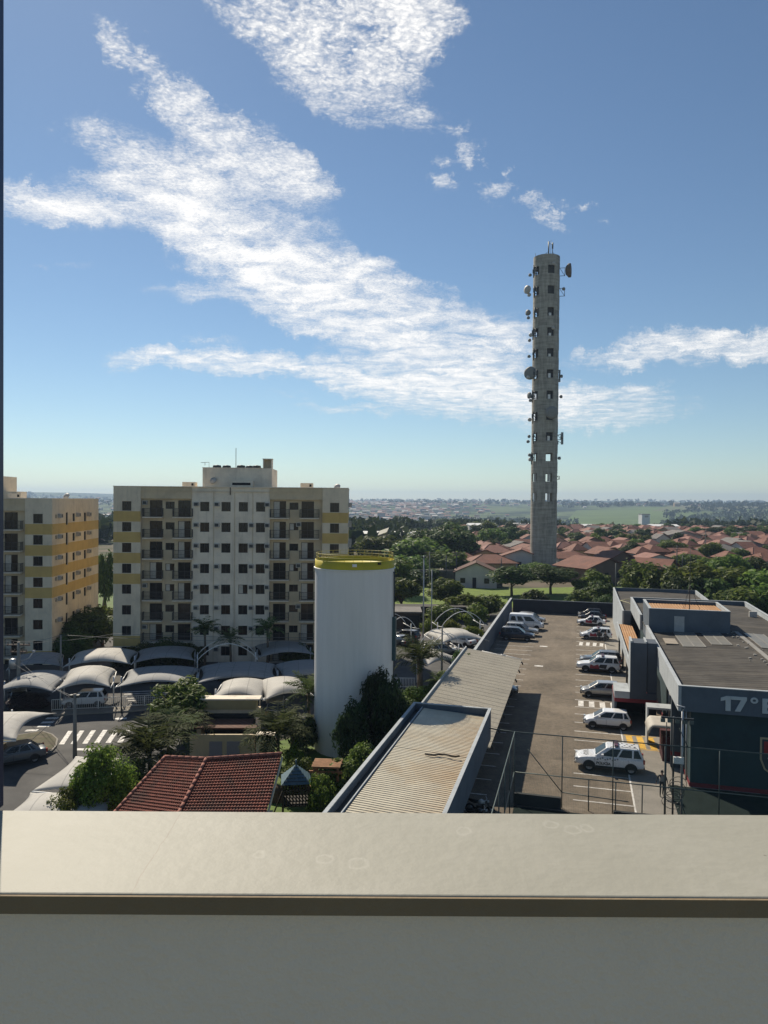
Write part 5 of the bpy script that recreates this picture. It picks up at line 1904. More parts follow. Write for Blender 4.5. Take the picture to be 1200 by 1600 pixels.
# station: fraction along the car (0 tail, 1 nose), shoulder height, half width, sill height
TYPES = {
    'suv': dict(L=4.85, Wd=1.88, H=1.80, r=.37, ax=(.195, .79), st=[(0, .92, .80, .5), (.012, 1.08, .90, .42), (.06, 1.12, .965, .36), (.3, 1.12, 1, .33), (.62, 1.11, 1, .33), (.70, 1.09, .99, .33), (.82, 1.04, .98, .34), (.93, .96, .93, .36), (.985, .82, .82, .4), (1, .62, .70, .46)],
                cab=(.018, .715, .075, .525), wb=.93, wt=.76, wins=((.03, .20), (.235, .52), (.555, .80)), fr=.89),
    'hatch': dict(L=3.95, Wd=1.66, H=1.52, r=.30, ax=(.165, .80), st=[(0, .80, .80, .45), (.012, .92, .9, .36), (.06, .96, .97, .30), (.3, .96, 1, .26), (.65, .95, 1, .26), (.74, .92, .99, .26), (.86, .84, .97, .27), (.95, .74, .9, .3), (1, .52, .74, .38)],
                  cab=(.012, .79, .09, .56), wb=.93, wt=.75, wins=((.045, .17), (.205, .50), (.535, .82)), fr=.87),
    'sedan': dict(L=4.45, Wd=1.75, H=1.46, r=.31, ax=(.20, .81), st=[(0, .78, .80, .45), (.02, .92, .9, .36), (.1, .94, .97, .3), (.3, .94, 1, .26), (.62, .93, 1, .26), (.72, .90, .99, .26), (.86, .82, .96, .27), (.95, .72, .9, .3), (1, .5, .74, .38)],
                  cab=(.10, .75, .25, .56), wb=.92, wt=.72, wins=((.10, .19), (.22, .50), (.535, .80)), fr=.86),
    'wagon': dict(L=4.4, Wd=1.75, H=1.62, r=.32, ax=(.18, .80), st=[(0, .86, .80, .45), (.012, .98, .9, .36), (.06, 1.0, .97, .30), (.3, 1.0, 1, .27), (.65, .98, 1, .27), (.74, .95, .99, .27), (.86, .88, .97, .28), (.95, .76, .9, .3), (1, .54, .74, .38)],
                  cab=(.012, .78, .07, .55), wb=.93, wt=.76, wins=((.04, .18), (.215, .50), (.535, .81)), fr=.87),
    'van': dict(L=5.3, Wd=2.0, H=2.35, r=.35, ax=(.2, .80), st=[(0, 1.05, .92, .5), (.01, 1.2, .97, .4), (.1, 1.22, 1, .36), (.5, 1.22, 1, .34), (.76, 1.2, 1, .34), (.86, 1.12, .97, .34), (.95, .98, .9, .36), (1, .68, .76, .44)],
                cab=(.008, .90, .03, .66), wb=.965, wt=.80, wins=((.06, .25), (.31, .50), (.56, .80)), fr=.82),
}


def make_car(name, label, kind, body, loc, rot, group=None, police=None, cat='car'):
    T_ = TYPES[kind]
    L, hw, H, r = T_['L'], T_['Wd'] / 2, T_['H'], T_['r']
    root = thing(name, label, cat, loc, rot, group)
    X = lambda f: -L / 2 + f * L

    # lower body
    b = B()
    rings = []
    for f, zs_, w, zb_ in T_['st']:
        w *= hw
        half = [(w * .86, zb_), (w * .97, zb_ + .07), (w, zb_ + (zs_ - zb_) * .5), (w * .985, zs_ - .10), (w * .93, zs_ - .025), (w * .8, zs_ + .005), (w * .4, zs_ + .03)]
        pts = [(X(f), y, z) for y, z in half] + [(X(f), -y, z) for y, z in half[::-1]]
        rings.append([b.bm.verts.new(p) for p in pts])
    n_ = len(rings[0])
    for q in range(len(rings) - 1):
        for k in range(n_):
            fc = b.bm.faces.new((rings[q][k], rings[q][(k + 1) % n_], rings[q + 1][(k + 1) % n_], rings[q + 1][k]))
            fc.smooth = True
    b.bm.faces.new(rings[0]), b.bm.faces.new(rings[-1][::-1])
    o = b.obj('body', body, root)
    md = o.modifiers.new('round', 'SUBSURF')
    md.levels = md.render_levels = 2
    b = B()
    for ax in T_['ax']:                                     # dark wheel arches
        for s_ in (-1, 1):
            c = (X(ax), s_ * (hw + .004), r)
            pts = [(c[0] + r * 1.2 * math.cos(R(a)), c[1], max(c[2] + r * 1.2 * math.sin(R(a)), T_['st'][3][3])) for a in range(-20, 201, 20)]
            b.extr(pts, (0, -s_ * .12, 0))
    z0 = T_['st'][3][3]
    for s_ in (-1, 1):
        b.box(X(T_['ax'][0]) + r * 1.2, X(T_['ax'][1]) - r * 1.2, min(s_ * hw * .9, s_ * (hw + .006)), max(s_ * hw * .9, s_ * (hw + .006)), z0 - .01, z0 + .13)
        for f in (T_['wins'][1][0] - .005, (T_['wins'][1][1] + T_['wins'][2][0]) / 2, T_['wins'][2][1] - .09):   # door gaps
            b.box(X(f) - .007, X(f) + .007, s_ * hw - .012, s_ * hw + .003, z0 + .14, T_['st'][3][1] - .1)
    b.box(X(.955), X(1) + .012, -hw * .55, hw * .55, T_['st'][-1][3] - .1, T_['st'][-1][3] + .12)
    b.box(X(0) - .012, X(.02), -hw * .7, hw * .7, T_['st'][0][3] - .12, T_['st'][0][3] + .05)
    b.obj('trim', TRIM, root)
    # cabin
    c0, c1, d0, d1 = (X(f) for f in T_['cab'])
    za, zb2 = T_['st'][3][1] - .02, H

    def G(a, h, s_=1, o=0.0):
        x = (c0 + (c1 - c0) * a) * (1 - h) + (d0 + (d1 - d0) * a) * h
        return (x, s_ * (hw * (T_['wb'] * (1 - h) + T_['wt'] * h) + o), za + (zb2 - za) * h)
    b = B()
    ring = []
    for h, ins in ((0, 0), (.86, 0), (.96, .035), (1.0, .14)):
        row = []
        for s_, al in ((-1, (0, .1, .5, .9, 1)), (1, (1, .9, .5, .1, 0))):
            for a in al:
                p = Vector(G(a, min(h, .97) if h < 1 else .99, s_))
                cx_ = (d0 + d1) / 2
                p.x += (cx_ - p.x) * ins * .5
                p.y *= 1 - ins
                p.y *= .9 if a in (0, 1) else 1
                if h == 1.0: p.z = zb2 - .0 - .03 * abs(2 * a - 1)
                row.append(b.bm.verts.new(p))
        ring.append(row)
    for q in range(3):
        for k in range(10):
            fc = b.bm.faces.new((ring[q][k], ring[q][(k + 1) % 10], ring[q + 1][(k + 1) % 10], ring[q + 1][k]))
            fc.smooth = q > 0
    tp_ = ring[-1]
    for k in range(4): b.bm.faces.new((tp_[k], tp_[k + 1], tp_[8 - k], tp_[9 - k]))
    bevel(b.obj('cabin', body, root), .05, 3)
    # glass
    for wi, (a0, a1) in enumerate(T_['wins']):
        for s_ in (-1, 1):
            f2 = lambda a: max(.0, min(1.0, a))
            sl0 = .03 if wi == 0 else 0.0
            lo, hi = (.10, .84) if kind != 'van' else (.12, .70)
            b = B()
            q = [G(a0, lo, s_, .009), G(a1, lo, s_, .009), G(a1 - (.02 if wi < 2 else .05), hi, s_, .009), G(a0 + sl0, hi, s_, .009)]
            if wi == 2: q = [G(a0, lo, s_, .009), G(min(.97, a1 + .1), lo, s_, .009), G(a1 + .03, hi, s_, .009), G(a0, hi, s_, .009)]
            b.face(q if s_ > 0 else q[::-1])
            b.obj('side_window', CARGLASS, root, recalc=False)

    def endglass(nm, f0, f1, ext):
        b = B()
        e = .02 * ext
        p = [Vector(G(f0, .10, s_)) for s_ in (-1, 1)] + [Vector(G(f0, .86, s_)) for s_ in (1, -1)]
        for v in p:
            v.x += e
            v.z += .012
            v.y *= .80 if v is not None else 1
        b.face([(v.x, v.y, v.z) for v in p])
        b.obj(nm, CARGLASS, root)
    endglass('windscreen', 1, 1, 1)
    endglass('rear_window', 0, 0, -1)
    # wheels
    tm, rm = wheel_meshes(r)
    for ax in T_['ax']:
        for s_ in (-1, 1):
            o = thing('wheel', None, None, (X(ax), s_ * (hw - .09), r))
            o.parent = root
            o.rotation_euler = (R(90) * -s_, 0, 0)
            link('tyre', tm, o), link('rim', rm, o)
    for s_ in (-1, 1):
        fz = T_['st'][-3][1]
        b = B()
        b.box(X(.945), X(.992), min(s_ * hw * .55, s_ * hw * .86), max(s_ * hw * .55, s_ * hw * .86), fz - .24, fz - .07)
        bevel(b.obj('headlight', LAMPG, root), .03)
        tz = T_['st'][1][1]
        b = B()
        b.box(X(-.002), X(.025), min(s_ * hw * .68, s_ * hw * .90), max(s_ * hw * .68, s_ * hw * .90), tz - .28, tz - .02)
        b.obj('tail_light', LAMPR, root)
        b = B()
        mx = G(.86, .12, s_)
        b.box(mx[0] - .08, mx[0] + .08, min(mx[1], mx[1] + s_ * .24), max(mx[1], mx[1] + s_ * .24), mx[2] - .02, mx[2] + .14)
        bevel(b.obj('mirror', body, root), .03)
    b = B()
    b.box(X(.975), X(1.003), -hw * .5, hw * .5, T_['st'][-1][1] - .05, T_['st'][-1][1] + .10)
    b.obj('grille', TRIM, root)
    b = B()
    b.box(X(1.003), X(1.006), -.2, .2, T_['st'][-1][3] + .02, T_['st'][-1][3] + .13)
    b.box(X(0) - .016, X(0) - .012, -.2, .2, .62, .74)
    b.obj('number_plate', ACW, root)
    if kind in ('suv', 'wagon'):
        for s_ in (-1, 1):
            b = B()
            p, q = G(.06, 1, s_), G(.92, 1, s_)
            b.tube([(p[0], p[1] * .9, H - .03), (p[0] + .1, p[1] * .9, H + .05), (q[0] - .1, q[1] * .9, H + .05), (q[0], q[1] * .9, H - .03)], .022, 5)
            b.obj('roof_rail', STEEL, root)
    if police:
        b = B()
        xm = (d0 + d1) / 2 + .45 * (d1 - d0) / 2
        b.box(xm - .14, xm + .14, -.62, .62, H + .03, H + .14, 0)
        b.box(xm - .13, xm + .13, -.1, .1, H + .141, H + .16, 1)
        b.box(xm - .05, xm + .05, -.5, -.45, H - .02, H + .03, 1)
        b.box(xm - .05, xm + .05, .45, .5, H - .02, H + .03, 1)
        bevel(b.obj('light_bar', [mat('light_bar_red', (.10, .03, .035), .25), TRIM], root), .02)
        blk = mat('decal_black', (.02, .02, .025), .5)
        for s_ in (-1, 1):
            if police == 'word':
                me = text_mesh('POLICIA', .27, .002, .008)
                o = put('lettering', me, blk, root)
                mtx = Matrix(((-s_, 0, 0), (0, 0, s_), (0, 1, 0))).transposed()
                mtx = Matrix(((-s_, 0, 0, X(.69) if s_ > 0 else X(.39)), (0, 0, s_, s_ * (hw + .006)), (0, 1, 0, .56), (0, 0, 0, 1)))
                o.matrix_local = mtx
                b = B()
                for k in range(9):
                    x = X(.66) - k * .17
                    z = .86 + .05 * ((k * 7) % 3)
                    b.extr([(x, s_ * (hw + .002), z), (x + .09, s_ * (hw + .002), z + .03), (x + .06, s_ * (hw + .002), z + .14), (x - .02, s_ * (hw + .002), z + .10)], (0, s_ * .003, 0))
                b.obj('side_emblem', mat('decal_grey', (.16, .16, .18), .5), root)
            else:
                b = B()
                b.extr([(X(.70), s_ * (hw + .001), .50), (X(.47), s_ * (hw + .001), .44), (X(.50), s_ * (hw + .001), .98), (X(.60), s_ * (hw + .001), .80), (X(.68), s_ * (hw + .001), .96)], (0, s_ * .003, 0), 0)
                b.extr([(X(.50), s_ * (hw + .001), .62), (X(.33), s_ * (hw + .001), .50), (X(.30), s_ * (hw + .001), .98), (X(.46), s_ * (hw + .001), .98)], (0, s_ * .0035, 0), 1)
                b.obj('side_emblem', [mat('decal_red', (.26, .02, .035), .5), blk], root)
        if police == 'word':
            b = B()
            for k in range(11):
                x, y = X(.80) + (k % 3) * .13, -.5 + k * .1
                b.box(x, x + .09, y, y + .07, 1.062 - (k % 3) * .012, 1.085 - (k % 3) * .012)
            b.obj('bonnet_lettering', blk, root)
            b = B()
            for k in range(10):
                x, y = d0 + .25 + (k * 5 % 7) * .17, -.5 + k * .1
                b.box(x, x + .12, y, y + .09, H - .01, H + .006)
            b.obj('roof_number', blk, root)
    return root


WHITE_C = paint('white_car_paint', (.72, .73, .74))
SILVER_C = paint('silver_car_paint', (.36, .35, .33), .4)
GREY_C = paint('grey_car_paint', (.13, .14, .15), .3)
BLACK_C = paint('black_car_paint', (.012, .013, .015))
BLUE_C = paint('dark_blue_car_paint', (.015, .02, .04), .2)
RB = math.pi - AX                                           # nose to the left, in the right hand bays
gp = 'cars parked in the right hand bays'
make_car('police_car', 'white police SUV with dark lettering on its door, nearest in the car park', 'suv', WHITE_C, lot(2.34, 56.1, .01), RB, gp, 'word')
make_car('parked_car', 'small white hatchback parked one bay beyond the nearest police SUV', 'hatch', WHITE_C, lot(2.55, 66.5, .01), RB, gp)
make_car('parked_car', 'silver beige hatchback half behind the station portal', 'hatch', SILVER_C, lot(2.3, 76.9, .01), RB + R(2), gp)
make_car('police_car', 'white police SUV with a red and black emblem on its side', 'suv', WHITE_C, lot(2.35, 88.2, .01), RB, gp, 'emblem')
make_car('parked_car', 'dark grey SUV behind the red emblem police SUV', 'suv', GREY_C, lot(2.7, 91.4, .01), RB, gp)
make_car('police_car', 'white police estate car with two officers beside it', 'wagon', WHITE_C, lot(2.5, 109.1, .01), RB + R(3), gp, 'emblem')
make_car('police_car', 'white police saloon with a red nose parked before the black cars', 'sedan', WHITE_C, lot(2.1, 121.0, .01), RB, gp, 'emblem')
make_car('parked_car', 'black saloon car parked at the far right end of the bays', 'sedan', BLACK_C, lot(2.3, 126.4, .01), RB, gp)
make_car('parked_car', 'black hatchback in the very last bay under the dark hedge', 'hatch', BLACK_C, lot(2.0, 129.3, .01), RB, gp)
LB = -AX
gl = 'cars parked along the boundary wall'
make_car('parked_van', 'white minibus with a raised roof parked along the boundary wall', 'van', WHITE_C, lot(-7.6, 114.4, .01), LB, gl, cat='van')
make_car('parked_car', 'silver SUV parked just in front of the white minibus', 'suv', SILVER_C, lot(-7.9, 108.9, .01), LB, gl)
make_car('parked_car', 'dark blue SUV parked nearest along the boundary wall', 'suv', BLUE_C, lot(-8.2, 105.0, .01), LB, gl)
make_car('parked_car', 'silver estate car peeping out behind the white minibus', 'wagon', SILVER_C, lot(-7.2, 120.6, .01), LB, gl)
gs = 'cars under the far shelter'
make_car('parked_car', 'dark car nosing out from under the far shelter roof', 'hatch', BLACK_C, lot(-7.7, 74.9, .01), LB, gs)
gc = 'cars parked under the shade canopies'
make_car('parked_car', 'white hatchback under the bright domed canopy', 'hatch', WHITE_C, W(132, 1103), R(190), gc)
make_car('parked_car', 'dark car under the large white canopy by the window frame', 'sedan', GREY_C, W(20, 1192), R(215), gc)
make_car('parked_car', 'dark car with a pale windscreen behind the gatehouse', 'suv', GREY_C, W(432, 1118), R(95), gc)
make_car('parked_car', 'silver car seen between the bare arches and the boundary wall', 'wagon', SILVER_C, W(690, 1024), R(10), gc)
make_car('parked_car', 'dark car in shade right of the water tank', 'hatch', BLACK_C, W(634, 1000), R(150), gc)
for i, (x, y, t, mt_, lab) in enumerate(((235, 1062, 'sedan', GREY_C, 'grey car in shade under the wide grey canopy'), (275, 1062, 'hatch', BLACK_C, 'black car under the wide grey canopy, near the leafy tree'), (350, 1058, 'wagon', SILVER_C, 'silver car in shade under the canopy behind the white ones'),
                                        (30, 1100, 'sedan', BLACK_C, 'black car in shade behind the purple shrub'), (150, 1062, 'hatch', GREY_C, 'grey hatchback in shade beyond the bright domed canopy'),
                                        (622, 1008, 'sedan', GREY_C, 'grey saloon under the small canopy right of the tank'), (720, 1008, 'sedan', WHITE_C, 'white saloon under the further small canopy by the wall'))):
    make_car('parked_car', lab, t, mt_, W(x, y), R(95 + 7 * i), gc)


def motorcycle(label, loc, rot, col, group):
    root = thing('motorcycle', label, 'motorcycle', loc, rot, group)
    for x in (-.62, .66):
        o = thing('wheel', None, None, (x, 0, .3))
        o.parent = root
        o.rotation_euler = (R(90), 0, 0)
        b = B()
        b.lathe([(.22, -.05), (.29, -.055), (.31, 0), (.29, .055), (.22, .05)], 18)
        b.obj('tyre', TYRE, o)
        b = B()
        b.lathe([(.0, .03), (.05, .03), (.22, .02), (.22, -.02), (0, -.03)], 14)
        b.obj('rim', RIM, o)
    b = B()
    b.tube([(.66, .09, .3), (.42, .09, .95)], .03, 5)
    b.tube([(.66, -.09, .3), (.42, -.09, .95)], .03, 5)
    b.tube([(-.62, 0, .3), (-.1, 0, .4), (.35, 0, .8)], .05, 6)
    b.box(-.2, .25, -.13, .13, .28, .58)
    b.tube([(-.1, .15, .3), (-.75, .17, .38)], .04, 6)
    b.obj('frame', DKSTEEL, root)
    b = B()
    b.tube([(-.1, 0, .75), (.1, 0, .82), (.33, 0, .78)], [.1, .16, .09], 8)
    b.obj('tank', paint('tank_paint_' + label[:6], col), root)
    b = B()
    b.tube([(-.75, 0, .86), (-.4, 0, .78), (-.05, 0, .77)], [.07, .12, .09], 8)
    b.obj('seat', BLACKM, root)
    b = B()
    b.tube([(.3, .36, 1.02), (.42, .14, .97), (.42, -.14, .97), (.3, -.36, 1.02)], .022, 5)
    b.lathe([(0, 0), (.1, .02), (.1, .12), (0, .16)], 10, (.5, 0, .8))
    b.obj('handlebar', STEEL, root)
    return root


gm_ = 'motorcycles under the near shelter'
motorcycle('white motorcycle at the open edge of the near shelter, the furthest', lot(-5.75, 45.6, .01), R(-20), (.6, .6, .6), gm_)
motorcycle('dark motorcycle at the open edge of the near shelter, middle one', lot(-5.7, 44.2, .01), R(-18), (.03, .03, .03), gm_)
motorcycle('grey motorcycle at the open edge of the near shelter, closest to the parapet', lot(-5.75, 42.8, .01), R(-22), (.25, .25, .26), gm_)
motorcycle('black motorcycle parked by the side entrance posts', lot(4.5, 88.5, .02), R(60), (.02, .02, .02), 'motorcycles by the side entrance')
motorcycle('white motorcycle parked by the side entrance posts', lot(4.6, 90.5, .02), R(75), (.6, .6, .6), 'motorcycles by the side entrance')
motorcycle('left one of two dark motorcycles parked beyond the gatehouse roof', W(363, 1124), R(-80), (.03, .03, .03), 'motorcycles beyond the gatehouse')
motorcycle('right one of two dark motorcycles parked beyond the gatehouse roof', W(375, 1124), R(-95), (.03, .03, .03), 'motorcycles beyond the gatehouse')

SKIN = mat('skin', (.27, .15, .10), .6, .06, 6)
HAIR = mat('dark_hair', (.012, .010, .009), .7)
UNI = mat('dark_uniform', (.035, .036, .04), .85, .15, 8)
VEST = mat('grey_vest', (.2, .205, .205), .85, .12, 8)
BOOT = mat('black_boots', (.012, .012, .012), .5)
TANB = mat('dark_navy_trousers', (.02, .021, .026), .85, .12, 8)


def person(label, loc, rot, pose, top=VEST, group=None):
    """one continuous skinned body; pose gives the joints that differ from standing"""
    J = dict(pelvis=(0, 0, .96), waist=(0, 0, 1.08), chest=(0, .0, 1.30), neck=(0, 0, 1.47), head=(0, -.015, 1.58), crown=(0, -.01, 1.71))
    for s_, n_ in ((-1, 'r'), (1, 'l')):
        J['hip' + n_] = (s_ * .095, 0, .90)
        J['knee' + n_] = (s_ * .105, -.02, .50)
        J['ankle' + n_] = (s_ * .11, .02, .09)
        J['toe' + n_] = (s_ * .13, -.16, .04)
        J['sh' + n_] = (s_ * .19, 0, 1.40)
        J['el' + n_] = (s_ * .27, .03, 1.13)
        J['wr' + n_] = (s_ * .29, -.06, .89)
    J.update(pose)
    for s_, n_ in ((-1, 'r'), (1, 'l')):
        w = Vector(J['wr' + n_])
        d = (w - Vector(J['el' + n_])).normalized()
        J['palm' + n_] = w + d * .075
        sd = Vector((0, 1, 0)).cross(d).normalized()
        fw = d.cross(sd).normalized()
        for k, (o, ln) in enumerate(((-.027, .075), (-.009, .085), (.009, .08), (.027, .062))):
            a0 = J['palm' + n_] + fw * o
            J['f%d%s' % (k, n_)] = a0 + d * ln * .5
            J['g%d%s' % (k, n_)] = a0 + d * ln * .95 - sd * s_ * .02
        J['th' + n_] = w + d * .03 - fw * .04
        J['ti' + n_] = w + d * .075 - fw * .06
    E_ = [('pelvis', 'waist'), ('waist', 'chest'), ('chest', 'neck'), ('neck', 'head'), ('head', 'crown')]
    rad = dict(pelvis=(.155, .115), waist=(.145, .105), chest=(.175, .115), neck=(.055, .055), head=(.08, .098), crown=(.055, .065))
    for n_ in 'rl':
        E_ += [('pelvis', 'hip' + n_), ('hip' + n_, 'knee' + n_), ('knee' + n_, 'ankle' + n_), ('ankle' + n_, 'toe' + n_), ('chest', 'sh' + n_), ('sh' + n_, 'el' + n_), ('el' + n_, 'wr' + n_), ('wr' + n_, 'palm' + n_), ('wr' + n_, 'th' + n_), ('th' + n_, 'ti' + n_)]
        rad.update({'hip' + n_: (.092, .092), 'knee' + n_: (.06, .06), 'ankle' + n_: (.042, .045), 'toe' + n_: (.042, .035), 'sh' + n_: (.065, .065), 'el' + n_: (.043, .043), 'wr' + n_: (.028, .03), 'palm' + n_: (.022, .034), 'th' + n_: (.011, .011), 'ti' + n_: (.009, .009)})
        for k in range(4):
            E_ += [('palm' + n_, 'f%d%s' % (k, n_)), ('f%d%s' % (k, n_), 'g%d%s' % (k, n_))]
            rad.update({'f%d%s' % (k, n_): (.009, .009), 'g%d%s' % (k, n_): (.008, .008)})
    names = list(J)
    me = bpy.data.meshes.new('person')
    me.from_pydata([tuple(J[n]) for n in names], [(names.index(a), names.index(c)) for a, c in E_], [])
    tmp = bpy.data.objects.new('person_body', me)
    COL.objects.link(tmp)
    sk = tmp.modifiers.new('skin', 'SKIN')
    sk.use_smooth_shade = True
    for i, n in enumerate(names):
        v = me.skin_vertices[0].data[i]
        v.radius = rad[n]
        v.use_root = n == 'pelvis'
    ss = tmp.modifiers.new('sub', 'SUBSURF')
    ss.levels = ss.render_levels = 1
    dg = bpy.context.evaluated_depsgraph_get()
    body = bpy.data.meshes.new_from_object(tmp.evaluated_get(dg))
    bpy.data.objects.remove(tmp)
    for mt_ in (SKIN, UNI, top, TANB, BOOT): body.materials.append(mt_)
    for p in body.polygons:
        c = p.center
        near = min(names, key=lambda n: (Vector(J[n]) - c).length)
        p.material_index = (0 if near[:2] in ('ne', 'he', 'cr', 'pa', 'th', 'ti') or near[0] in 'fg' else 4 if near[:3] in ('ank', 'toe') else 3 if near[:3] in ('hip', 'kne', 'pel') and c.z < 1.0 else 2 if near[:4] in ('wais', 'ches', 'pelv') else 1)
        p.use_smooth = True
    o = bpy.data.objects.new('person', body)
    COL.objects.link(o)
    o.location, o.rotation_euler = loc, (0, 0, rot)
    tag(o, label, 'person', group)
    hd, cr = Vector(J['head']), Vector(J['crown'])
    b = B()
    b.grid(lambda i, j: tuple(hd + Vector((.094 * math.sin(j * 1.75) * math.cos(i * 6.2832), .02 + .108 * math.sin(j * 1.75) * math.sin(i * 6.2832), .06 + .105 * math.cos(j * 1.75)))), 14, 7)
    b.obj('hair', HAIR, o)
    b = B()
    f0 = hd + Vector((0, -.095, 0))
    for s_ in (-1, 1):
        b.lathe([(0, -.012), (.011, 0), (0, .012)], 6, f0 + Vector((s_ * .032, 0, .03)), 1)
        b.tube([hd + Vector((s_ * .085, .0, -.02)), hd + Vector((s_ * .095, .01, .03))], [.012, .018], 6, mi=0)
    b.tube([f0 + Vector((0, .005, .03)), f0 + Vector((0, -.022, -.012))], [.008, .015], 6, mi=0)
    b.tube([f0 + Vector((-.025, .006, -.05)), f0 + Vector((.025, .006, -.05))], .007, 5, mi=2)
    b.obj('face', [SKIN, HAIR, mat('lips', (.22, .09, .07), .6)], o)
    return o


person('man in a grey vest and dark trousers walking by the station corner', W(1034, 1244, .02), R(8) - AX,
       dict(elr=(-.30, .06, 1.14), wrr=(-.36, -.03, .91), ell=(.31, .02, 1.15), wrl=(.33, -.14, .94), kneer=(-.11, -.10, .51), ankler=(-.11, -.02, .09), toer=(-.13, -.20, .04), kneel=(.10, .04, .51), anklel=(.10, .16, .11), toel=(.11, .0, .045)))
person('officer in dark uniform standing at the open side of the white police estate car', W(936, 1003, .02), R(150), dict(elr=(-.30, -.05, 1.14), wrr=(-.2, -.25, 1.02)), UNI, 'officers by the police estate car')
person('officer in dark uniform nearest the tail of the white police estate car', W(945.5, 1006, .02), R(200), dict(wrl=(.18, -.24, 1.05)), UNI, 'officers by the police estate car')
# ================================================================== TREES, PALMS, SHRUBS
def leaf_cloud(name, seed, nclump, nleaf, leaf, mt, rc=(.26, .46), inner=.35, flat=1.0):
    """a crown of unit radius made of many leaf sized faces gathered in clumps"""
    rnd = random.Random(seed)
    cl = []
    while len(cl) < nclump:
        p = Vector((rnd.uniform(-1, 1), rnd.uniform(-1, 1), rnd.uniform(-1, 1)))
        if inner < p.length < .82 and not (p.z < -.45 and p.xy.length < .4): cl.append((p, rnd.uniform(*rc)))
    V, Fc = [], []
    for k in range(nleaf):
        c, r = cl[k % nclump]
        d = Vector((rnd.gauss(0, 1), rnd.gauss(0, 1), rnd.gauss(0, 1) * .9 + .25)).normalized()
        p = c + d * r * rnd.uniform(.55, 1.05) * (1 + .25 * rnd.random() * (rnd.random() < .15))
        nr = (d + Vector((rnd.uniform(-1, 1), rnd.uniform(-1, 1), rnd.uniform(-.3, 1.2))) * .8).normalized()
        a = nr.cross(Vector((rnd.uniform(-1, 1), rnd.uniform(-1, 1), rnd.uniform(-1, 1)))).normalized()
        e = nr.cross(a)
        s = leaf * rnd.uniform(.6, 1.35)
        i = len(V)
        V += [p - a * s, p + e * s * .45 + nr * s * .1, p + a * s, p - e * s * .45 + nr * s * .1]
        Fc.append((i, i + 1, i + 2, i + 3))
    me = bpy.data.meshes.new(name)
    me.from_pydata([tuple(v) for v in V], [], Fc)
    me.materials.append(mt)
    return me, cl


CR = {}
for key, seed, nc, nl, lf, mt in (('dense', 1, 46, 9000, .075, LEAF), ('dark', 2, 46, 9000, .075, LEAFD), ('light', 3, 34, 6500, .075, LEAFL), ('loose', 4, 26, 4200, .09, LEAF),
                                  ('mid', 5, 26, 2600, .13, LEAF), ('middark', 6, 26, 2600, .13, LEAFD), ('midlight', 7, 24, 2300, .13, LEAFL), ('midb', 8, 18, 2200, .14, LEAF),
                                  ('purple', 9, 30, 5000, .08, LEAFV), ('near', 10, 50, 10000, .055, LEAFL), ('neard', 11, 30, 5200, .085, leafmat('tank_leaves', (.014, .03, .010), (.045, .07, .018), .25)), ('bushlight', 12, 30, 5000, .08, leafmat('lime_leaves', (.10, .15, .012), (.20, .25, .02), .4))):
    CR[key] = leaf_cloud('crown', seed, nc, nl, lf, mt, (.2, .4) if key in ('near', 'loose') else (.26, .46))


def tree(x, y, h, w, kind, label, cb=.25, name='tree', cat='tree', group=None, z=0.0, trunk=True):
    root = thing(name, label, cat, (x, y, z), 0, group)
    me, cl = CR[kind]
    sz, zc = h * (1 - cb) / 2, h * (1 + cb) / 2
    if trunk:
        b = B()
        r = .035 * h + .04
        rnd = random.Random(int(x * 13 + y * 7))
        b.tube([(0, 0, -.2), (rnd.uniform(-.1, .1), rnd.uniform(-.1, .1), h * cb * .7), (0, 0, zc * .85)], [r * 1.3, r, r * .6], 7)
        for c, rr in cl[:9]:
            t = Vector((c.x * w / 2, c.y * w / 2, zc + c.z * sz))
            s0 = Vector((0, 0, h * cb * rnd.uniform(.6, 1.5)))
            m_ = s0.lerp(t, .5) + Vector((0, 0, .05 * h))
            b.tube([s0, m_, t], [r * .55, r * .35, r * .12], 5)
        b.obj('trunk', BARK, root)
    o = link('crown' if trunk else 'foliage', me, root, (0, 0, zc), random.uniform(0, 6.28))
    o.scale = (w / 2 * 1.05, w / 2 * 1.05, sz * 1.05)
    return root


def ptree(px, ptop, d, wpx, kind, label, cb=.25, group=None, name='tree', cat='tree', trunk=True, zb=0.0):
    p, t = D(px, 900, d), D(px, ptop, d)
    return tree(p.x, d, t.z - zb, wpx * d / FPX, kind, label, cb, name, cat, group, zb, trunk)


shr = dict(name='shrub', cat='shrub', trunk=False)
ptree(163, 1166, 41, 96, 'near', 'bright green leafy tree in the lower left before the zebra crossing', .22)
ptree(104, 1234, 40, 78, 'near', 'lower bright green tree leaning left over the white corner canopy', .1)
ptree(195, 1205, 43, 60, 'light', 'small yellowish bush at the left eave of the red tiled roof', .1, **shr)
ptree(288, 1060, 59, 96, 'loose', 'rounded dark tree between the wide grey canopy and the gatehouse', .35)
ptree(305, 1100, 57.5, 50, 'dark', 'low dark shrub left of the gatehouse', .05, **shr)
ptree(210, 1192, 45, 45, 'dark', 'dark shrub under the arching palm at the tiled roof', .05, **shr)
ptree(44, 1083, 68, 68, 'purple', 'purple leaved shrub at the foot of the transformer pole', .0, **shr)
ptree(468, 1182, 48, 56, 'loose', 'round green bush between the tiled roof and the water tank', .05, **shr)
ptree(459, 1163, 51, 34, 'bushlight', 'lime green clipped bush left of the water tank foot', .0, **shr)
ptree(477, 1120, 57, 46, 'middark', 'dark shrub at the left foot of the water tank', .0, **shr)
ptree(590, 1054, 54.5, 56, 'neard', 'dark leafy tree rising against the right side of the water tank', .2)
ptree(553, 1104, 52, 58, 'neard', 'dark broad leaved shrub in front of the water tank', .0, **shr)
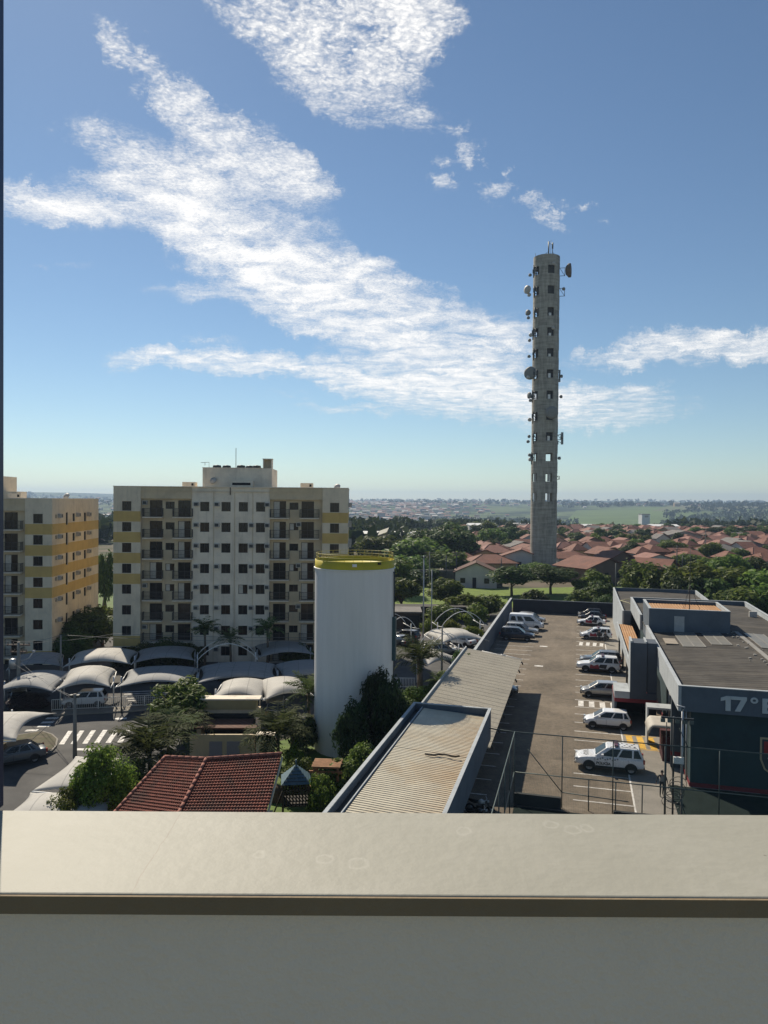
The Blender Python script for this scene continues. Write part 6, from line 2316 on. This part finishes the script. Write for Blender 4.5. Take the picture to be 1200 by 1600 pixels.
ptree(610, 1070, 53, 58, 'neard', 'dark shrub between the water tank and the near shelter', .0, **shr)
ptree(625, 1085, 58, 60, 'dark', 'dark shrub under the palm beside the near shelter', .0, **shr)
ptree(536, 1182, 46.5, 80, 'loose', 'green bush beside the pergola, spilling toward the near shelter', .0, **shr)
ptree(570, 1165, 47.5, 70, 'dense', 'dark green bush along the gutter of the near shelter', .0, **shr)
ptree(505, 1205, 44, 50, 'loose', 'green bush at the foot of the pergola', .0, **shr)
ptree(700, 1045, 71, 60, 'loose', 'small shrub against the far shelter by the thin grey pole', .0, **shr)
ptree(725, 1020, 76, 34, 'middark', 'dark round shrub at the corner of the boundary wall', .0, **shr)
ptree(660, 1070, 66, 70, 'loose', 'low shrub around the stem of the palm right of the tank', .0, **shr)
ptree(133, 955, 92, 88, 'dark', 'big dark tree in the gap between the apartment blocks', .1)
ptree(160, 948, 97, 48, 'mid', 'grey green tree against the corner of the main apartment block', .1)
ptree(112, 985, 88, 60, 'dark', 'dark lower tree before the flank of the left apartment block', .05)
ptree(164, 865, 130, 30, 'middark', 'dark tree far behind the gap between the apartment blocks', .1)
for i, (px, y, w) in enumerate(((192, 1017, 46), (228, 1004, 60), (262, 1000, 60), (292, 1006, 50))):
    ptree(px, y, 84 + i * .2, w, 'dark', ['low dark bush at the left corner of the main apartment block', 'dark bush under the first balconies of the main apartment block', 'dark bush under the second balconies of the main apartment block', 'dark bush at the foot of the first palm'][i], .0, **shr)
ptree(465, 1008, 85, 50, 'dark', 'dark bush against the main apartment block beside the tank', .0, **shr)
# right of the tank, middle distance
for px, y, d, w, k, lab, cb in ((612, 872, 150, 66, 'mid', 'leafy tree right of the yellow tank top', .2), (628, 905, 128, 56, 'midb', 'drooping tree above the grey roofed shed', .25), (594, 838, 215, 70, 'mid', 'rounded tree behind the yellow tank railing', .15),
                                (690, 820, 225, 104, 'dark', 'largest dark tree rising left of the terracotta roofs', .1), (650, 842, 205, 84, 'mid', 'lighter tree left of the largest dark tree', .1), (722, 838, 230, 60, 'middark', 'dark tree right of the largest dark tree', .1), (570, 850, 260, 60, 'mid', 'pale tree far behind the yellow tank top', .1),
                                (640, 868, 180, 60, 'mid', 'mid green tree above the retaining wall', .15), (700, 862, 195, 70, 'mid', 'green tree in front of the largest dark tree', .1), (660, 890, 165, 60, 'middark', 'dark small tree on top of the retaining wall', .1),
                                (697, 905, 134, 56, 'mid', 'bright small tree on the grass bank', .2), (800, 886, 150, 72, 'middark', 'dark tree on the grass bank left of the tall tower', .42), (861, 884, 152, 74, 'dark', 'dark tree on the grass bank at the foot of the tall tower', .42),
                                (838, 880, 192, 50, 'mid', 'tree hiding the base of the tall tower', .15)):
    ptree(px, y, d, w, k, lab, cb)
for px, y, d, w, k, lab in ((725, 930, 122, 60, 'midlight', 'yellow green shrub below the grass bank'), (690, 945, 112, 50, 'mid', 'shrub below the open dark shelter'), (762, 930, 124, 50, 'mid', 'dark shrub left of the boundary wall end'), (744, 945, 110, 48, 'midlight', 'low yellow green shrub behind the bare arches'),
                           (836, 922, 134, 44, 'middark', 'round dark shrub behind the end wall'), (915, 922, 134, 46, 'mid', 'green shrub over the end wall'), (940, 910, 136, 56, 'middark', 'tall dark shrub over the last parked cars'), (948, 930, 131.5, 44, 'dark', 'dark hedge plant by the far wing of the station'),
                           (898, 928, 135, 30, 'middark', 'small dark shrub on the end wall'), (925, 893, 150, 60, 'midlight', 'low green thicket before the large terracotta house')):
    ptree(px, y, d, w, k, lab, .0, **shr)
for k, (a, c, y0, y1, d) in enumerate(((655, 690, 958, 975, 108), (690, 720, 960, 975, 108), (715, 760, 966, 990, 102))):
    p, q = D(a, y1, d), D(c, y0, d)
    b = leaf_cloud('hedge', 40 + k, 40, 4000, .10, CR['bushlight'][0].materials[0], (.3, .5), .0)[0]
    h_ = thing('hedge', ['clipped lime hedge left of the white globe lamp', 'clipped lime hedge right of the white globe lamp', 'clipped dark and lime hedge under the bare arches'][k], 'hedge', ((p.x + q.x) / 2, d, 0))
    o = link('foliage', b, h_, (0, 0, 1.0))
    o.scale = ((q.x - p.x) / 2 * .9, 1.0, 1.1)
gr = 'trees behind the station'
for px, y, d, w, k, lab in ((1000, 878, 150, 60, 'mid', 'dark olive tree just behind the far station wing'), (1035, 884, 140, 66, 'midb', 'grey green tree behind the far wing, left of the bright one'), (1086, 882, 138, 90, 'midlight', 'bright yellow green tree behind the radio mast'), (1140, 888, 136, 90, 'mid', 'broad green tree behind the right station parapet'),
                           (1190, 892, 132, 90, 'mid', 'broad green tree cut by the right edge'), (1110, 905, 128, 70, 'middark', 'darker tree tucked below the bright yellow green one'), (1160, 920, 120, 80, 'mid', 'green tree leaning over the far right parapet'), (1070, 900, 131, 60, 'middark', 'dark tree behind the stair block'),
                           (1215, 915, 118, 80, 'mid', 'leafy tree at the right border behind the condenser'), (1140, 868, 170, 60, 'midb', 'grey tree behind the broad green ones'), (1180, 872, 175, 60, 'middark', 'dark tree behind the broad green ones at the right')):
    ptree(px, y, d, w, k, lab, .05, gr)

# palms
_pf = {}


def palm_mesh(seed, nf, curve, mt, leaf=.24):
    rnd = random.Random(seed)
    V, Fc = [], []
    for f in range(nf):
        az = f * 2.399 + rnd.uniform(-.2, .2)
        el = rnd.uniform(.1, 1.3) if f > 4 else rnd.uniform(1.1, 1.5)
        L_ = rnd.uniform(.85, 1.1)
        pos, ang = Vector((0, 0, 0)), el
        pts = []
        n_ = 12
        for i in range(n_ + 1):
            pts.append(pos.copy())
            pos = pos + Vector((math.cos(az) * math.cos(ang), math.sin(az) * math.cos(ang), math.sin(ang))) * (L_ / n_)
            ang -= curve * (.5 + 1.2 * i / n_) / n_ * 1.4
        sd = Vector((-math.sin(az), math.cos(az), 0))
        for i in range(n_):                                 # rib
            a_, c_ = pts[i], pts[i + 1]
            k = len(V)
            w = .012 * (1 - i / n_) + .003
            V += [a_ - sd * w, a_ + sd * w, c_ + sd * w, c_ - sd * w]
            Fc.append((k, k + 1, k + 2, k + 3))
            if i < 2: continue
            for s_ in (-1, 1):
                for h in (0, .5)[:2 - f % 2]:
                    o = a_.lerp(c_, h)
                    t = (c_ - a_).normalized()
                    ll = leaf * math.sin(math.pi * min(1, (i + h) / n_ * .85 + .12)) * rnd.uniform(.8, 1.15)
                    d = (sd * s_ + t * .55 + Vector((0, 0, rnd.uniform(-.45, .05)))).normalized()
                    k = len(V)
                    V += [o, o + d * ll * .45 + t * .022, o + d * ll, o + d * ll * .45 - t * .022]
                    Fc.append((k, k + 1, k + 2, k + 3))
    me = bpy.data.meshes.new('fronds')
    me.from_pydata([tuple(v) for v in V], [], Fc)
    me.materials.append(mt)
    return me


PM = [palm_mesh(1, 30, 1.05, LEAFP, .34), palm_mesh(2, 26, .95, LEAFP, .34), palm_mesh(3, 22, 1.2, LEAFP, .22), palm_mesh(4, 22, 1.1, LEAFD, .28)]


def palm(px, pc, d, rpx, var, label, group=None, tr=.14):
    """px, pc: where the crown's heart shows; rpx: length of a frond in photo pixels"""
    c = D(px, pc, d)
    root = thing('palm_tree', label, 'palm tree', (c.x, c.y, 0), 0, group)
    b = B()
    b.tube([(0, 0, -.2), (.05, .03, c.z * .5), (0, 0, c.z + .1)], [tr * 1.5, tr, tr * 1.1], 8)
    b.obj('trunk', PALMBARK, root)
    o = link('fronds', PM[var], root, (0, 0, c.z), px * .1)
    s = rpx * d / FPX
    o.scale = (s, s, s)


palm(233, 1182, 48, 92, 0, 'large feathery palm arching over the left end of the tiled roof')
palm(262, 1150, 51, 62, 1, 'second feathery palm behind the large arching one')
palm(300, 1135, 55, 45, 2, 'small palm with drooping fronds left of the gatehouse')
palm(434, 1152, 52, 68, 0, 'bushy palm right of the gatehouse')
palm(482, 1085, 59, 46, 1, 'slender palm against the left edge of the water tank')
palm(456, 1135, 56, 40, 2, 'young palm between the bushy palm and the tank')
palm(656, 1032, 68, 54, 0, 'shaggy palm right of the water tank with a thick stem', tr=.3)
palm(686, 1068, 70, 34, 2, 'small drooping palm right of the shaggy one')
palm(320, 985, 83, 34, 3, 'dark palm before the main apartment block, left of three', 'palms before the apartment block')
palm(360, 1000, 82, 30, 3, 'dark palm before the main apartment block, middle one', 'palms before the apartment block')
palm(418, 985, 83, 34, 3, 'dark palm before the main apartment block, right of three', 'palms before the apartment block')
palm(770, 852, 270, 16, 1, 'palm standing over the roofs left of the tall tower', tr=.25)

# ================================================================== HOUSES BEYOND
_hp = {}


def house_proto(shape, roofm, wallm):
    k = (shape, roofm.name, wallm.name)
    if k in _hp: return _hp[k]
    w, d, hh = 5.0, 4.0, 3.1
    bw_, br_ = B(), B()
    if shape == 'hip':
        bw_.box(-w, w, -d, d, -1.5, hh)
        a, e = .6, 2.0
        V_ = [(-w - a, -d - a, hh), (w + a, -d - a, hh), (w + a, d + a, hh), (-w - a, d + a, hh), (-w + d - .6, 0, hh + e), (w - d + .6, 0, hh + e)]
        for q in ((0, 1, 5, 4), (1, 2, 5), (2, 3, 4, 5), (3, 0, 4)):
            br_.face([V_[i] for i in q])
    else:
        bw_.extr([(-w, -d, -1.5), (w, -d, -1.5), (w, -d, hh), (0, -d, hh + 1.75), (-w, -d, hh)], (0, 2 * d, 0))
        a = .55
        t = 1.75 / w
        for s_ in (-1, 1):
            br_.face([(0, -d - a, hh + 1.80), (s_ * (w + a), -d - a, hh + .05 - a * t), (s_ * (w + a), d + a, hh + .05 - a * t), (0, d + a, hh + 1.80)])
    wm = bw_.mesh('wall')
    wm.materials.append(wallm)
    rm = br_.mesh('roof')
    rm.materials.append(roofm)
    b = B()
    b.box(-.6, .6, -.04, .02, -.5, .5)
    wn = b.mesh('window')
    wn.materials.append(GLASS)
    b = B()
    b.box(-.45, .45, -.04, .02, 0, 2.1)
    dr = b.mesh('door')
    dr.materials.append(TERRA3 if shape == 'hip' else DARK)
    _hp[k] = (wm, rm, wn, dr)
    return _hp[k]


def house(x, y, rot, sc, shape, roofm, wallm, label, group, detail=True, hz_=1.0, z=None):
    wm, rm, wn, dr = house_proto(shape, roofm, wallm)
    root = thing('house', label, 'house', (x, y, gz(x, y) if z is None else z), rot, group)
    root.scale = (sc, sc, hz_)
    link('wall', wm, root)
    o = link('roof', rm, root)
    if shape == 'hip' or True:
        if 'thickness' not in o.modifiers: solid(o, .16, 1)
    if detail:
        for xx in (-3.2, 2.6): link('window', wn, root, (xx, -4.0, 1.5))
        link('door', dr, root, (-.4, -4.0, 0))
        link('window', wn, root, (-5.0, 0, 1.5), R(-90))
    return root


def phouse(px, pyb, d, rot, sc, shape, roofm, wallm, label, hz_=1.0, z=None):
    p = D(px, pyb, d)
    return house(p.x, d, R(rot), sc, shape, roofm, wallm, label, 'houses of the neighbourhood', True, hz_, 0 if z is None else z)


phouse(744, 912, 168, -8, .92, 'gable', TERRA3, WALLS[0], 'white house with a dark brown gable roof above the retaining wall', 1.15)
phouse(925, 905, 182, 28, 1.35, 'gable', TERRA, WALLS[3], 'largest terracotta roofed house right of the tall tower, brown walls', 1.2)
phouse(960, 900, 188, 12, 1.0, 'gable', TERRA, WALLS[3], 'terracotta roof block adjoining the largest house', 1.45)
phouse(1018, 900, 182, 55, 1.2, 'gable', TERRA, WALLS[3], 'long terracotta gable sloping toward the far station wing', 1.15)
phouse(720, 895, 205, 10, 1.0, 'hip', TERRA, WALLS[0], 'terracotta house behind the dark brown gable roof')
phouse(765, 892, 200, 5, 1.2, 'hip', TERRA, WALLS[1], 'terracotta house with pale chimneys left of the tall tower')
phouse(815, 888, 212, -12, 1.2, 'gable', TERRA, WALLS[0], 'terracotta gable house touching the left side of the tall tower', 1.2)
phouse(1125, 880, 250, 15, 1.1, 'hip', FIBRE, WALLS[2], 'grey block walled house among trees at the right', 1.1)
phouse(1160, 868, 290, 10, 1.3, 'gable', FIBRE, WALLS[0], 'pale grey gabled house under the dark woods at the right')
phouse(1195, 892, 215, 20, 1.0, 'hip', TERRA, WALLS[0], 'orange tiled house cut by the right edge')
phouse(1060, 842, 360, 0, 1.7, 'gable', FIBRE, WALLS[2], 'large grey gabled warehouse right of the white block', 1.2)
random.seed(21)
zone = lambda px: 'left of the tall tower' if px < 840 else 'right of the tall tower' if px < 1010 else 'at the right of the view'
kinds = [('terracotta hip roofed', 'hip', TERRA), ('terracotta gabled', 'gable', TERRA), ('pinkish tiled', 'hip', TERRA2), ('pinkish gabled', 'gable', TERRA2), ('grey sheet roofed', 'gable', FIBRE), ('brown roofed', 'hip', TERRA3)]
NH = 0
y = 222.0
while y < 560:
    step = 11.5 + (y - 200) * .03
    x = (690 - 600) / FPX * y + random.uniform(0, 8)
    while x < 640 / FPX * y and NH < 280:
        px = 600 + x / y * FPX
        ok = random.random() < .92 and not (y < 235 and 820 < px < 880) and not (y < 300 and px > 1090 and random.random() < .6) and not (690 < px < 800 and y > 280 and random.random() < .6)
        if ok:
            nm, sh_, rm_ = random.choices(kinds, (.32, .25, .17, .1, .1, .06))[0]
            near_ = 'near' if y < 290 else 'middle' if y < 400 else 'far'
            house(x, y + random.uniform(-3, 3), R(12 + random.choice((0, 90)) + random.uniform(-7, 7)), random.uniform(.68, 1.05), sh_, rm_, random.choice(WALLS),
                  '%s house %s, %s rows' % (nm, zone(px), near_), 'houses of the neighbourhood', y < 330, random.uniform(.85, 1.1))
            NH += 1
        x += 11.5 * random.uniform(.9, 1.2)
    y += step
# trees among the houses
gt = 'trees among the houses'
for px, y, d, w, k, lab in ((948, 826, 330, 46, 'middark', 'round dark tree standing over the roofs right of the tall tower'), (965, 855, 245, 44, 'middark', 'dark dome of a tree behind the large terracotta house'), (1048, 845, 255, 46, 'mid', 'rounded tree before the grey warehouse'), (1075, 866, 215, 50, 'mid', 'leafy tree behind the wooden posts'),
                           (1110, 872, 205, 44, 'midb', 'grey green tree at the grey block house'), (1120, 824, 420, 60, 'middark', 'dark wooded clump at the right, its left part'), (1160, 824, 410, 60, 'middark', 'dark wooded clump at the right, its middle part'), (1195, 826, 400, 60, 'middark', 'dark wooded clump at the right border'), (905, 862, 300, 26, 'mid', 'small tree hard by the right side of the tall tower')):
    ptree(px, y, d, w, k, lab, .05, gt)
n = 0
while n < 112:
    y = random.uniform(215, 620)
    px = random.uniform(690, 1215) if y < 520 else random.uniform(640, 1215)
    if 815 < px < 885 and y < 240: continue
    x = (px - 600) / FPX * y
    k = random.choices(('mid', 'middark', 'midb', 'midlight'), (.4, .35, .15, .1))[0]
    nm = {'mid': 'green', 'middark': 'dark green', 'midb': 'grey green', 'midlight': 'light green'}[k]
    h = random.uniform(3.5, 6.5) + (2.5 if 690 < px < 800 and y > 280 else 0)
    tree(x, y, h, h * random.uniform(.9, 1.5), k, '%s tree amid roofs %s, %s' % (nm, zone(px), 'near rows' if y < 290 else 'middle rows' if y < 400 else 'far rows'), .12, group=gt, z=gz(x, y), trunk=y < 330)
    n += 1
# white tower block on the plain
WB = thing('tower_block', 'lone white slab of a tower block on the plain right of the tall tower', 'tower block', D(1009, 832, 640) * Vector((1, 1, 0)), R(6))
zb0 = gz(WB.location.x, WB.location.y)
b = B()
b.box(-3.6, 3.6, 0, 7, zb0 - 1, zb0 + 15.2)
b.obj('wall', WHITEP, WB)
b = B()
b.box(-1.2, 2.2, -.05, -.002, zb0 + 12.6, zb0 + 14.3)
b.obj('window', CURTAIN, WB)
b = B()
b.box(-3.8, 3.8, -.2, 7.2, zb0 + 15.202, zb0 + 15.6)
b.obj('roof', CONC, WB)
for px, pyb, d, wd, lab in ((790, 822, 560, 26, 'long white roofed hall beyond the trees left of the tall tower'), (1035, 826, 520, 10, 'white roofed hall right of the lone white slab'), (752, 836, 480, 9, 'bright white roofed shed left of the tall tower'), (918, 816, 600, 8, 'white roofed shed beyond the roofs right of the tall tower'), (610, 856, 330, 12, 'pale roofed hall behind the yellow tank railing')):
    p = D(px, pyb, d)
    hh = thing('white_hall', lab, 'hall', (p.x, d, gz(p.x, d)), R(5))
    b = B()
    b.box(-wd, wd, -5, 5, -2, 4.5)
    b.obj('wall', WALLS[0], hh)
    b = B()
    b.extr([(-wd - .3, -5.3, 4.52), (-wd - .3, 5.3, 4.52), (-wd - .3, 0, 5.8)], (2 * wd + .6, 0, 0))
    b.obj('roof', WHITEP, hh)

# ---- the town in the valley and the woods: too many and too far to count
rnd = random.Random(5)
b = B()
n = 0
while n < 900:
    y = rnd.uniform(650, 3000) if rnd.random() < .8 else rnd.uniform(2500, 4300)
    px = rnd.gauss(625, 60) if rnd.random() < .72 else (rnd.uniform(60, 260) if rnd.random() < .6 else rnd.uniform(700, 1100))
    if px > 800 and y < 2400: continue
    x = (px - 600) / FPX * y
    z = gz(x, y)
    w, d_, h = rnd.uniform(4, 9), rnd.uniform(4, 8), rnd.uniform(3, 6) * (2.5 if rnd.random() < .04 else 1)
    mi = rnd.choices((0, 1, 2, 3), (.35, .3, .2, .15))[0]
    b.box(x - w, x + w, y - d_, y + d_, z - 2, z + h, mi)
    b.extr([(x - w - .4, y - d_ - .4, z + h), (x - w - .4, y + d_ + .4, z + h), (x - w - .4, y, z + h + 2)], (2 * w + .8, 0, 0), rnd.choices((4, 5, 0), (.5, .3, .2))[0])
    n += 1
tag(b.obj('distant_town', [WALLS[0], WALLS[2], WALLS[1], ACW, TERRA2, FIBRE], recalc=False), 'pale specks of the distant town in the valley', 'town', kind='stuff')
# low trees, one object: leaf clumps
V, Fc = [], []


def wood_tree(x, y, h, w, nl):
    z = gz(x, y)
    for k in range(nl):
        t = rnd.random()
        d = Vector((rnd.gauss(0, 1), rnd.gauss(0, 1), rnd.gauss(0, 1))).normalized() * (rnd.random() ** .4)
        p = Vector((x + d.x * w / 2, y + d.y * w / 2, z + h * .52 + d.z * h * .5))
        nr = Vector((rnd.uniform(-1, 1), rnd.uniform(-1, 1), rnd.uniform(-.2, 1))).normalized()
        a = nr.cross(Vector((rnd.uniform(-1, 1), rnd.uniform(-1, 1), .3))).normalized()
        e = nr.cross(a)
        s = (w + h) * .11 * rnd.uniform(.6, 1.3)
        i = len(V)
        V.extend([p - a * s, p + e * s * .7, p + a * s, p - e * s * .7])
        Fc.append((i, i + 1, i + 2, i + 3))


BELTS = [  # photo x from, to, distance, depth, count, height
    (560, 900, 590, 110, 110, 7), (560, 860, 800, 160, 170, 9), (540, 800, 1150, 200, 120, 10), (640, 900, 1500, 200, 120, 10), (880, 1230, 640, 50, 45, 6), (1050, 1230, 760, 200, 120, 10), (1040, 1230, 1150, 260, 120, 12),
    (860, 1010, 900, 60, 26, 9), (880, 1230, 2650, 160, 170, 14), (1040, 1230, 1700, 400, 130, 13), (600, 1230, 3300, 200, 170, 14), (500, 1230, 4200, 300, 200, 15), (500, 1230, 5400, 300, 170, 16), (1080, 1230, 2300, 300, 80, 14),
    (-20, 220, 500, 200, 90, 9), (-20, 220, 900, 300, 90, 10), (-40, 240, 2200, 500, 90, 12), (-40, 260, 3800, 400, 120, 14), (530, 640, 320, 90, 30, 8), (540, 640, 450, 100, 40, 8)]
for a, c, y0, dp, cnt, hh in BELTS:
    for k in range(cnt):
        y = y0 + rnd.uniform(-dp, dp)
        px = rnd.uniform(a, c)
        h = hh * rnd.uniform(.6, 1.25)
        wood_tree((px - 600) / FPX * y, y, h, h * rnd.uniform(1.0, 1.9), 34 if y0 < 1200 else 20)
me = bpy.data.meshes.new('distant_woods')
me.from_pydata([tuple(v) for v in V], [], Fc)
me.materials.append(leafmat('far_leaves', (.018, .038, .012), (.055, .08, .022), .3))
o = bpy.data.objects.new('distant_woods', me)
COL.objects.link(o)
tag(o, 'dark belts of far woodland on the plain and the hills', 'woods', kind='stuff')
